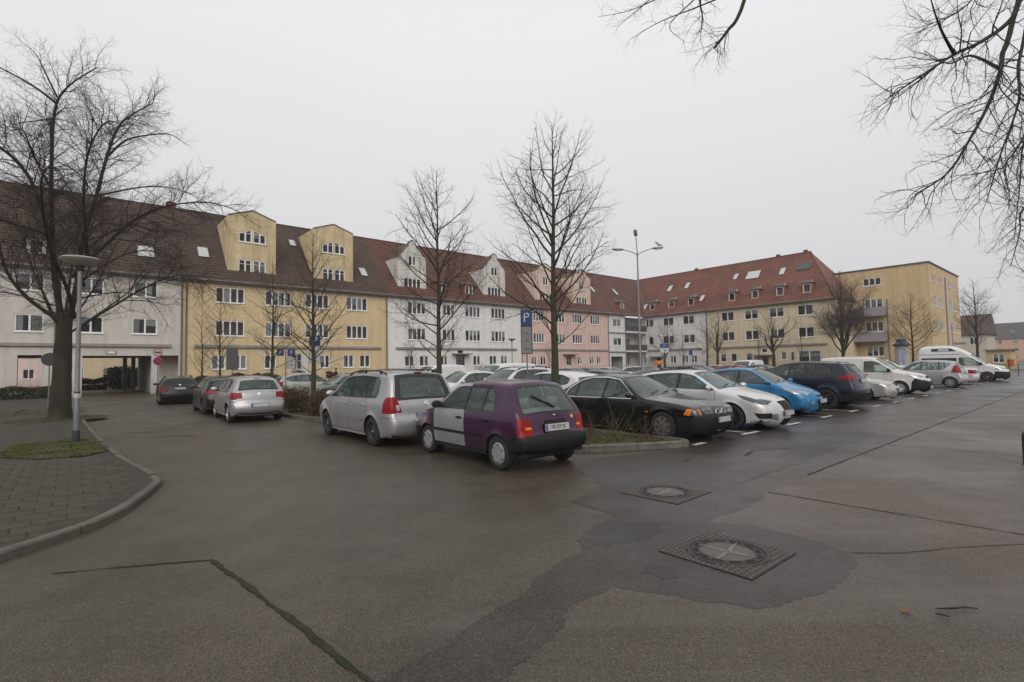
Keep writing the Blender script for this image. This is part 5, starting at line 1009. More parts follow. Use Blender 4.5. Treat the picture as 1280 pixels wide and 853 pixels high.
def pictos(o, x, z, n, m, y=-.007, w=.2):
    for k in range(n):
        b = MB(); b.bbox(x - w / 2, x + w / 2, y - .002, y + .001, z - k * .13, z - k * .13 + .012, .001); b.bbox(x - w * .28, x + w * .28, y - .002, y + .001, z - k * .13 + .022, z - k * .13 + .05, .002); b.build('pictogram', m, o)
L1 = AB(14.2, 15.75); t = sign_post(L1, 'blue parking sign over a tall grey plate in front of the pink house', facing(L1) - .18, 4.02, 'parking signs'); plate(t, 0, 3.38, .44, .62, SBLUE, 'parking_sign', 'P', SWHITE, .56, border=None); o = plate(t, 0, 2.2, .44, 1.12, SGREYB, 'info_plate', border=SINK); pictos(o, .03, 3.0, 1, SINK); pictos(o, .03, 2.72, 1, SINK); pictos(o, .03, 2.36, 1, SINK)
b = MB(); b.box(-.24, .24, .006, .036, 2.18, 4.02); b.build('sign_frame', SINK, t)
L2 = AB(7.15, 20.4); t = sign_post(L2, 'blue parking sign with a white plate half hidden by the small mossy tree', facing(L2) + .1, 3.1, 'parking signs'); plate(t, 0, 2.62, .42, .42, SBLUE, 'parking_sign', 'P', SWHITE, .40); o = plate(t, 0, 1.92, .42, .66, SWHITE, 'info_plate', border=SINK); pictos(o, 0, 2.38, 1, SINK); pictos(o, 0, 2.18, 1, SINK); pictos(o, 0, 2.02, 1, SINK)
L3 = at_u(357, 27.5); t = sign_post(L3, 'pair of small blue parking signs on one post before the ochre house door', facing(L3), 2.95, 'parking signs'); plate(t, -.27, 2.45, .34, .34, SBLUE, 'parking_sign', 'P', SWHITE, .3); plate(t, .27, 2.42, .38, .38, SBLUE, 'parking_sign', 'P', SWHITE, .33); o = plate(t, .27, 1.75, .42, .62, SWHITE, 'info_plate', border=SINK); pictos(o, .27, 2.15, 1, SINK); pictos(o, .27, 1.95, 1, SINK); b = MB(); b.box(-.45, .45, .02, .045, 2.6, 2.64); b.build('bracket', GALV, t)
L4 = at_u(290, 27.0); t = sign_post(L4, 'grey back of a tall sign before the ochre house', facing(L4), 2.95); plate(t, 0, 1.75, .55, 1.15, mat('sign_back_dark', (.11, .115, .11), .6, .3), 'sign_back')
L5 = at_u(197, 34.0); t = sign_post(L5, 'two round prohibition signs on a post at the passage piers', facing(L5), 3.4)
def disc(t, z, r, rim, face, nm, bar=False):
    M = Matrix.Translation((0, 0, z)) @ Matrix.Rotation(R(90), 4, 'X'); b = MB(); b.lathe([(r, -.01), (r, .006), (r * .78, .0065)], 28, 0, M); b.lathe([(r * .78, .0065), (0, .0065)], 28, 1, M); b.lathe([(0, -.01), (r, -.01)], 28, 2, M); o = b.build(nm, [rim, face, SGREYB], t)
    return o, M
o, M = disc(t, 3.0, .27, SRED, SWHITE, 'vehicle_ban_sign'); b = MB(); b.bbox(-.15, .08, -.05, .06, .007, .012, .004, 0, M); b.bbox(.08, .16, -.05, .03, .007, .012, .004, 0, M); b.build('pictogram', SINK, o)
o, M = disc(t, 2.42, .27, SRED, SBLUE, 'no_stopping_sign'); b = MB(); b.box(-.24, .24, -.03, .03, .007, .010, 0, M @ Matrix.Rotation(R(45), 4, 'Z')); b.box(-.24, .24, -.03, .03, .0072, .0104, 0, M @ Matrix.Rotation(R(-45), 4, 'Z')); b.build('cross_bar', SRED, o)
L6 = at_u(61.5, 25.3); t = sign_post(L6, 'round dark green-grey sign back on the pavement left of the thick trunk', facing(L6), 2.75); M = Matrix.Translation((0, 0, 2.42)) @ Matrix.Rotation(R(90), 4, 'X'); b = MB(); b.lathe([(.0, -.01), (.32, -.01), (.32, .008), (0, .008)], 24, 0, M); b.build('sign_back', mat('sign_back_green', (.055, .075, .065), .5, .3), t)
L7 = at_u(829, 58.0); t = sign_post(L7, 'blue and white sign plate with an arrow before the grey-white house', facing(L7), 3.95); plate(t, .12, 2.9, .95, 1.05, SWHITE, 'info_plate'); plate(t, .12, 3.42, .95, .5, SBLUE, 'parking_sign', 'P', SWHITE, .36, y=-.008); b = MB(); b.add([(.0, -.012, 3.2), (.34, -.012, 3.2), (.17, -.012, 3.02)], [(0, 2, 1)]); b.build('arrow', SINK, t)
L8 = at_u(863, 60.0); t = sign_post(L8, 'narrow blue sign plate on a post before the grey-white house windows', facing(L8), 3.3); plate(t, 0, 2.6, .4, .6, SBLUE, 'sign_plate')
L9 = at_u(1191, 46.0); t = sign_post(L9, 'street name blades on a dark post behind the camper', facing(L9), 4.6); 
plate(t, .55, 3.2, 1.0, .22, SWHITE, 'name_plate'); plate(t, .45, 2.9, .8, .2, SGREYB, 'name_plate')
t = thing('fence_rail', 'low dark railing across the far end of the street', 'railing', at_u(1235, 50.0), A_ROW - R(90)); r_ = MB()
for k in range(9): p = MB(); p.bbox(-8 + k * 2.0 - .03, -8 + k * 2.0 + .03, -.03, .03, 0, 1.0, .01); p.build('post', SINK, t)
for z in (.45, .95): p = MB(); p.box(-8, 8, -.02, .02, z, z + .04); p.build('rail', SINK, t)
RBOX = mat('post_red', (.42, .07, .03), .5)
t = thing('litter_bin', 'orange-red bin on a post by the railing at the right edge', 'litter bin', at_u(1262, 47.0)); b = MB(); b.lathe([(.0, .85), (.2, .85), (.24, 1.5), (.2, 1.52), (0, 1.5)], 16); b.build('bin', RBOX, t, True, 40); b = MB(); b.tube([(0, .2, 0), (0, .2, 1.6)], .035, 8); b.build('post', SINK, t)
# advertising column
t = thing('advertising_column', 'pale round advertising column with a blue cap before the gold block', 'advertising column', AB(68.5, 15.0)); b = MB(); b.lathe([(.72, 0), (.72, .4), (.62, .42), (.62, 3.1), (.66, 3.12)], 28); b.build('column', mat('poster_pale', (.42, .41, .44), .6, var=.25, vscale=1.2), t, True, 40); b = MB(); b.lathe([(.66, 3.12), (.8, 3.15), (.8, 3.3), (.5, 3.5), (.42, 3.85), (.0, 3.95)], 28); b.build('cap', mat('cap_blue', (.028, .036, .085), .5), t, True, 40)
for k in range(5):
    a = 1.9 + k * .62; M = Matrix.Rotation(a, 4, 'Z'); b = MB(); V = []; 
    for i in range(6): q = -.24 + .48 * i / 5; V += [M @ Vector((.63 * math.cos(q), .63 * math.sin(q), .75 + .1 * (k % 2))), M @ Vector((.63 * math.cos(q), .63 * math.sin(q), 2.6 + .2 * (k % 3)))]
    b.add(V, [(2 * i, 2 * i + 2, 2 * i + 3, 2 * i + 1) for i in range(5)]); b.build('poster', mat('poster_%d' % (k % 3), ((.5, .48, .6), (.3, .33, .5), (.55, .52, .45))[k % 3], .5, var=.4, vscale=3), t, True)
# bollard at the right edge, wheelie bin, post by the corner
b = MB(); b.lathe([(.0, .56), (.05, .55), (.085, .52), (.10, .46), (.10, .02), (.12, .0)], 18); o = b.build('bollard', mat('bollard_brown', (.040, .014, .012), .5, var=.3, vscale=6), None, True, 40); o.location = (8.09, 8.09, 0); tag(o, 'short dark reddish bollard cut by the right picture edge', 'bollard')
t = thing('road_light', 'orange warning lamp glowing dull between the parked cars before the grey-white house', 'warning lamp', at_u(823, 60)); b = MB(); b.lathe([(.0, 2.0), (.5, 1.98), (.55, 1.75), (.5, 1.55), (0, 1.5)], 14); b.build('lamp', mat('warning_orange', (.75, .20, .04), .4), t, True, 40); b = MB(); b.tube([(0, 0, 0), (0, 0, 1.5)], .05, 8); b.build('post', SINK, t)
for k, (a, b_, lab) in enumerate(((18.0, 47.9, 'white post'),)): pass
# ================================================================ PERSON (upper body above the dark red hedge, walking to the right)
JACK = mat('jacket_dark', (.020, .022, .024), .85, var=.3, vscale=8); SKIN = mat('skin', (.42, .26, .19), .6); HAIRM = mat('hair_dark', (.02, .015, .012), .8); TROU = mat('trousers_dark', (.03, .032, .045), .85)
def skin_figure(name, J, E_, m, parent, lv=2):
    me = bpy.data.meshes.new(name); me.from_pydata([j[0] for j in J], E_, []); o = link(name, me, parent); mo = o.modifiers.new('skin', 'SKIN'); mo.use_smooth_shade = True
    for i, j in enumerate(J): me.skin_vertices[0].data[i].radius = j[1] if hasattr(j[1], '__len__') else (j[1], j[1])
    me.skin_vertices[0].data[0].use_root = True; s = o.modifiers.new('sub', 'SUBSURF'); s.levels = s.render_levels = lv
    dg = bpy.context.evaluated_depsgraph_get(); nm = bpy.data.meshes.new_from_object(o.evaluated_get(dg)); o.modifiers.clear(); o.data = nm; nm.materials.clear(); nm.materials.append(m); return o
pt = thing('person', 'person in a dark jacket walking past the ochre house behind the dark red hedge', 'person', AB(18.55, 47.5), A_ROW)
J = [((0, 0, .95), (.15, .12)), ((.02, 0, 1.15), (.16, .12)), ((.04, 0, 1.36), (.19, .12)), ((.06, 0, 1.47), (.09, .08)), ((.075, 0, 1.54), (.058, .058)), ((.06, .17, 1.42), .075), ((.02, .22, 1.18), .052), ((.16, .21, 1.00), .042), ((.06, -.17, 1.42), .075), ((.12, -.23, 1.2), .052), ((.30, -.2, 1.10), .042),
     ((.02, .09, .86), .10), ((.14, .09, .50), .068), ((.05, .09, .10), .05), ((.16, .09, .04), .045), ((-.02, -.09, .86), .10), ((-.05, -.09, .50), .068), ((-.28, -.09, .13), .05), ((-.18, -.09, .04), .045)]
E_ = [(0, 1), (1, 2), (2, 3), (3, 4), (2, 5), (5, 6), (6, 7), (2, 8), (8, 9), (9, 10), (0, 11), (11, 12), (12, 13), (13, 14), (0, 15), (15, 16), (16, 17), (17, 18)]
skin_figure('body', J, E_, JACK, pt); h = MB(); h.ball((.10, 0, 1.66), (.098, .078, .125), 16); h.ball((.19, 0, 1.645), (.02, .014, .022), 8); h.ball((.10, .078, 1.65), (.02, .012, .032), 8); h.ball((.10, -.078, 1.65), (.02, .012, .032), 8); hd = h.build('head', SKIN, pt, True); e = MB()
for s_ in (1, -1): e.ball((.178, s_ * .032, 1.67), (.012, .014, .009), 8)
e.build('eyes', HAIRM, hd); e = MB(); e.box(.185, .192, -.022, .022, 1.595, 1.603); e.build('mouth', mat('lips', (.3, .12, .1), .6), hd); h = MB(); h.ball((.075, 0, 1.70), (.105, .088, .105), 14); h.build('hair', HAIRM, pt, True)
for s_, p, d in ((1, (.16, .21, 1.00), Vector((.5, 0, -.8))), (-1, (.30, -.2, 1.10), Vector((.9, 0, -.4)))):
    d.normalize(); side = Vector((0, 1, 0)); upv = d.cross(side); h = MB(); p = Vector(p); M = Matrix.Translation(p + d * .05) @ d.to_track_quat('X', 'Z').to_matrix().to_4x4(); h.ball((0, 0, 0), (.05, .018, .038), 10, 0, M)
    for k in range(4): z = (-.027 + .018 * k); L = (.058, .07, .066, .052)[k]; h.tube([M @ Vector((.03, 0, z)), M @ Vector((.03 + L * .55, -.006 * s_, z)), M @ Vector((.03 + L, -.026 * s_, z))], [.009, .0085, .007], 6)
    h.tube([M @ Vector((-.01, 0, .03)), M @ Vector((.02, -.012 * s_, .055)), M @ Vector((.045, -.02 * s_, .058))], [.011, .0095, .008], 6); h.build('hand', SKIN, pt, True)
# ================================================================ CARS
BLACK = mat('black_plastic', (0.011, 0.011, 0.012), 0.62, bump=0.1, bscale=300, spec=.3)
RUBBER = mat('tyre_rubber', (0.016, 0.016, 0.017), 0.8, var=0.3, vscale=20)
SEAM = mat('gap_black', (0.006, 0.006, 0.006), 0.9)
TRIMM = mat('window_seal', (0.012, 0.012, 0.013), 0.35)
INTER = mat('cabin_cloth', (0.06, 0.064, 0.066), 0.9, var=0.3, vscale=12)
INTER2 = mat('seat_cloth', (0.20, 0.205, 0.20), 0.95, var=0.3, vscale=15)
CHROME = mat('chrome', (0.75, 0.75, 0.76), 0.15, 1.0)
ALLOY = mat('alloy', (0.42, 0.42, 0.43), 0.35, 0.9, var=0.15, vscale=9)
ALLOYD = mat('dark_alloy', (0.05, 0.05, 0.055), 0.4, 0.6)
HUBCAP = mat('hubcap_silver', (0.36, 0.36, 0.37), 0.4, 0.5, var=0.15, vscale=9)
REDL = mat('tail_red', (0.23, 0.007, 0.010), 0.22, spec=.22, var=.25, vscale=16)
REDD = mat('tail_red_dark', (0.17, 0.008, 0.012), 0.25, spec=.25)
ORANGE = mat('indicator_orange', (0.72, 0.19, 0.015), 0.25, spec=.25)
CLEARL = mat('lamp_clear', (0.40, 0.41, 0.43), 0.12, 0.75, var=0.6, vscale=16, coat=.6)
DARKL = mat('lamp_dark', (0.06, 0.065, 0.07), 0.08, 0.4, coat=1.0)
PLATEW = mat('plate_white', (0.42, 0.42, 0.40), 0.5, var=.15, vscale=12)
PLATEB = mat('plate_blue', (0.02, 0.06, 0.32), 0.45)
GLASS = glass_mat('car_glass', (0.84, 0.93, 0.89), 1.15, 0.84, (.26, .36, .34))  # teal film: dusty wet glass, with sky reflection painted into its colour
GLASSD = glass_mat('car_glass_dark', (0.30, 0.33, 0.32), 1.1, 0.85, (.06, .075, .07))
def paint(name, col, metal=0.35, rough=0.32):
    return mat('paint_' + name, col, rough, metal, var=0.10, vscale=2.5, coat=0.5, spec=.35)

class Shell:
    """A car's skin as one smooth surface: two sides y(x,z) and a strip over nose, roof and tail, cut exactly along windows, doors and lamps."""
    def __init__(s, sp, g):
        L, W = sp['L'], sp['W']; s.sp = sp; s.X = lambda d: L / 2 - d; X = s.X
        ctl = np.array([(X(p[0]), p[1], p[2] if len(p) > 2 else np.nan, p[3] if len(p) > 3 else np.nan) for p in sp['sil']])
        idx = np.arange(len(ctl))
        for k, dv in ((2, .07), (3, .03)):
            ok = ~np.isnan(ctl[:, k]); ctl[:, k] = np.interp(idx, idx[ok], ctl[ok, k]) if ok.any() else dv
        s.sil = resample(chaikin(ctl, 2), g * .9); S = s.sil
        s.s = np.concatenate([[0], np.cumsum(np.hypot(*(np.diff(S[:, :2], axis=0)).T))])
        T = np.gradient(S[:, :2], s.s, axis=0); T /= np.linalg.norm(T, axis=1)[:, None]
        s.nrm = np.stack([T[:, 1], -T[:, 0]], 1)
        if (s.nrm[len(S) // 2, 1]) < 0: s.nrm = -s.nrm
        H = S[:, 1].max(); s.H = H; belt = sp['belt']; tm = sp.get('tum', .78)
        pr = sp.get('prof') or [(0.1, .90), (.22, .93), (.34, .965), (.5, .985), (.66, 1.0), (belt - .06, .985), (belt, .965), (belt + .05, .945), (H - .12, tm), (H + .05, tm - .05)]
        pr = chaikin([(z, r) for z, r in pr], 2); s.prz, s.prr = pr[:, 0], pr[:, 1]
        s.kf, s.kr = sp.get('kf', .10), sp.get('kr', .08); s.W = W; s.L = L
        s.ye = s.y(S[:, 0], S[:, 1])
        s.parts = {}
        sd = s._side(g); st = s._strip(g)
        V = np.concatenate([sd[0], st[0]]); F = np.concatenate([sd[1], st[1] + len(sd[0])]); lab = sd[2] + st[2]
        key = np.round(V, 4); u, first, inv = np.unique(key, axis=0, return_index=True, return_inverse=True)
        inv = inv.ravel(); V = V[first]; F = inv[F]
        ok = (F[:, 0] != F[:, 1]) & (F[:, 1] != F[:, 2]) & (F[:, 0] != F[:, 2]); F = F[ok]; lab = [l for l, o in zip(lab, ok) if o]
        n = np.cross(V[F[:, 1]] - V[F[:, 0]], V[F[:, 2]] - V[F[:, 0]]); N = np.zeros_like(V)
        for k in range(3): np.add.at(N, F[:, k], n)
        N[np.abs(V[:, 1]) < 1e-4, 1] = 0
        N /= np.linalg.norm(N, axis=1)[:, None] + 1e-12
        s.V, s.F, s.N = V, F, N; s.lab = np.array(lab)
    def dist(s, x, z):
        P = np.stack([x, z], 1); A = s.sil[:-1, :2]; B = s.sil[1:, :2]; d = B - A; l2 = (d ** 2).sum(1) + 1e-12
        best = np.full(len(P), 9.0); rr = np.full(len(P), .07)
        for i in range(0, len(P), 400):
            q = P[i:i + 400]; t = np.clip(((q[:, None] - A) * d).sum(2) / l2, 0, 1); c = A + d * t[..., None]
            D = np.hypot(*(np.moveaxis(q[:, None] - c, 2, 0))); k = D.argmin(1); best[i:i + 400] = D[np.arange(len(q)), k]
            rr[i:i + 400] = s.sil[k, 2]
        return best, rr
    def y(s, x, z):
        x = np.asarray(x, float); z = np.asarray(z, float); h = s.L / 2
        y = s.W / 2 * np.interp(z, s.prz, s.prr)
        y = y * (1 - s.kf * np.clip((x - h * .35) / (h * .65), 0, 1) ** 2.2 - s.kr * np.clip((-x - h * .45) / (h * .55), 0, 1) ** 2.2)
        for w in (s.sp['fa'], s.sp['ra']):
            d = np.hypot(x - s.X(w), z - s.sp['R']); y = y + s.sp.get('flare', .018) * np.clip(1 - (d - s.sp['R'] - .03) / .12, 0, 1) ** 1.5
        d, r = s.dist(x, z); u = 1 - np.clip(d / r, 0, 1)
        return y - r * (1 - np.sqrt(np.clip(1 - u * u, 0, 1)))
    def bottom(s):
        sp = s.sp; zs = sp.get('sill', .2); out = []; S = s.sil
        x0, z0 = S[-1, :2]; xa, za = S[0, :2]
        for w in (sp['ra'], sp['fa']):
            cx, cz, r = s.X(w), sp['R'], sp['R'] + sp.get('gap', .055)
            a0 = math.asin(max(-1, min(1, (zs - cz) / r))); 
            for k in range(19):
                a = math.pi - a0 - (math.pi - 2 * a0) * k / 18; out.append((cx + r * math.cos(a), cz + r * math.sin(a)))
        return out
    def _tri(s, outline, polys, extra, g):
        pts = []; edges = []
        def loop(P, step):
            P = resample(np.array(list(P) + [P[0]], float), step)[:-1]; k = len(pts); pts.extend(map(tuple, P)); n = len(P)
            edges.extend((k + i, k + (i + 1) % n) for i in range(n))
        k = len(pts); pts.extend(outline); n = len(outline); edges.extend((k + i, k + (i + 1) % n) for i in range(n))
        for p in polys: loop(p, g)
        pts.extend(extra)
        V, F = cdt(pts, edges); c = V[F].mean(1); F = F[inpoly(c, outline)]
        return V, F
    def _label(s, c, regs):
        lab = np.array(['body'] * len(c), dtype=object)
        for name, poly in regs: lab[inpoly(c, poly)] = name
        return list(lab)
    def _side(s, g):
        S = s.sil; out = [tuple(p) for p in S[:, :2]] + s.bottom(); regs = s.sp['_side']
        ol = np.array(out); ex = []
        for f in (.03, .12, .3, .6, 1.0):
            ex.append(S[:, :2] - s.nrm * (S[:, 2] * f)[:, None])
        gx = np.arange(S[:, 0].min(), S[:, 0].max(), g); gz = np.arange(.1, s.H, g * .8); G = np.stack(np.meshgrid(gx, gz), -1).reshape(-1, 2)
        G[:, 0] += (np.arange(len(G)) // len(gx) % 2) * g * .5
        d, r = s.dist(G[:, 0], G[:, 1]); ex.append(G[d > r * 1.1])
        ex = np.concatenate(ex); ex = ex[inpoly(ex, out)]
        d, r = s.dist(ex[:, 0], ex[:, 1]); ex = ex[d > .0015]
        V, F = s._tri(out, [p for _, p in regs], map(tuple, ex), g)
        lab = s._label(V[F].mean(1), regs); y = s.y(V[:, 0], V[:, 1])
        P = np.stack([V[:, 0], y, V[:, 1]], 1); n = np.cross(P[F[:, 1]] - P[F[:, 0]], P[F[:, 2]] - P[F[:, 0]])
        fl = n[:, 1] < 0; F[fl] = F[fl][:, ::-1]
        return P, F, lab
    def strip_pos(s, sv, q, off=0.0):
        sv = np.atleast_1d(np.asarray(sv, float)); q = np.atleast_1d(np.asarray(q, float))
        it = lambda a: np.interp(sv, s.s, a)
        cr = it(s.sil[:, 3]) * (1 - np.abs(q) ** 2.2) + off
        nx, nz = it(s.nrm[:, 0]), it(s.nrm[:, 1])
        return np.stack([it(s.sil[:, 0]) + nx * cr, q * it(s.ye), it(s.sil[:, 1]) + nz * cr], 1)
    def sat(s, d, z):
        return s.s[np.hypot(s.sil[:, 0] - s.X(d), s.sil[:, 1] - z).argmin()]
    def _strip(s, g):
        k = .8; b = [(v, k) for v in s.s]; out = b + [(v, 0.0) for v in s.s[::-1]]
        regs = []
        for name, poly, rr in s.sp['_strip']:
            P = [(p[0] if not isinstance(p[0], tuple) else s.sat(*p[0]), p[1] * k) for p in poly]
            regs.append((name, rnd(P, rr) if rr else P))
        ex = [(v, k * q) for v in s.s[1:-1] for q in (.12, .25, .38, .5, .62, .74, .85, .94)]
        V, F = s._tri(out, [p for _, p in regs], ex, g)
        V[:, 1] = np.clip(V[:, 1], 0, k)
        lab = s._label(V[F].mean(1), regs)
        P = s.strip_pos(V[:, 0], V[:, 1] / k); n = np.cross(P[F[:, 1]] - P[F[:, 0]], P[F[:, 2]] - P[F[:, 0]])
        c = V[F].mean(1)[:, 0]; nn = np.stack([np.interp(c, s.s, s.nrm[:, 0]), 0 * c, np.interp(c, s.s, s.nrm[:, 1])], 1)
        fl = (n * nn).sum(1) < 0; F[fl] = F[fl][:, ::-1]
        return P, F, lab
    def islands(s, labels):
        '''index lists of the connected pieces carrying these labels (two halves meeting on the middle line count as one)'''
        ids = np.where(np.isin(s.lab, list(labels)))[0]; par = {}
        def find(a):
            while par.setdefault(a, a) != a: par[a] = par[par[a]]; a = par[a]
            return a
        for f in s.F[ids]: a, b, c = map(find, map(int, f)); par[b] = a; par[c] = a; 
        for f in s.F[ids]: r0 = find(int(f[0])); par[find(int(f[1]))] = r0; par[find(int(f[2]))] = find(r0)
        g = {}
        for i in ids: g.setdefault(find(int(s.F[i][0])), []).append(i)
        return sorted(g.values(), key=len, reverse=True)
    def extract(s, labels, side, mats, name, inset=0.0, ids=None):
        """labels: {label: material index}; side: 1 left, -1 right, 0 both"""
        m = np.isin(s.lab, list(labels)) if ids is None else np.isin(np.arange(len(s.F)), ids); F = s.F[m]
        if not len(F): return None
        mi = np.array([labels[l] for l in s.lab[m]])
        u, inv = np.unique(F, return_inverse=True); f = inv.reshape(F.shape); V = s.V[u].copy(); N = s.N[u].copy()
        if inset: V = V - N * inset
        VV, FF, NN, MM = [], [], [], []
        k = 0
        for sd in ((1, -1) if side == 0 else (side,)):
            w = V * (1, sd, 1); VV.append(w); NN.append(N * (1, sd, 1)); FF.append((f if sd == 1 else f[:, ::-1]) + k); MM.append(mi); k += len(w)
        V = np.concatenate(VV); N = np.concatenate(NN); F = np.concatenate(FF); MI = np.concatenate(MM)
        return np_mesh(name, V, F, mats, True, MI, N)

WHEELS = {}
def wheel_mesh(kind, r, w, rimr):
    key = (kind, round(r, 3))
    if key in WHEELS: return WHEELS[key]
    t = MB(); h = w / 2
    t.lathe([(rimr, -h * .8), (rimr + .012, -h), (r - .045, -h * 1.04), (r - .012, -h * .9), (r, -h * .62), (r, h * .62), (r - .012, h * .9), (r - .045, h * 1.04), (rimr + .012, h), (rimr, h * .8)], 32)
    tm = t.mesh('tyre', RUBBER, True, 40)
    m = MB(); mats = [ALLOY, SEAM]
    if kind == 'hubcap':
        m.lathe([(rimr, h * .86), (rimr - .015, h * .98), (rimr * .8, h * 1.0), (rimr * .3, h * .93), (.0, h * .93)], 28); mats = [HUBCAP, SEAM]
        for i in range(6):
            a = i * math.pi / 3
            m.ball((0, 0, 0), (rimr * .085, rimr * .13, .008), 8, 1, Matrix.Rotation(a, 4, 'Z') @ Matrix.Translation((rimr * .80, 0, h * .995)))
        m.lathe([(rimr * .18, h * .93), (rimr * .17, h * .99), (0, h * .99)], 14)
    elif kind == 'steel':
        m.lathe([(rimr, h * .8), (rimr - .02, h * .82), (rimr * .7, h * .55), (rimr * .45, h * .75), (rimr * .2, h * .78), (0, h * .8)], 24); mats = [mat('steel_wheel', (.03, .03, .032), .5, .3), CHROME]
        m.ball((0, 0, h * .8), (rimr * .13, rimr * .13, .012), 10, 1)
        for i in range(8):
            m.ball((0, 0, 0), (rimr * .06, rimr * .06, .008), 8, 1, Matrix.Rotation(i * math.pi / 4, 4, 'Z') @ Matrix.Translation((rimr * .78, 0, h * .62))) if 0 else None
    else:
        n = int(kind[1:].split('_')[0]); dark = kind.startswith('d')
        mats = [ALLOYD if dark else ALLOY, SEAM]
        m.lathe([(rimr + .004, h * .8), (rimr, h * .98), (rimr - .02, h * .98), (rimr - .03, h * .6), (rimr - .035, -h * .6)], 32)
        m.lathe([(rimr - .03, h * .1), (0, h * .1)], 20, 1)
        m.lathe([(rimr * .26, h * .55), (rimr * .24, h * .86), (0, h * .9)], 14)
        for i in range(n):
            M = Matrix.Rotation(2 * math.pi * i / n, 4, 'Z'); ws = rimr * (1.9 / n if n > 6 else .17)
            a = ws * .6; b = ws
            vs_ = [(rimr * .18, -a, h * .9), (rimr * .18, a, h * .9), (rimr - .02, b * .75, h * .86), (rimr - .02, -b * .75, h * .86),
                   (rimr * .18, -a * 1.3, h * .4), (rimr * .18, a * 1.3, h * .4), (rimr - .02, b, h * .4), (rimr - .02, -b, h * .4)]
            m.add([M @ Vector(p) for p in vs_], [(0, 3, 2, 1), (0, 4, 7, 3), (1, 2, 6, 5), (2, 3, 7, 6)])
    rm = m.mesh('rim', mats, True, 30)
    WHEELS[key] = (tm, rm); return WHEELS[key]

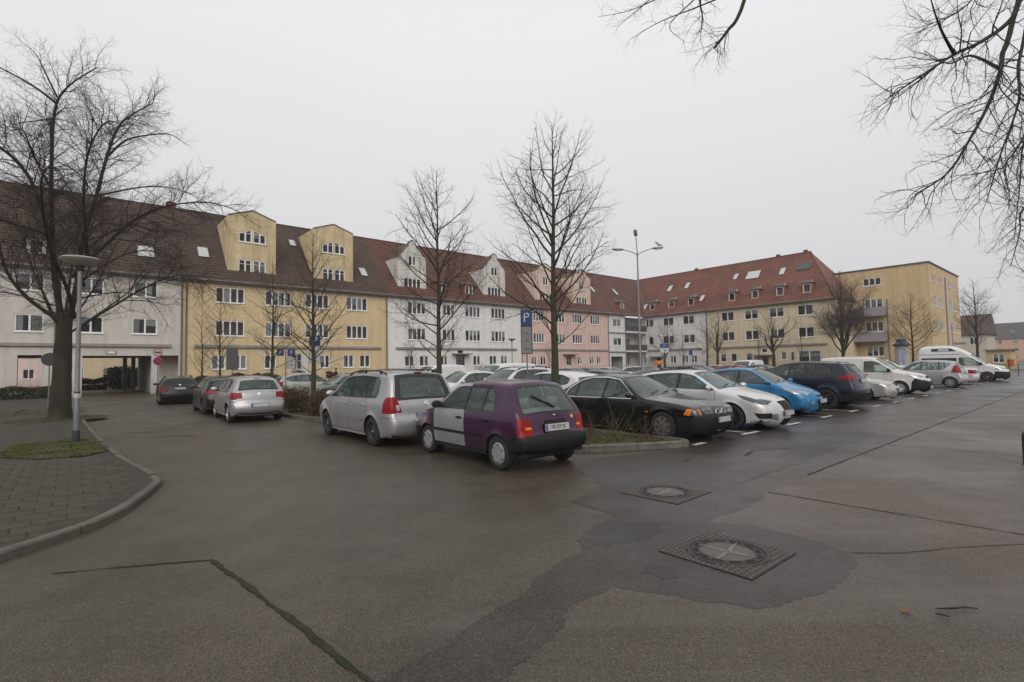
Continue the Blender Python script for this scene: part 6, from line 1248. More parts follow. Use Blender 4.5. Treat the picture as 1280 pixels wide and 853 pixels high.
def build_car(sp, col, label, name='parked_car', cat='car', pos=(0, 0), rz=0.0, g=.085, detail=2, group=None, doorcol=None, plate=None, scale=1.0):
    sp = dict(sp); X = lambda d: sp['L'] / 2 - d
    P2 = lambda poly: [(X(d), z) for d, z in poly]
    # ---- side regions
    side = []; dlo = P2(sp['dlo']); belt = sp['belt']; sl = sp.get('lean', 0.0)
    trim = sp.get('trim', True)
    cuts = [0] + [c for c in sp.get('split', [])] + [99]
    doors = sp.get('doors', [])
    lab_doors = []
    for i, (d0, d1, lo) in enumerate(doors):
        nm = 'door%d' % i; zs = sp.get('sill', .2) + .06
        poly = P2([(d0, zs), (d0, belt), (d1, belt)] + ([(d1, lo[1]), (lo[0], zs)] if lo else [(d1, zs)]))
        side.append((nm, poly)); up = clipx(offs(dlo, .06), X(d1), X(d0), sl, belt); lab_doors.append(nm)
        up = [(x, max(z, belt - .03)) for x, z in up]
        if len(up) > 2: side.append((nm, up))
    for i, (d0, d1, lo) in enumerate(doors):            # seams round the doors
        zs = sp.get('sill', .2) + .06; w = .005
        for d, zt, zb, de in ((d0, belt, zs, d0), (d1, belt, lo[1] if lo else zs, d1)):
            if i > 0 and d == d0: continue
            side.append(('seam', P2([(d - w, zb), (d - w, zt), (d + w, zt), (d + w, zb)])))
        side.append(('seam', P2([(d0, zs - w), (d0, zs + w), (lo[0] if lo else d1, zs + w), (lo[0] if lo else d1, zs - w)])))
        if lo: side.append(('seam', P2([(d1 - w, lo[1]), (lo[0] - w, zs), (lo[0] + w, zs), (d1 + w, lo[1])])))
    for nm, poly in sp.get('side', []): side.append((nm, P2(poly)))
    wins = []
    if trim: side.append(('trim', rnd(offs(dlo, sp.get('trimw', .022)), .05)))
    if sp.get('chrome'): 
        side[-1:] = [('chrome', rnd(offs(dlo, .045), .05)), ('trim', rnd(offs(dlo, .02), .05))]
    for i in range(len(cuts) - 1):
        d0, d1 = cuts[i], cuts[i + 1]; w = sp.get('pillar', .035)
        x1 = X(d0) - (w if i else -9); x0 = X(d1) + (w if i < len(cuts) - 2 else -9)
        if not trim and i: pass
        wp = clipx(dlo, x0, x1, sl, belt)
        if len(wp) > 2: side.append(('win%d' % i, rnd(wp, .035))); wins.append('win%d' % i)
    sp['_side'] = side
    # ---- strip regions
    st = []
    (wa, wb), (ra, rb) = sp['ws'], sp.get('rw', (None, None))
    wq, rq = sp.get('wq', (.93, .90)), sp.get('rq', (.88, .92))
    ex = lambda a, b, k: (a[0] + (a[0] - b[0]) * k, a[1] + (a[1] - b[1]) * k)
    st.append(('trim', [(ex(wa, wb, .05), -.1), (ex(wa, wb, .05), wq[0] + .02), (ex(wb, wa, .03), wq[1] + .02), (ex(wb, wa, .03), -.1)], .05))
    st.append(('windscreen', [(wa, -.1), (wa, wq[0]), (wb, wq[1]), (wb, -.1)], .06))
    if ra:
        st.append(('trim', [(ex(ra, rb, .06), -.1), (ex(ra, rb, .06), rq[0] + .025), (ex(rb, ra, .06), rq[1] + .025), (ex(rb, ra, .06), -.1)], .06))
        st.append(('rear_window', [(ra, -.1), (ra, rq[0]), (rb, rq[1]), (rb, -.1)], .07))
    for it in sp.get('strip', []): st.append((it[0], it[1], it[2] if len(it) > 2 else 0))
    if sp.get('hoodline'):
        a, b = sp['hoodline']
        st.append(('seam', [(a, -.1), (a, .93), ((a[0] - .012, a[1] - .006), .93), ((a[0] - .012, a[1] - .006), -.1)], 0))
    sp['_strip'] = st
    key = (sp['id'], g)
    if key not in SHELLS: SHELLS[key] = Shell(sp, g)
    sh = SHELLS[key]
    root = thing(name, label, cat, (pos[0], pos[1], 0), rz, group); root.scale = (scale,) * 3
    body_mats = [col, SEAM, TRIMM, BLACK, CHROME]
    def part(labels, side_, mats, nm, parent=root, inset=0.0):
        me = sh.extract(labels, side_, mats, nm, inset)
        return link(nm, me, parent) if me else None
    def pieces(lab, m, nm, inset, parent=root):
        for ids in sh.islands([lab]):
            mid = np.abs(sh.V[sh.F[ids]][:, :, 1]).min() < 1e-3
            for sd in ((0,) if mid else (1, -1)): link(nm, sh.extract({lab: 0}, sd, [m], nm, inset, ids), parent)
    part({'body': 0, 'seam': 1, 'trim': 2, 'black': 3, 'chrome': 4}, 0, body_mats, 'body')
    alllab = set(sh.lab)
    if 'bumper' in alllab: pieces('bumper', sp.get('bumpmat', BLACK), 'bumper', -.012)
    if 'moulding' in alllab: pieces('moulding', sp.get('mouldmat', BLACK), 'side_moulding', -.012)
    if 'grille' in alllab: pieces('grille', BLACK, 'grille', .015)
    if 'intake' in alllab: pieces('intake', BLACK, 'air_intake', .02)
    gl = sp.get('glass', GLASS); gr = sp.get('glass_rear', gl)
    dn = []
    for nm in lab_doors:
        for sd in (1, -1):
            c = doorcol.get((nm, sd), col) if doorcol else col
            isl = sh.islands([nm])
            if not isl: continue
            o = link('door', sh.extract({nm: 0}, sd, [c], 'door', 0, isl[0]), root)
            for q in isl[1:]: link('body_panel', sh.extract({nm: 0}, sd, [c], 'body_panel', 0, q), root)
            dn.append((o, nm, sd))
            if doorcol and (nm, sd) in doorcol: o['label'] = doorcol['label']
    for i, w in enumerate(wins):
        for sd in (1, -1):
            par = next((o for o, nm, s_ in dn if nm == 'door%d' % i and s_ == sd), root)
            part({w: 0}, sd, [gl if i == 0 else gr], 'window', par, .006)
    part({'windscreen': 0}, 0, [gl], 'windscreen', inset=.006)
    part({'rear_window': 0}, 0, [gr], 'rear_window', inset=.006)
    for lab, nm, m in (('head', 'headlight', sp.get('headmat', CLEARL)), ('tail', 'tail_light', REDL), ('taild', 'tail_light', REDD), ('tailw', 'reversing_light', CLEARL), ('ind', 'indicator', ORANGE), ('fog', 'fog_light', CLEARL)):
        if lab in alllab:
            pieces(lab, m, nm, -.004)
    # ---- wheels
    rimr = sp['R'] * sp.get('rimk', .64); w = sp.get('tyrew', .19)
    tm, rm = wheel_mesh(sp.get('wheel', 'hubcap'), sp['R'], w, rimr)
    yw = sp['W'] / 2 * .985 - w / 2 - .02
    for d in (sp['fa'], sp['ra']):
        for sd in (1, -1):
            e = link('wheel', None, root); e.location = (X(d), sd * yw, sp['R']); e.rotation_euler = (R(-90) * sd, 0, random.uniform(0, 3)); e.rotation_mode = 'ZYX'; e.empty_display_size = .1
            link('tyre', tm, e); link('rim', rm, e)
    # ---- underside, wheel housings, cabin
    u = MB(); L, W = sp['L'], sp['W']; zs = sp.get('sill', .2)
    u.box(-L / 2 + .2, L / 2 - .2, -W / 2 + .34, W / 2 - .34, zs - .02, zs + .16)
    fx, rx = X(sp['fa']), X(sp['ra']); ga = sp['R'] + .06
    u.box(rx + ga, fx - ga, -W / 2 + .1, W / 2 - .1, zs + .01, zs + .14)
    u.box(-L / 2 + .1, rx - ga, -W / 2 + .14, W / 2 - .14, zs + .03, zs + .2); u.box(fx + ga, L / 2 - .16, -W / 2 + .16, W / 2 - .16, zs + .01, zs + .2)
    for d in (sp['fa'], sp['ra']):
        cx, cz, r = X(d), sp['R'], sp['R'] + sp.get('gap', .055) - .002
        for sd in (1, -1):
            ys = [float(sh.y(np.array([cx + r * math.cos(math.pi * k / 12)]), np.array([cz + r * math.sin(math.pi * k / 12)]))[0]) for k in range(13)]
            vs_ = []
            for k in range(13):
                a = math.pi * k / 12; vs_ += [(cx + r * math.cos(a), sd * (ys[k] - .002), cz + r * math.sin(a)), (cx + r * math.cos(a), sd * (W / 2 - .33), cz + r * math.sin(a))]
            u.add(vs_, [(2 * k, 2 * k + 1, 2 * k + 3, 2 * k + 2) for k in range(12)])
    u.build('underbody', SEAM, root)
    c = MB(); cw = sp.get('cowl', wa); d0, d1 = sp.get('cab', (cw[0] - .05, sp['L'] - .35)); bz = belt - .04; yb = W / 2 * .9
    x0, x1 = X(d1), X(d0)
    c.add([(x0, -yb, .36), (x1, -yb, .36), (x1, yb, .36), (x0, yb, .36), (x0, -yb, bz), (x1, -yb, bz), (x1, yb, bz), (x0, yb, bz)], [(0, 1, 2, 3), (0, 4, 5, 1), (3, 2, 6, 7), (0, 3, 7, 4), (1, 5, 6, 2)])
    dw = wa[0] + (wb[0] - wa[0]) * .42
    c.box(X(dw), x1, -yb, yb, .5, bz + .0)
    if ra and not sp.get('noparcel'): c.box(x0 + .002, X(sp.get('parcel', d1 - .45)), -yb * .98, yb * .98, bz - .06, bz - .02)
    c.build('cabin', INTER, root)
    if detail >= 1:
        def seat(x, y, hw, top):
            b = MB(); M = Matrix.Translation((x, y, 0))
            b.bbox(-.02, .46, -hw, hw, .42, .58, .05, 0, M)
            B = M @ Matrix.Translation((0, 0, .52)) @ Matrix.Rotation(R(-16), 4, 'Y')
            b.bbox(-.1, .04, -hw, hw, 0, top - .72, .045, 0, B)
            for yy in ((-hw * .55, hw * .55) if hw > .4 else (0,)):
                b.bbox(-.08, .02, yy - .12, yy + .12, top - .70, top - .52, .035, 0, B)
            b.build('seat', sp.get('seatmat', INTER2), root, True, 50)
        fxs = sp.get('seats', (dw + .62, dw + 1.45))
        hd = sh.H - .12
        for sd in (1, -1): seat(X(fxs[0]) - .35, sd * W * .21, .24, min(hd, 1.28 + sp.get('seatup', 0)))
        if len(fxs) > 1: seat(X(fxs[1]) - .3, 0, .58, min(hd, 1.2 + sp.get('seatup', 0)))
        t = MB(); ring = [(math.cos(a) * .18, math.sin(a) * .18, 0) for a in np.linspace(0, 2 * math.pi, 17)]
        M = Matrix.Translation((X(dw) - .16, W * .21, bz + .02)) @ Matrix.Rotation(R(-65), 4, 'Y')
        t.tube([M @ Vector(p) for p in ring], .014, 6); t.box(-.02, .02, -.17, .17, -.02, .0, 0, M); t.build('steering_wheel', BLACK, root, True, 40)
    # ---- mirrors, handles, plates, wipers
    if detail >= 1:
        md, mz = sp.get('mirror', (sp['dlo'][0][0] + .12, belt + .08)); mm = sp.get('mirmat', BLACK)
        for sd in (1, -1):
            yy = float(sh.y(np.array([X(md)]), np.array([mz]))[0]); m = MB()
            M = Matrix.Translation((X(md), sd * (yy + .13), mz)) @ Matrix.Rotation(R(-12 * sd), 4, 'Z')
            k = sp.get('mirk', 1.0)
            m.ball((0.02, 0, 0), (.075 * k, .11 * k, .072 * k), 12, 0, M); m.box(-.022, .06, -sd * .17 if sd > 0 else .0, 0 if sd > 0 else .17, -.055, -.02, 1, M)
            for i, p in enumerate(m.v):
                q = M.inverted() @ Vector(p)
                if q.x < -.025: q.x = -.025; m.v[i] = tuple(M @ q)
            m.build('mirror', [mm, BLACK], root, True, 50)
        for i, (o, nm, sd) in enumerate(dn):
            k = int(nm[4:]); d1 = doors[k][1] - .17; zz = belt - sp.get('hz', .12); hm = sp.get('handmat', BLACK)
            yy = float(sh.y(np.array([X(d1)]), np.array([zz]))[0])
            h = MB(); h.bbox(X(d1) - .085, X(d1) + .085, sd * yy - .008 * sd - (.03 if sd < 0 else 0), sd * yy - .008 * sd + (.03 if sd > 0 else 0), zz - .018, zz + .018, .009)
            h.build('handle', hm, o, True, 50)
        for key_, q in sp.get('plates', {}).items():
            q = q[0]
            sv = sh.sat(*q[0]); p = sh.strip_pos(sv, 0, q[1] if len(q) > 1 else .012)[0]
            nx, nz = np.interp(sv, sh.s, sh.nrm[:, 0]), np.interp(sv, sh.s, sh.nrm[:, 1])
            f = Vector((nx, 0, nz * .6)).normalized(); up = Vector((-f.z, 0, f.x)) if f.x > 0 else Vector((f.z, 0, -f.x)); sx = up.cross(f)
            M = Matrix((( sx.x, up.x, f.x, p[0]), (sx.y, up.y, f.y, 0), (sx.z, up.z, f.z, p[2]), (0, 0, 0, 1)))
            b = MB(); b.box(-.26, .26, -.056, .056, -.004, .006, 0, M); b.box(-.252, -.212, -.048, .048, .006, .008, 1, M)
            b.box(-.27, .27, -.066, .066, -.012, -.004, 2, M)
            pl = b.build('number_plate', [PLATEW, PLATEB, BLACK], root)
            if plate and key_ == plate[0]:
                text_mesh('plate_lettering', plate[1], .092, SEAM, pl, M @ Matrix.Translation((.022, 0, .009)) @ Matrix.Scale(.9, 4, (1, 0, 0)), .001)
        if detail >= 2:
            t = MB()
            for sd, q0, q1 in ((1, .12, .62), (-1, .5, -.02)):
                s0 = sh.sat(*wa); s1 = s0 + .10 + .28 * 0
                pts = [sh.strip_pos(s0 + (.05 + .1 * tt), (q0 + (q1 - q0) * tt) if sd > 0 else (-(q0 + (q1 - q0) * tt)), .015)[0] for tt in np.linspace(0, 1, 5)]
                t.tube(pts, .009, 5)
            t.build('wiper', BLACK, root)
            if sp.get('rwiper'):
                t = MB(); s0 = sh.sat(*rb)
                for k in sp['rwiper']: t.tube([sh.strip_pos(s0 - a * .9, q, .02)[0] for a, q in k], .015, 5)
                t.build('rear_wiper', BLACK, root)
    for fn in sp.get('extra', []): fn(root, sh, X, col)
    return root
SHELLS = {}
def ex_roofrails(root, sh, X, col):
    sp = sh.sp; d0, d1 = sp['rails']
    for sd in (1, -1):
        ds = np.linspace(d0, d1, 9); m = MB(); pts = []
        for i, d in enumerate(ds):
            s0 = sh.s[np.abs(sh.sil[:, 0] - X(d)) .argmin()] if 0 else None
            up = sh.sil[np.where(sh.sil[:, 1] > sp['belt'] + .2)[0]]; z = np.interp(-X(d), -up[:, 0], up[:, 1])
            yy = sd * (sh.W / 2 * sp.get('tum', .78) - .06); pts.append((X(d), yy, z + .012 + (.028 if 0 < i < 8 else -.012)))
        m.tube(pts, .016, 6); 
        for i in (1, 4, 7): m.box(pts[i][0] - .04, pts[i][0] + .04, pts[i][1] - .012, pts[i][1] + .012, pts[i][2] - .06, pts[i][2])
        m.build('roof_rail', sp.get('railmat', BLACK), root, True, 50)
def ex_badge(d, z, r=.045, m=None, off=.004, oval=1.0):
    def f(root, sh, X, col):
        sv = sh.sat(d, z); p = sh.strip_pos(sv, 0, off)[0]; nx, nz = np.interp(sv, sh.s, sh.nrm[:, 0]), np.interp(sv, sh.s, sh.nrm[:, 1])
        q = Vector((nx, 0, nz)).to_track_quat('Z', 'Y').to_matrix().to_4x4(); M = Matrix.Translation(p) @ q
        b = MB(); b.lathe([(r, 0), (r, .01), (r * .8, .012), (r * .78, .007), (0, .007)], 18, 0, M @ Matrix.Scale(oval, 4, (0, 1, 0)))
        b.box(-r * .8, r * .8, -r * .12, r * .12, .004, .012, 0, M)
        b.build('badge', m or CHROME, root, True, 40)
    return f
def ex_patch(name, pts, m, off=.01, both=False):
    """a flat pad following the tail or nose: corner list of ((d,z), q)"""
    def f(root, sh, X, col):
        for sd in ((1, -1) if both else (1,)):
            P = [sh.strip_pos(sh.sat(*a), q * sd, off)[0] for a, q in pts]; Q = [sh.strip_pos(sh.sat(*a), q * sd, -.01)[0] for a, q in pts]
            n = len(P); b = MB(); fs_ = [tuple(range(n))] + [(i, n + i, n + (i + 1) % n, (i + 1) % n) for i in range(n)]
            b.add(P + Q, fs_); b.build(name, m, root)
    return f
LENSG = mat('lens_grey', (.20, .205, .21), .1, .6, coat=.5)
def ex_lens(pts, r, m=None, ring=None):
    """round lamp lenses set in the nose at ((d,z), q)"""
    def f(root, sh, X, col):
        for sd in (1, -1):
            b = MB()
            for (a, q) in pts:
                sv = sh.sat(*a); p = sh.strip_pos(sv, q * sd, .0)[0]
                M = Matrix.Translation(p) @ Matrix.Rotation(R(90), 4, 'Y')
                b.ball((0, 0, 0), (r, r, r * .35), 12, 0, M)
            b.build('headlight_lens', m or LENSG, root, True, 60)
    return f

def ex_kidneys(root, sh, X, col):
    for sd in (1, -1):
        s0, s1 = sh.sat(.03, .54), sh.sat(.06, .655); rim = MB(); pl = MB(); P = []
        for a in np.linspace(0, 2 * math.pi, 25):
            ca, sa = math.cos(a), math.sin(a); r = 1 / max(abs(ca) ** 3 + abs(sa) ** 3, 1e-6) ** (1 / 3)
            P.append(tuple(sh.strip_pos((s0 + s1) / 2 + (s1 - s0) / 2 * .92 * sa * r, sd * (.165 + .115 * ca * r), .004)[0]))
        rim.tube(P, .009, 6); o = rim.build('kidney_grille', CHROME, root, True, 60)
        c = np.mean(P, 0); pl.add([tuple(c)] + P, [(0, i + 1, i + 2) for i in range(24)]); pl.build('grille_mesh', SEAM, o)
        for k in range(-3, 4):
            b = MB(); q = sd * (.165 + .026 * k); b.tube([sh.strip_pos(s_, q, .006)[0] for s_ in np.linspace(s0 + .02, s1 - .02, 4)], .005, 4); b.build('grille_bar', mat('grille_bar_grey', (.06, .06, .06), .4, .5), o)
# ---------------------------------------------------------------- car shapes (d = metres behind the nose, z = height)
PBODY = None
SP = {}
SP['small_hatch'] = dict(id='small_hatch', L=3.70, W=1.585, fa=.70, ra=3.06, R=.274, belt=.92, tum=.76, sill=.22, tyrew=.165, rimk=.66, wheel='hubcap', kf=.12, kr=.09,
    sil=[(.16, .20, .12, .06), (.05, .26, .16, .07), (.0, .40, .16, .07), (.02, .56, .14, .07), (.10, .68, .10, .05), (.30, .78, .08, .03), (.65, .87, .07, .025), (.98, .93, .06, .03),
         (1.25, 1.13, .05, .05), (1.52, 1.32, .05, .05), (1.75, 1.395, .07, .03), (2.2, 1.43, .08, .03), (2.8, 1.425, .08, .03), (3.10, 1.395, .07, .04), (3.20, 1.35, .06, .05),
         (3.42, 1.06, .08, .07), (3.53, .90, .10, .06), (3.585, .78, .12, .06), (3.61, .62, .12, .06), (3.66, .565, .09, .06), (3.69, .50, .10, .06), (3.68, .40, .10, .06), (3.62, .33, .08, .05), (3.48, .31, .06, .04)],
    dlo=[(1.16, .935), (1.62, 1.31), (1.85, 1.335), (2.72, 1.325), (2.86, 1.24), (2.95, .94)], split=[2.07, 2.62], pillar=.028,
    doors=[(1.0, 2.085, None), (2.085, 2.93, (2.62, .62))],
    ws=((1.0, .945), (1.52, 1.315)), rw=((3.215, 1.335), (3.52, .925)), rq=(.91, .945), trimw=.010, parcel=2.95, hz=.13, seats=(1.9, 2.7), 
    side=[('black', [(1.0, .1), (1.0, .285), (2.72, .285), (2.72, .1)]), ('bumper', [(-.1, .1), (-.1, .50), (.36, .50), (.42, .1)]), ('bumper', [(3.33, .1), (3.36, .565), (3.9, .565), (3.9, .1)]),  # black strip along the sill: the shade below the doors painted as colour
          ('moulding', [(1.02, .50), (1.02, .545), (2.08, .545), (2.08, .50)]), ('moulding', [(2.1, .50), (2.1, .545), (2.66, .545), (2.64, .50)]),
          ('tail', [(3.55, .59), (3.52, .865), (3.75, .865), (3.75, .59)]), ('head', [(-.1, .57), (-.1, .70), (.22, .71), (.26, .6)]), ('ind', [(.60, .665), (.60, .70), (.68, .70), (.68, .665)])],
    strip=[('bumper', [((.16, .20), -.1), ((.16, .2), 1.1), ((.005, .50), 1.1), ((.005, .50), -.1)]), ('bumper', [((3.655, .57), -.1), ((3.655, .57), 1.1), ((3.48, .31), 1.1), ((3.48, .31), -.1)]),
           ('tail', [((3.555, .862), .80), ((3.555, .862), 1.1), ((3.655, .59), 1.1), ((3.655, .59), .79)], .01), ('taild', [((3.562, .85), .815), ((3.562, .85), .985), ((3.59, .765), .985), ((3.59, .765), .81)], .008), ('ind', [((3.598, .735), .81), ((3.598, .735), .985), ((3.603, .70), .985), ((3.603, .70), .805)], .004), ('head', [((.03, .57), .5), ((.03, .57), 1.1), ((.12, .70), 1.1), ((.12, .70), .5)], .02)],
    plates={'rear': (((3.6, .70), .03),)}, zz=0, rwiper=[[(.06, -.02), (.05, -.1), (.17, .12)], [(.05, -.1), (.33, .53)]],
    extra=[ex_patch('plate_light_strip', [((3.575, .80), -.36), ((3.575, .80), .36), ((3.59, .755), .36), ((3.59, .755), -.36)], BLACK, .03),
           ex_badge(3.545, .868, .03, oval=.45), ex_patch('yellow_sticker', [((3.555, .855), -.66), ((3.565, .825), -.60), ((3.58, .79), -.66), ((3.57, .82), -.72)], mat('sticker_yellow', (.62, .45, .03), .5), .006)])
SP['mpv'] = dict(id='mpv', L=4.47, W=1.80, fa=.88, ra=3.58, R=.317, belt=1.02, tum=.80, sill=.21, tyrew=.2, wheel='steel', kf=.12, kr=.07, rails=(1.75, 3.9), railmat=BLACK, mirmat=None,
    sil=[(.16, .20, .14, .1), (.04, .28, .18, .12), (.0, .42, .2, .12), (.03, .60, .2, .12), (.14, .76, .14, .08), (.40, .88, .09, .04), (.80, .98, .08, .03), (1.12, 1.05, .06, .04),
         (1.55, 1.33, .05, .06), (1.85, 1.50, .06, .05), (2.1, 1.57, .08, .035), (2.7, 1.61, .09, .03), (3.4, 1.605, .09, .03), (4.0, 1.565, .09, .04), (4.12, 1.52, .08, .05),
         (4.26, 1.25, .09, .05), (4.36, 1.02, .1, .05), (4.405, .86, .12, .05), (4.42, .70, .13, .05), (4.46, .60, .15, .06), (4.47, .46, .15, .06), (4.43, .32, .14, .05), (4.3, .22, .1, .03)],
    dlo=[(1.30, 1.03), (1.86, 1.42), (2.15, 1.49), (2.9, 1.515), (3.62, 1.48), (3.76, 1.40), (3.80, 1.12), (3.74, 1.07)], split=[2.33, 3.22], pillar=.035,
    doors=[(1.18, 2.34, None), (2.34, 3.32, (3.08, .66))], ws=((1.14, 1.065), (1.84, 1.49)), rw=((4.09, 1.52), (4.355, 1.03)), rq=(.86, .86), hz=.13, cowl=(1.3, 1), seatup=.12,
    side=[('moulding', [(1.24, .50), (1.24, .545), (3.1, .555), (3.1, .51)]), ('tail', [(4.08, .745), (4.13, .99), (4.17, 1.06), (4.26, 1.085), (4.5, 1.085), (4.5, .745)]),
          ('head', [(-.1, .62), (-.1, .80), (.42, .90), (.5, .84), (.3, .66)]), ('seam', [(4.02, .66), (4.02, .67), (4.6, .63), (4.6, .62)])],
    strip=[('trim', [((4.10, 1.54), -.1), ((4.10, 1.54), .97), ((4.375, 1.0), .99), ((4.375, 1.0), -.1)], .02), ('rear_window', [((4.13, 1.49), -.1), ((4.13, 1.49), .80), ((4.35, 1.04), .80), ((4.35, 1.04), -.1)], .05),
           ('tail', [((4.335, 1.085), .93), ((4.335, 1.085), 1.1), ((4.415, .745), 1.1), ((4.415, .745), .80)], .02), ('tailw', [((4.39, .93), .88), ((4.39, .93), .97), ((4.41, .82), .97), ((4.41, .82), .86)], .01), ('seam', [((4.452, .615), -.1), ((4.452, .615), 1.1), ((4.457, .607), 1.1), ((4.457, .607), -.1)]),
           ('seam', [((4.40, .73), -.1), ((4.40, .73), .82), ((4.41, .722), .82), ((4.41, .722), -.1)]), ('head', [((.06, .64), .55), ((.06, .64), 1.1), ((.3, .86), 1.1), ((.3, .86), .7)], .02)],
    plates={'rear': (((4.41, .67), .012),)}, bumpmat=None,
    extra=[ex_roofrails, ex_badge(4.385, .93, .055), ex_patch('brake_light', [((4.06, 1.555), -.14), ((4.06, 1.555), .14), ((4.09, 1.54), .14), ((4.09, 1.54), -.14)], REDL, .02)])
SP['saloon'] = dict(id='saloon', L=4.78, W=1.80, fa=.86, ra=3.69, R=.317, belt=.90, tum=.70, sill=.19, tyrew=.22, wheel='a7', rimk=.66, kf=.10, kr=.08, chrome=True, trimw=.02,
    sil=[(.14, .18, .12, .08), (.03, .26, .16, .1), (.0, .40, .16, .12), (.0, .50, .16, .12), (.035, .555, .12, .1), (.055, .64, .12, .1), (.10, .715, .10, .07), (.24, .76, .09, .045), (.60, .825, .08, .035), (1.1, .875, .07, .03), (1.40, .91, .06, .03),
         (1.80, 1.16, .05, .05), (2.12, 1.345, .05, .05), (2.35, 1.405, .07, .03), (2.75, 1.435, .08, .03), (3.1, 1.415, .08, .03), (3.42, 1.34, .06, .04), (3.75, 1.15, .05, .05), (4.02, 1.01, .07, .03), (4.45, .985, .08, .03), (4.68, .955, .1, .04),
         (4.73, .86, .12, .06), (4.73, .60, .12, .08), (4.78, .54, .14, .08), (4.77, .36, .14, .08), (4.65, .22, .1, .05)],
    dlo=[(1.58, .905), (2.16, 1.29), (2.5, 1.345), (3.0, 1.345), (3.38, 1.26), (3.70, 1.06), (3.74, .935), (3.70, .915)], split=[2.52, 3.42], pillar=.03,
    doors=[(1.42, 2.53, None), (2.53, 3.5, (3.22, .6))], ws=((1.42, .925), (2.11, 1.335)), rw=((3.44, 1.325), (3.98, 1.03)), hoodline=((.16, .742), (1.2, .88)), hz=.12, mirmat=None,
    side=[('bumper', [(-.1, .1), (-.1, .545), (.5, .545), (.54, .1)]), ('bumper', [(4.25, .1), (4.25, .55), (4.9, .55), (4.9, .1)]), ('head', [(-.1, .575), (-.1, .715), (.24, .715), (.30, .59)]), ('ind', [(.19, .575), (.16, .715), (.27, .715), (.34, .59)]),
          ('ind', [(1.2, .60), (1.2, .625), (1.27, .625), (1.27, .6)]), ('tail', [(4.5, .66), (4.48, .92), (4.9, .92), (4.9, .66)]), ('moulding', [(.5, .50), (.5, .515), (1.3, .515), (1.3, .50)]), ('moulding', [(1.42, .49), (1.42, .515), (3.3, .515), (3.3, .49)])],
    strip=[('bumper', [((.14, .18), -.1), ((.14, .18), 1.1), ((.03, .545), 1.1), ((.03, .545), -.1)]), ('head', [((.04, .58), .42), ((.04, .58), 1.1), ((.09, .70), 1.1), ((.09, .70), .42)], .015), 
           ('ind', [((.04, .58), .945), ((.04, .58), 1.1), ((.09, .70), 1.1), ((.09, .70), .945)], .01), ('intake', [((.02, .28), -.1), ((.02, .28), .75), ((0, .37), .72), ((0, .37), -.1)], .02), ('tail', [((4.72, .92), .55), ((4.72, .92), 1.1), ((4.73, .68), 1.1), ((4.73, .68), .55)], .02), ('bumper', [((4.77, .55), -.1), ((4.77, .55), 1.1), ((4.66, .22), 1.1), ((4.66, .22), -.1)])],
    plates={'front': (((.0, .45), .02),), 'rear': (((4.73, .72), .02),)}, headmat=DARKL,
    extra=[ex_lens([((.06, .64), .56), ((.06, .64), .80)], .055), ex_badge(.24, .75, .04, mat('badge_blue_white', (.35, .40, .5), .3)), ex_kidneys])
SP['hatch_a'] = dict(id='hatch_a', L=4.38, W=1.82, fa=.88, ra=3.53, R=.32, belt=.97, tum=.75, sill=.19, tyrew=.22, wheel='d10', rimk=.74, kf=.16, kr=.07,
    sil=[(.22, .17, .14, .14), (.06, .22, .2, .16), (.0, .34, .22, .18), (.02, .55, .22, .18), (.12, .68, .18, .12), (.28, .77, .12, .07), (.6, .86, .09, .045), (1.0, .945, .08, .035), (1.22, .985, .06, .04),
         (1.65, 1.22, .05, .06), (2.02, 1.41, .05, .05), (2.25, 1.462, .07, .03), (2.65, 1.48, .08, .03), (3.2, 1.45, .08, .03), (3.7, 1.38, .08, .03), (3.92, 1.32, .07, .04), (4.15, 1.08, .08, .05), (4.27, .92, .12, .06), (4.32, .75, .14, .08), (4.37, .6, .16, .1), (4.36, .4, .16, .1), (4.22, .22, .1, .05)],
    dlo=[(1.30, .985), (1.95, 1.33), (2.3, 1.395), (2.8, 1.40), (3.4, 1.35), (3.74, 1.24), (3.70, 1.10), (3.4, 1.05)], split=[2.38, 3.28], pillar=.04,
    doors=[(1.27, 2.40, None), (2.40, 3.36, (3.05, .62))], ws=((1.24, 1.0), (2.01, 1.40)), rw=((3.95, 1.29), (4.17, 1.05)), hoodline=((.3, .79), (1.2, .97)), hz=.10, mirmat=None, headmat=DARKL, handmat=None,
    side=[('head', [(-.05, .62), (.02, .70), (.30, .80), (.72, .875), (.58, .785), (.28, .675)]), ('intake', [(-.1, .30), (-.1, .44), (.32, .44), (.22, .31)]), ('tail', [(3.98, .80), (3.95, .96), (4.6, .96), (4.6, .78)])],
    strip=[('head', [((.12, .68), .66), ((.08, .63), 1.1), ((.36, .80), 1.1), ((.24, .75), .84)], .02), ('grille', [((.01, .49), -.1), ((.01, .49), .38), ((.07, .635), .50), ((.07, .635), -.1)], .03), ('intake', [((.06, .225), -.1), ((.06, .225), .5), ((.01, .32), .42), ((.01, .32), -.1)], .03),
           ('fog', [((.01, .30), .70), ((.01, .30), 1.1), ((.0, .43), 1.1), ((.0, .43), .74)], .02), ('tail', [((4.25, .96), .6), ((4.25, .96), 1.1), ((4.31, .8), 1.1), ((4.31, .8), .6)], .02)],
    plates={'front': (((.0, .405), .02),), 'rear': (((4.3, .8), .02),)}, extra=[ex_badge(.15, .715, .05, oval=.5)])
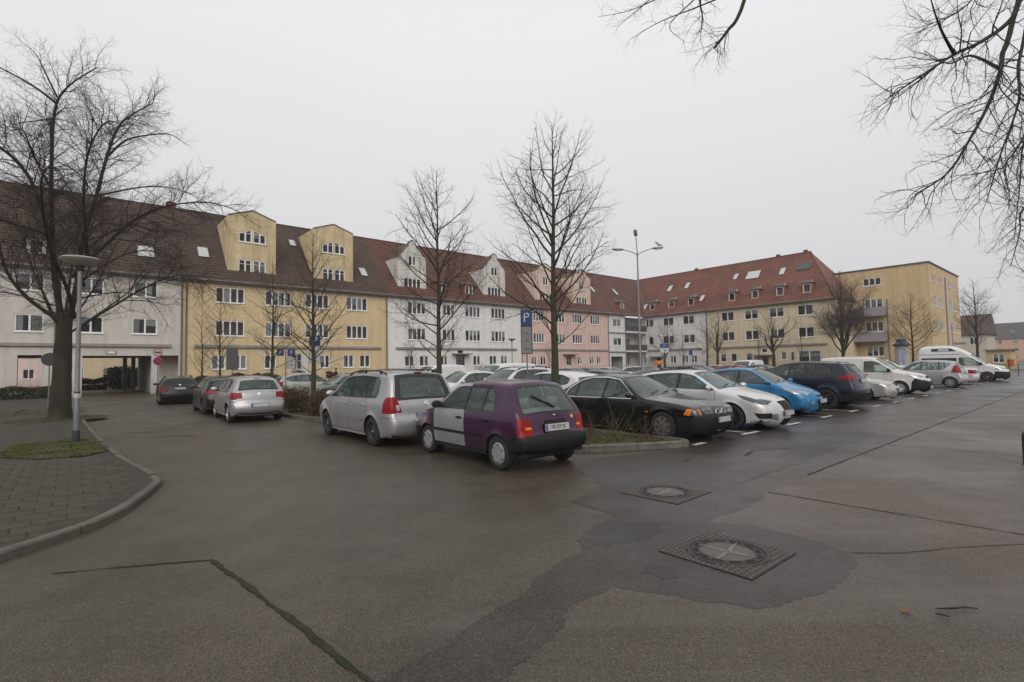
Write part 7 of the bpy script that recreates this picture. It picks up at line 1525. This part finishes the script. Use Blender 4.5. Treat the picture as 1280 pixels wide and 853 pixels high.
SP['hatch_b'] = dict(id='hatch_b', L=3.95, W=1.72, fa=.80, ra=3.29, R=.30, belt=.97, tum=.72, sill=.19, tyrew=.2, wheel='a7', rimk=.66, kf=.18, kr=.08,
    sil=[(.2, .17, .14, .14), (.05, .24, .2, .16), (.0, .38, .22, .18), (.03, .56, .22, .17), (.14, .69, .18, .11), (.34, .80, .12, .06), (.65, .90, .09, .045), (.95, .98, .06, .04),
         (1.4, 1.24, .05, .06), (1.75, 1.42, .05, .05), (1.95, 1.465, .07, .03), (2.3, 1.48, .08, .03), (2.9, 1.44, .08, .03), (3.3, 1.38, .08, .03), (3.5, 1.31, .07, .04), (3.70, 1.10, .08, .05), (3.82, .92, .12, .06), (3.88, .75, .14, .08), (3.94, .6, .16, .1), (3.94, .4, .16, .1), (3.8, .22, .1, .05)],
    dlo=[(1.0, .99), (1.68, 1.345), (2.0, 1.40), (2.5, 1.40), (3.0, 1.345), (3.32, 1.26), (3.36, 1.16), (3.1, 1.07)], split=[2.10, 2.9], pillar=.04,
    doors=[(1.02, 2.12, None), (2.12, 3.02, (2.78, .62))], ws=((.97, .995), (1.74, 1.41)), rw=((3.53, 1.28), (3.72, 1.06)), hoodline=((.36, .815), (.94, .96)), hz=.10, mirmat=None, handmat=None,
    side=[('head', [(.16, .66), (.24, .745), (.50, .845), (.74, .91), (.62, .83), (.36, .70)]), ('tail', [(3.62, .80), (3.56, 1.05), (4, 1.05), (4, .78)])],
    strip=[('head', [((.10, .65), .66), ((.09, .635), 1.1), ((.42, .825), 1.1), ((.24, .75), .80)], .03), ('grille', [((.02, .53), -.1), ((.02, .53), .42), ((.05, .59), .48), ((.05, .59), -.1)], .02), ('intake', [((.06, .24), -.1), ((.06, .24), .38), ((.0, .44), .50), ((.0, .44), -.1)], .03),
           ('fog', [((.01, .35), .80), ((.01, .35), .97), ((.01, .43), .97), ((.01, .43), .78)], .02), ('tail', [((3.76, 1.05), .75), ((3.76, 1.05), 1.1), ((3.87, .78), 1.1), ((3.87, .78), .75)], .02)],
    plates={'front': (((.0, .44), .03),), 'rear': (((3.88, .74), .02),)}, extra=[ex_badge(.12, .675, .06, mat('badge_dark_blue', (.02, .04, .15), .3), oval=.45)])
SP['suv'] = dict(id='suv', L=4.54, W=1.84, fa=.92, ra=3.62, R=.355, belt=1.13, tum=.76, sill=.27, tyrew=.23, wheel='d5', rimk=.66, kf=.15, kr=.09, flare=.03,
    sil=[(.2, .25, .14, .12), (.05, .32, .2, .14), (.0, .48, .2, .16), (.04, .70, .2, .15), (.14, .86, .15, .1), (.36, .97, .1, .05), (.8, 1.06, .09, .04), (1.25, 1.13, .06, .04),
         (1.7, 1.38, .05, .06), (2.05, 1.57, .06, .05), (2.3, 1.63, .08, .03), (2.8, 1.665, .09, .03), (3.4, 1.64, .09, .03), (3.95, 1.60, .08, .03), (4.14, 1.565, .05, .03), (4.10, 1.52, .05, .05), (4.32, 1.24, .09, .06), (4.40, 1.10, .12, .07), (4.44, .93, .14, .08), (4.50, .80, .15, .08), (4.54, .62, .15, .08), (4.5, .42, .14, .06), (4.36, .29, .1, .03)],
    dlo=[(1.42, 1.15), (2.0, 1.50), (2.3, 1.555), (2.9, 1.57), (3.5, 1.52), (3.86, 1.40), (3.9, 1.28), (3.6, 1.20)], split=[2.42, 3.3], pillar=.035,
    doors=[(1.3, 2.43, None), (2.43, 3.4, (3.1, .75))], ws=((1.27, 1.145), (2.04, 1.56)), rw=((4.13, 1.485), (4.31, 1.24)), rq=(.82, .88), hz=.13, mirmat=None, handmat=None, glass_rear=GLASSD,
    side=[('tail', [(3.95, 1.10), (4.1, 1.16), (4.8, 1.20), (4.8, 1.02), (4.3, 1.02)]), ('bumper', [(-.1, .1), (-.1, .46), (.5, .46), (.6, .1)]), ('bumper', [(3.98, .1), (4.02, .56), (4.8, .56), (4.8, .1)]), ('bumper', [(1.3, .1), (1.3, .385), (3.2, .385), (3.2, .1)]), ('head', [(.1, .8), (.1, .92), (.6, 1.0), (.5, .86)])],
    strip=[('tail', [((4.36, 1.185), .60), ((4.36, 1.195), 1.1), ((4.415, 1.03), 1.1), ((4.40, 1.09), .55)], .03), ('bumper', [((4.53, .56), -.1), ((4.53, .56), 1.1), ((4.36, .29), 1.1), ((4.36, .29), -.1)]), ('taild', [((4.53, .55), .72), ((4.53, .55), .88), ((4.54, .47), .88), ((4.54, .47), .72)], .01), ('head', [((.1, .8), .6), ((.1, .8), 1.1), ((.2, .9), 1.1), ((.2, .9), .6)], .02)],
    plates={'rear': (((4.43, .97), .02),)}, extra=[ex_patch('roof_spoiler', [((3.9, 1.605), -.86), ((3.9, 1.605), .86), ((4.15, 1.56), .82), ((4.15, 1.56), -.82)], BLACK, .022), ex_badge(4.40, 1.10, .05)])
SP['saloon_b'] = dict(id='saloon_b', L=4.63, W=1.76, fa=.92, ra=3.62, R=.31, belt=.95, tum=.72, sill=.19, tyrew=.2, wheel='a7', rimk=.64, kf=.14, kr=.08,
    sil=[(.16, .18, .14, .12), (.03, .26, .2, .14), (.0, .40, .2, .15), (.03, .56, .2, .14), (.12, .68, .14, .09), (.34, .78, .1, .05), (.8, .88, .08, .04), (1.25, .965, .06, .04),
         (1.7, 1.23, .05, .05), (2.05, 1.42, .05, .05), (2.3, 1.465, .07, .03), (2.7, 1.48, .08, .03), (3.1, 1.45, .08, .03), (3.45, 1.36, .06, .04), (3.85, 1.15, .05, .05), (4.05, 1.05, .07, .03), (4.4, 1.04, .08, .03), (4.55, 1.0, .1, .04), (4.59, .86, .12, .06), (4.58, .62, .12, .08), (4.63, .55, .14, .08), (4.62, .36, .14, .08), (4.5, .22, .1, .05)],
    dlo=[(1.42, .965), (2.05, 1.35), (2.35, 1.40), (2.9, 1.395), (3.3, 1.31), (3.72, 1.08), (3.74, .99), (3.68, .98)], split=[2.45, 3.34], pillar=.035,
    doors=[(1.28, 2.46, None), (2.46, 3.42, (3.14, .62))], ws=((1.27, .98), (2.04, 1.41)), rw=((3.48, 1.345), (4.0, 1.075)), hoodline=((.36, .79), (1.22, .95)), hz=.11, mirmat=None, handmat=None,
    side=[('head', [(.1, .60), (.14, .70), (.55, .83), (.62, .80), (.46, .66)]), ('tail', [(4.3, .72), (4.28, .95), (4.8, .95), (4.8, .70)])],
    strip=[('head', [((.06, .60), .56), ((.06, .60), 1.1), ((.28, .76), 1.1), ((.2, .72), .66)], .02), ('grille', [((.05, .59), -.1), ((.05, .59), .36), ((.12, .67), .40), ((.12, .67), -.1)], .02), ('intake', [((.03, .27), -.1), ((.03, .27), .5), ((.0, .38), .5), ((.0, .38), -.1)], .02), ('fog', [((.01, .32), .74), ((.01, .32), .9), ((.0, .41), .9), ((.0, .41), .74)], .02), ('tail', [((4.56, .95), .55), ((4.56, .95), 1.1), ((4.58, .7), 1.1), ((4.58, .7), .55)], .02)],
    plates={'front': (((.0, .47), .02),), 'rear': (((4.585, .80), .02),)}, extra=[ex_badge(.13, .69, .045)])
SP['box_van'] = dict(id='box_van', L=4.39, W=1.83, fa=.90, ra=3.66, R=.32, belt=1.10, tum=.86, sill=.24, tyrew=.2, wheel='hubcap', rimk=.64, kf=.16, kr=.04,
    sil=[(.2, .22, .14, .12), (.04, .30, .2, .14), (.0, .46, .22, .16), (.04, .70, .22, .15), (.16, .88, .16, .1), (.45, 1.0, .1, .05), (.9, 1.10, .08, .04), (1.15, 1.17, .06, .05),
         (1.55, 1.48, .06, .06), (1.85, 1.70, .07, .05), (2.1, 1.80, .1, .03), (2.6, 1.845, .1, .03), (3.6, 1.84, .1, .03), (4.2, 1.80, .08, .03), (4.29, 1.74, .06, .03), (4.34, 1.4, .06, .03), (4.37, .9, .07, .03), (4.39, .6, .1, .04), (4.38, .4, .1, .04), (4.3, .27, .1, .03)],
    dlo=[(1.20, 1.13), (1.75, 1.55), (1.95, 1.60), (2.30, 1.60), (2.32, 1.09), (1.3, 1.09)], split=[], doors=[(1.18, 2.40, None)], ws=((1.17, 1.19), (1.86, 1.69)), rw=((4.30, 1.62), (4.35, 1.20)), rq=(.8, .8), hz=.14, noparcel=True, seats=(1.95,), cab=(1.0, 2.75), mirk=1.35, seatup=.15,
    side=[('bumper', [(-.1, .1), (-.1, .62), (.3, .80), (.42, .62), (.5, .1)]), ('bumper', [(4.1, .1), (4.12, .5), (4.5, .5), (4.5, .1)]), ('head', [(.16, .80), (.2, .88), (.62, 1.03), (.66, .98), (.42, .82)]), ('moulding', [(1.3, .52), (1.3, .57), (3.2, .57), (3.2, .52)]), ('seam', [(2.40, .3), (2.40, 1.72), (2.41, 1.72), (2.41, .3)]), ('tail', [(4.26, .9), (4.26, 1.3), (4.5, 1.3), (4.5, .9)])],
    strip=[('bumper', [((.2, .22), -.1), ((.2, .22), 1.1), ((.06, .74), 1.1), ((.02, .60), .5), ((.02, .60), -.1)]), ('head', [((.1, .80), .62), ((.1, .80), 1.1), ((.4, .98), 1.1), ((.22, .91), .74)], .02), ('grille', [((.06, .73), -.1), ((.06, .73), .5), ((.11, .80), .5), ((.11, .80), -.1)], .02), ('tail', [((4.33, 1.3), .9), ((4.33, 1.3), 1.1), ((4.37, .9), 1.1), ((4.37, .9), .9)], .02)],
    plates={'front': (((.0, .42), .02),)}, extra=[ex_badge(.17, .88, .06)])
SP['mini_mpv'] = dict(id='mini_mpv', L=3.88, W=1.76, fa=.70, ra=3.27, R=.31, belt=1.05, tum=.74, sill=.22, tyrew=.2, wheel='a7', rimk=.64, kf=.15, kr=.10,
    sil=[(.18, .2, .14, .12), (.04, .28, .2, .14), (.0, .42, .2, .14), (.03, .60, .2, .13), (.12, .74, .14, .08), (.3, .86, .1, .05), (.6, .98, .07, .05), (.78, 1.04, .05, .05),
         (1.25, 1.34, .05, .06), (1.6, 1.51, .06, .05), (1.9, 1.575, .08, .03), (2.4, 1.595, .09, .03), (3.0, 1.555, .09, .03), (3.36, 1.49, .08, .04), (3.5, 1.42, .07, .05), (3.66, 1.15, .09, .06), (3.74, .95, .12, .07), (3.78, .75, .14, .08), (3.86, .60, .15, .08), (3.88, .45, .15, .08), (3.84, .32, .14, .05), (3.7, .23, .1, .03)],
    dlo=[(.98, 1.02), (1.55, 1.42), (1.9, 1.495), (2.4, 1.505), (2.95, 1.46), (3.28, 1.38), (3.02, 1.10), (2.9, 1.06)], split=[1.97, 2.80], pillar=.03,
    doors=[(.95, 1.98, None), (1.98, 2.9, (2.68, .62))], ws=((.80, 1.06), (1.58, 1.50)), rw=((3.52, 1.39), (3.68, 1.10)), rq=(.80, .86), hz=.15, mirmat=None, handmat=None,
    side=[('tail', [(3.34, .88), (3.44, 1.22), (3.56, 1.36), (3.9, 1.36), (3.9, .86)]), ('head', [(.1, .64), (.1, .78), (.5, .92), (.56, .86), (.4, .7)]), ('seam', [(1.0, .40), (1.0, .408), (2.7, .408), (2.7, .40)])],
    strip=[('tail', [((3.565, 1.34), .92), ((3.565, 1.34), 1.1), ((3.755, .88), 1.1), ((3.755, .88), .78)], .02), ('head', [((.06, .64), .6), ((.06, .64), 1.1), ((.2, .8), 1.1), ((.2, .8), .7)], .02)],
    plates={'rear': (((3.77, .82), .02),)}, extra=[ex_badge(3.72, 1.0, .05)])
SP['camper'] = dict(id='camper', L=4.90, W=1.97, fa=.95, ra=3.88, R=.34, belt=1.20, tum=.80, sill=.26, tyrew=.2, wheel='steel', rimk=.62, kf=.14, kr=.03, prof=[(0.1, .92), (.3, .96), (.6, .99), (.9, 1.0), (1.3, .99), (1.7, .96), (1.95, .93), (2.0, .94), (2.3, .90), (2.55, .80), (2.7, .74)],
    sil=[(.2, .24, .14, .12), (.04, .32, .2, .14), (.0, .5, .22, .16), (.05, .78, .22, .15), (.2, .98, .15, .1), (.6, 1.12, .1, .05), (1.0, 1.22, .07, .05), (1.5, 1.62, .06, .06), (1.85, 1.90, .07, .05), (1.95, 2.0, .08, .05), (2.5, 2.40, .12, .06), (2.9, 2.57, .14, .05), (3.4, 2.62, .14, .05), (4.4, 2.60, .14, .04), (4.72, 2.50, .12, .04), (4.80, 1.95, .08, .03), (4.84, 1.2, .08, .03), (4.88, .6, .1, .04), (4.86, .4, .1, .04), (4.7, .28, .1, .03)],
    dlo=[(1.15, 1.22), (1.72, 1.66), (1.9, 1.72), (2.42, 1.72), (2.42, 1.17), (1.25, 1.17)], split=[], doors=[(1.1, 2.48, None)], ws=((1.02, 1.25), (1.83, 1.87)), rw=((4.80, 1.8), (4.83, 1.3)), rq=(.8, .8), noparcel=True, seats=(2.1,), cab=(.9, 3.0), hz=.16, mirk=1.4, glass_rear=GLASSD, seatup=.2,
    side=[('bumper', [(-.1, .1), (-.1, .70), (.55, .72), (.62, .1)]), ('bumper', [(1.3, .1), (1.3, .42), (3.4, .42), (3.4, .1)]), ('head', [(.15, .8), (.2, .98), (.55, 1.05), (.5, .85)]), ('trim', [(2.55, 1.30), (2.55, 1.72), (4.6, 1.72), (4.6, 1.30)]), ('black', [(2.42, 1.955), (2.42, 1.985), (4.8, 1.985), (4.8, 1.955)]), ('trim', [(2.55, 2.20), (2.85, 2.42), (4.0, 2.42), (4.0, 2.20)]), ('fog', [(3.0, 2.24), (3.0, 2.37), (3.6, 2.37), (3.6, 2.24)]), ('black', [(1.2, .62), (1.2, .68), (3.4, .68), (3.4, .62)]), ('tail', [(4.72, .9), (4.72, 1.3), (5, 1.3), (5, .9)])],
    strip=[('bumper', [((.2, .24), -.1), ((.2, .24), 1.1), ((.03, .70), 1.1), ((.03, .70), -.1)]), ('head', [((.1, .84), .6), ((.1, .84), 1.1), ((.3, 1.02), 1.1), ((.3, 1.02), .7)], .02), ('grille', [((.06, .78), -.1), ((.06, .78), .5), ((.14, .92), .55), ((.14, .92), -.1)], .02), ('tail', [((4.83, 1.3), .9), ((4.83, 1.3), 1.1), ((4.85, .9), 1.1), ((4.85, .9), .9)], .02)])
SP['estate'] = dict(id='estate', L=4.93, W=1.86, fa=.95, ra=3.79, R=.325, belt=.95, tum=.70, sill=.19, tyrew=.22, wheel='a5', rimk=.68, kf=.13, kr=.08, rails=(2.3, 4.3), railmat=BLACK,
    sil=[(.16, .18, .14, .1), (.03, .26, .18, .12), (.0, .42, .18, .13), (.03, .58, .16, .12), (.12, .69, .12, .08), (.4, .79, .09, .04), (1.0, .89, .08, .03), (1.40, .955, .06, .04), (1.85, 1.22, .05, .05), (2.2, 1.39, .06, .05), (2.5, 1.44, .08, .03), (3.0, 1.455, .08, .03), (3.8, 1.42, .08, .03), (4.35, 1.36, .07, .04), (4.5, 1.31, .06, .05), (4.72, 1.06, .08, .05), (4.83, .93, .12, .06), (4.86, .75, .12, .08), (4.92, .58, .15, .08), (4.92, .40, .15, .08), (4.78, .22, .1, .04)],
    dlo=[(1.55, .965), (2.2, 1.32), (2.6, 1.375), (3.2, 1.385), (4.0, 1.32), (4.35, 1.20), (4.3, 1.02), (4.2, .98)], split=[2.6, 3.5], pillar=.035,
    doors=[(1.42, 2.61, None), (2.61, 3.58, (3.3, .62))], ws=((1.42, .97), (2.19, 1.38)), rw=((4.48, 1.305), (4.74, 1.03)), hz=.1, mirmat=None, handmat=None, glass_rear=GLASSD,
    side=[('tail', [(4.42, .72), (4.45, .94), (5, .94), (5, .70)]), ('head', [(.1, .6), (.1, .7), (.5, .78), (.5, .64)])],
    strip=[('tail', [((4.825, .92), .74), ((4.825, .92), 1.1), ((4.86, .76), 1.1), ((4.86, .76), .74)], .02), ('head', [((.06, .6), .5), ((.06, .6), 1.1), ((.16, .71), 1.1), ((.16, .71), .5)], .02)],
    plates={'rear': (((4.85, .83), .02),)}, extra=[ex_roofrails, ex_badge(4.80, .97, .05)])
SP['hatch_c'] = dict(id='hatch_c', L=3.97, W=1.68, fa=.78, ra=3.25, R=.30, belt=.96, tum=.74, sill=.2, tyrew=.2, wheel='a5', rimk=.66, kf=.13, kr=.08,
    sil=[(.16, .18, .14, .1), (.03, .26, .18, .12), (.0, .42, .18, .13), (.03, .58, .16, .12), (.12, .70, .12, .08), (.35, .80, .09, .04), (.75, .90, .08, .03), (1.0, .965, .06, .04), (1.4, 1.23, .05, .05), (1.72, 1.40, .06, .05), (1.95, 1.45, .08, .03), (2.4, 1.465, .08, .03), (3.0, 1.44, .08, .03), (3.42, 1.385, .07, .04), (3.55, 1.33, .06, .05), (3.74, 1.06, .08, .05), (3.83, .94, .11, .06), (3.87, .80, .12, .07), (3.88, .66, .12, .08), (3.95, .56, .15, .08), (3.96, .40, .15, .08), (3.84, .23, .1, .04)],
    dlo=[(1.14, .975), (1.75, 1.33), (2.05, 1.385), (2.6, 1.385), (3.05, 1.345), (3.28, 1.24), (3.3, 1.06), (3.24, .99)], split=[2.12, 2.86], pillar=.035,
    doors=[(1.02, 2.13, None), (2.13, 2.98, (2.72, .62))], ws=((1.02, .98), (1.71, 1.39)), rw=((3.56, 1.315), (3.75, 1.04)), rq=(.86, .90), hz=.1, mirmat=None, handmat=None,
    side=[('tail', [(3.62, .76), (3.60, .97), (4, .97), (4, .74)]), ('head', [(.1, .6), (.1, .72), (.45, .82), (.45, .66)]), ('seam', [(3.6, .66), (3.6, .668), (4, .668), (4, .66)])],
    strip=[('tail', [((3.815, .965), .77), ((3.815, .965), 1.1), ((3.875, .77), 1.1), ((3.875, .77), .75)], .02), ('head', [((.06, .6), .5), ((.06, .6), 1.1), ((.16, .73), 1.1), ((.16, .73), .5)], .02), ('seam', [((3.89, .66), -.1), ((3.89, .66), 1.1), ((3.895, .65), 1.1), ((3.895, .65), -.1)]), ('seam', [((3.82, .95), -.1), ((3.82, .95), .68), ((3.825, .943), .68), ((3.825, .943), -.1)]), ('black', [((3.955, .33), -.1), ((3.955, .33), 1.1), ((3.90, .26), 1.1), ((3.90, .26), -.1)])],
    plates={'rear': (((3.952, .52), .012),)}, extra=[ex_badge(3.85, .88, .05), ex_patch('brake_light', [((3.50, 1.36), -.16), ((3.50, 1.36), .16), ((3.52, 1.35), .16), ((3.52, 1.35), -.16)], CLEARL, .02)])
for k_, sp_ in SP.items():
    pass
def paint_spec(k, col):
    sp = dict(SP[k])
    for q in ('mirmat', 'handmat'):
        if q in sp and sp[q] is None: sp[q] = col
    if sp.get('bumpmat', 1) is None: sp['bumpmat'] = col
    if k.startswith('mpv'): sp['mouldmat'] = col; sp['handmat'] = col
    return sp
# ================================================================ PARKED CARS
def headed(rz_deg_from_e1): return A_ROW + R(rz_deg_from_e1)
FWD, OUT = headed(90), headed(-90)           # nose away from the street / nose towards the street
SILV = paint('silver', (.40, .40, .41), .6, .34); SILV2 = paint('silver_light', (.60, .60, .61), .3, .32); WHITE = paint('white', (.62, .62, .62), .0, .3); CREAMW = paint('cream_white', (.58, .575, .55), .0, .3); PURP = paint('purple', (.038, .0055, .036), .15, .3); BLK = paint('black', (.010, .010, .011), .1, .25)
BLUE = paint('blue', (.022, .18, .38), .3, .3); NAVY = paint('navy', (.010, .013, .030), .3, .25); BEIGE = paint('beige_silver', (.46, .45, .42), .5, .34); DGREY = paint('dark_grey', (.045, .046, .05), .4, .3); GREEN = paint('pale_green', (.20, .26, .24), .4, .35); REDP = paint('red', (.30, .015, .015), .1, .3); DBLUE = paint('dark_blue', (.015, .03, .08), .3, .3); IVORY = paint('ivory', (.60, .56, .42), 0, .35); DOORS = paint('door_grey', (.33, .34, .35), .45, .38)
def at_ab(a, b): p = AB(a, b); return (p.x, p.y)
def car(kind, col, label, a, b, rz, name='parked_car', cat='car', g=.085, detail=2, group=None, **kw):
    return build_car(paint_spec(kind, col), col, label, name, cat, at_ab(a, b), rz, g, detail, group, **kw)
G1 = 'cars parked in the front row of the car park'; G2 = 'cars parked along the street on the left'; G3 = 'cars parked in the rows behind'
car('small_hatch', PURP, 'small purple hatchback with a silver-grey front door, seen from behind', 6.08, 7.78, headed(87.5), g=.06, group=G2, doorcol={('door0', 1): DOORS, 'label': 'silver-grey replacement front door'}, plate=('rear', 'VR\u00b7DP 93'))
car('mpv', SILV, 'silver minivan with black steel wheels parked ahead of the purple hatchback', 5.82, 11.93, headed(89.5), g=.06, group=G2)
car('saloon', BLK, 'black saloon with twin round headlamps and orange indicators beside the planting bed', 10.75, 8.08, OUT, g=.06, group=G1)
car('hatch_a', SILV2, 'silver-white hatchback with dark alloy wheels right of the black saloon', 13.45, 7.65, OUT, g=.06, group=G1)
car('hatch_b', BLUE, 'bright blue small hatchback between the silver-white hatchback and the dark SUV', 17.5, 8.02, OUT, g=.06, group=G1)
car('suv', NAVY, 'dark navy SUV parked nose-in with a wide red tail lamp', 20.85, 7.95, FWD, g=.065, group=G1)
car('hatch_c', BLK, 'black small car almost hidden behind the dark navy SUV', 23.15, 8.4, OUT, detail=1, group=G1)
car('saloon_b', BEIGE, 'pale silver saloon in front of the white delivery van', 25.45, 8.15, OUT, g=.07, group=G1)
car('box_van', CREAMW, 'white delivery van with a black bumper', 30.75, 8.0, OUT, 'parked_van', 'van', g=.07, group=G1)
car('mini_mpv', SILV, 'small silver high-roofed car seen from behind with red tail lamps', 38.9, 7.5, FWD, g=.07, group=G1)
car('saloon_b', SILV2, 'silver saloon half hidden, parked nose-in before the camper', 43.6, 8.0, FWD, detail=1, group=G1)
car('camper', WHITE, 'white high-roofed camper van with a dark side band', 50.0, 7.4, OUT, 'camper_van', 'camper van', g=.08, group=G1)
car('hatch_b', WHITE, 'white car just left of the small silver high-roofed car, mostly hidden', 36.6, 13.1, OUT, detail=1, g=.14, group=G3); car('saloon_b', DGREY, 'grey car behind the small silver high-roofed car', 41.8, 13.5, OUT, detail=1, g=.14, group=G3)
car('saloon_b', BEIGE, 'silver saloon at the end of the front row beyond the camper', 52.7, 7.9, OUT, detail=1, g=.12, group=G1)
# the street on the left
car('hatch_c', SILV, 'silver hatchback seen from behind on the left beside the dry brown shrubs', 4.68, 20.25, headed(88), g=.07, scale=1.02, group=G2)
car('hatch_a', BLK, 'black hatchback parked ahead of the silver hatchback', 4.75, 24.75, headed(88), detail=1, g=.10, group=G2)
car('estate', BLK, 'black estate car farthest along the left street near the passage', 4.30, 34.0, headed(90 - 4), detail=1, g=.10, group=G2)
# second row (noses towards the camera or away) and farther rows: only roofs and glass show above the front cars
def far(kind, col, label, a, b, rz, name='parked_car', cat='car'):
    return build_car(paint_spec(kind, col), col, label, name, cat, at_ab(a, b), rz, .15, 1, G3)
far('hatch_b', BEIGE, 'beige-silver hatchback behind the black hatchback before the ochre house', 10.20, 30.20, headed(0)); far('saloon_b', WHITE, 'white car just right of the beige-silver hatchback before the ochre house', 10.20, 33.20, headed(180)); far('small_hatch', GREEN, 'pale green small car behind the dry shrubs', 10.00, 24.60, headed(180))
far('suv', BLK, 'black SUV behind the dry shrubs left of the silver minivan', 10.40, 21.35, headed(180))
far('box_van', WHITE, 'white van peeping over the silver minivan left of its tailgate tree', 17.80, 29.00, headed(180), 'parked_van', 'van'); far('hatch_c', IVORY, 'ivory small car behind the silver minivan', 17.60, 25.20, headed(180)); far('hatch_c', WHITE, 'white small car with dark windows behind the purple hatchback', 13.80, 19.60, headed(180))
far('box_van', WHITE, 'long white van behind the white car with roof rails', 17.50, 21.80, headed(180), 'parked_van', 'van')
sp_ = dict(SP['mpv']); sp_['id'] = 'mpv_rails'; SP['mpv_rails'] = sp_
far('mpv', WHITE, 'white car with black roof rails behind the purple hatchback', 14.90, 17.45, headed(180)); far('hatch_a', WHITE, 'white hatchback with a large rear window right of the parking sign pole', 12.90, 13.00, FWD)
far('saloon_b', DGREY, 'dark grey saloon behind the black saloon on its left', 15.40, 13.10, FWD); far('saloon_b', DBLUE, 'dark blue car under the pink house right of the tall tree', 24.40, 22.60, OUT); far('hatch_c', DGREY, 'dark hatchback right of the dark blue car', 26.90, 23.20, OUT)
far('saloon_b', SILV, 'silver saloon before the corner passage', 30.00, 24.00, OUT); far('estate', BLK, 'black estate behind the roof of the black saloon', 20.90, 14.40, headed(180)); far('hatch_b', WHITE, 'white small car behind the lamp mast foot', 36.60, 26.00, OUT)
far('estate', DGREY, 'dark grey estate before the grey-white house', 31.50, 18.20, OUT); far('saloon_b', SILV, 'silver car beside the dark grey estate', 41.00, 21.30, OUT); far('box_van', WHITE, 'white van before the cream house above the blue hatchback', 45.80, 21.60, headed(180), 'parked_van', 'van'); far('hatch_c', REDP, 'red small car below the white van before the cream house', 36.50, 17.50, OUT)
far('saloon_b', DBLUE, 'dark blue car behind the blue hatchback roof', 34.00, 14.70, OUT); far('hatch_a', DGREY, 'grey car left of the red small car', 38.50, 21.40, OUT); far('hatch_a', SILV, 'silver car far behind before the pink house door', 31.20, 31.40, OUT); far('hatch_c', DBLUE, 'dark blue small car far behind before the white house', 26.40, 29.60, FWD); far('suv', WHITE, 'white SUV far right in the rear row behind the delivery van', 57.84, 13.80, OUT)
# ================================================================ HAZE: damp winter air over the square
hm = bpy.data.materials.new('damp_air'); hm.use_nodes = True; nt = hm.node_tree; nt.nodes.remove(nt.nodes['Principled BSDF'])
pv = nt.nodes.new('ShaderNodeVolumePrincipled'); pv.inputs['Color'].default_value = (.96, .97, 1.0, 1); pv.inputs['Density'].default_value = .0006; pv.inputs['Anisotropy'].default_value = .0
nt.links.new(pv.outputs[0], nt.nodes['Material Output'].inputs['Volume'])
hb = MB(); hb.box(-420, 420, -60, 420, -1.0, 32); hz = hb.build('haze', hm); hz['kind'] = 'stuff'; hz['label'] = 'thin damp haze in the winter air over the whole square'
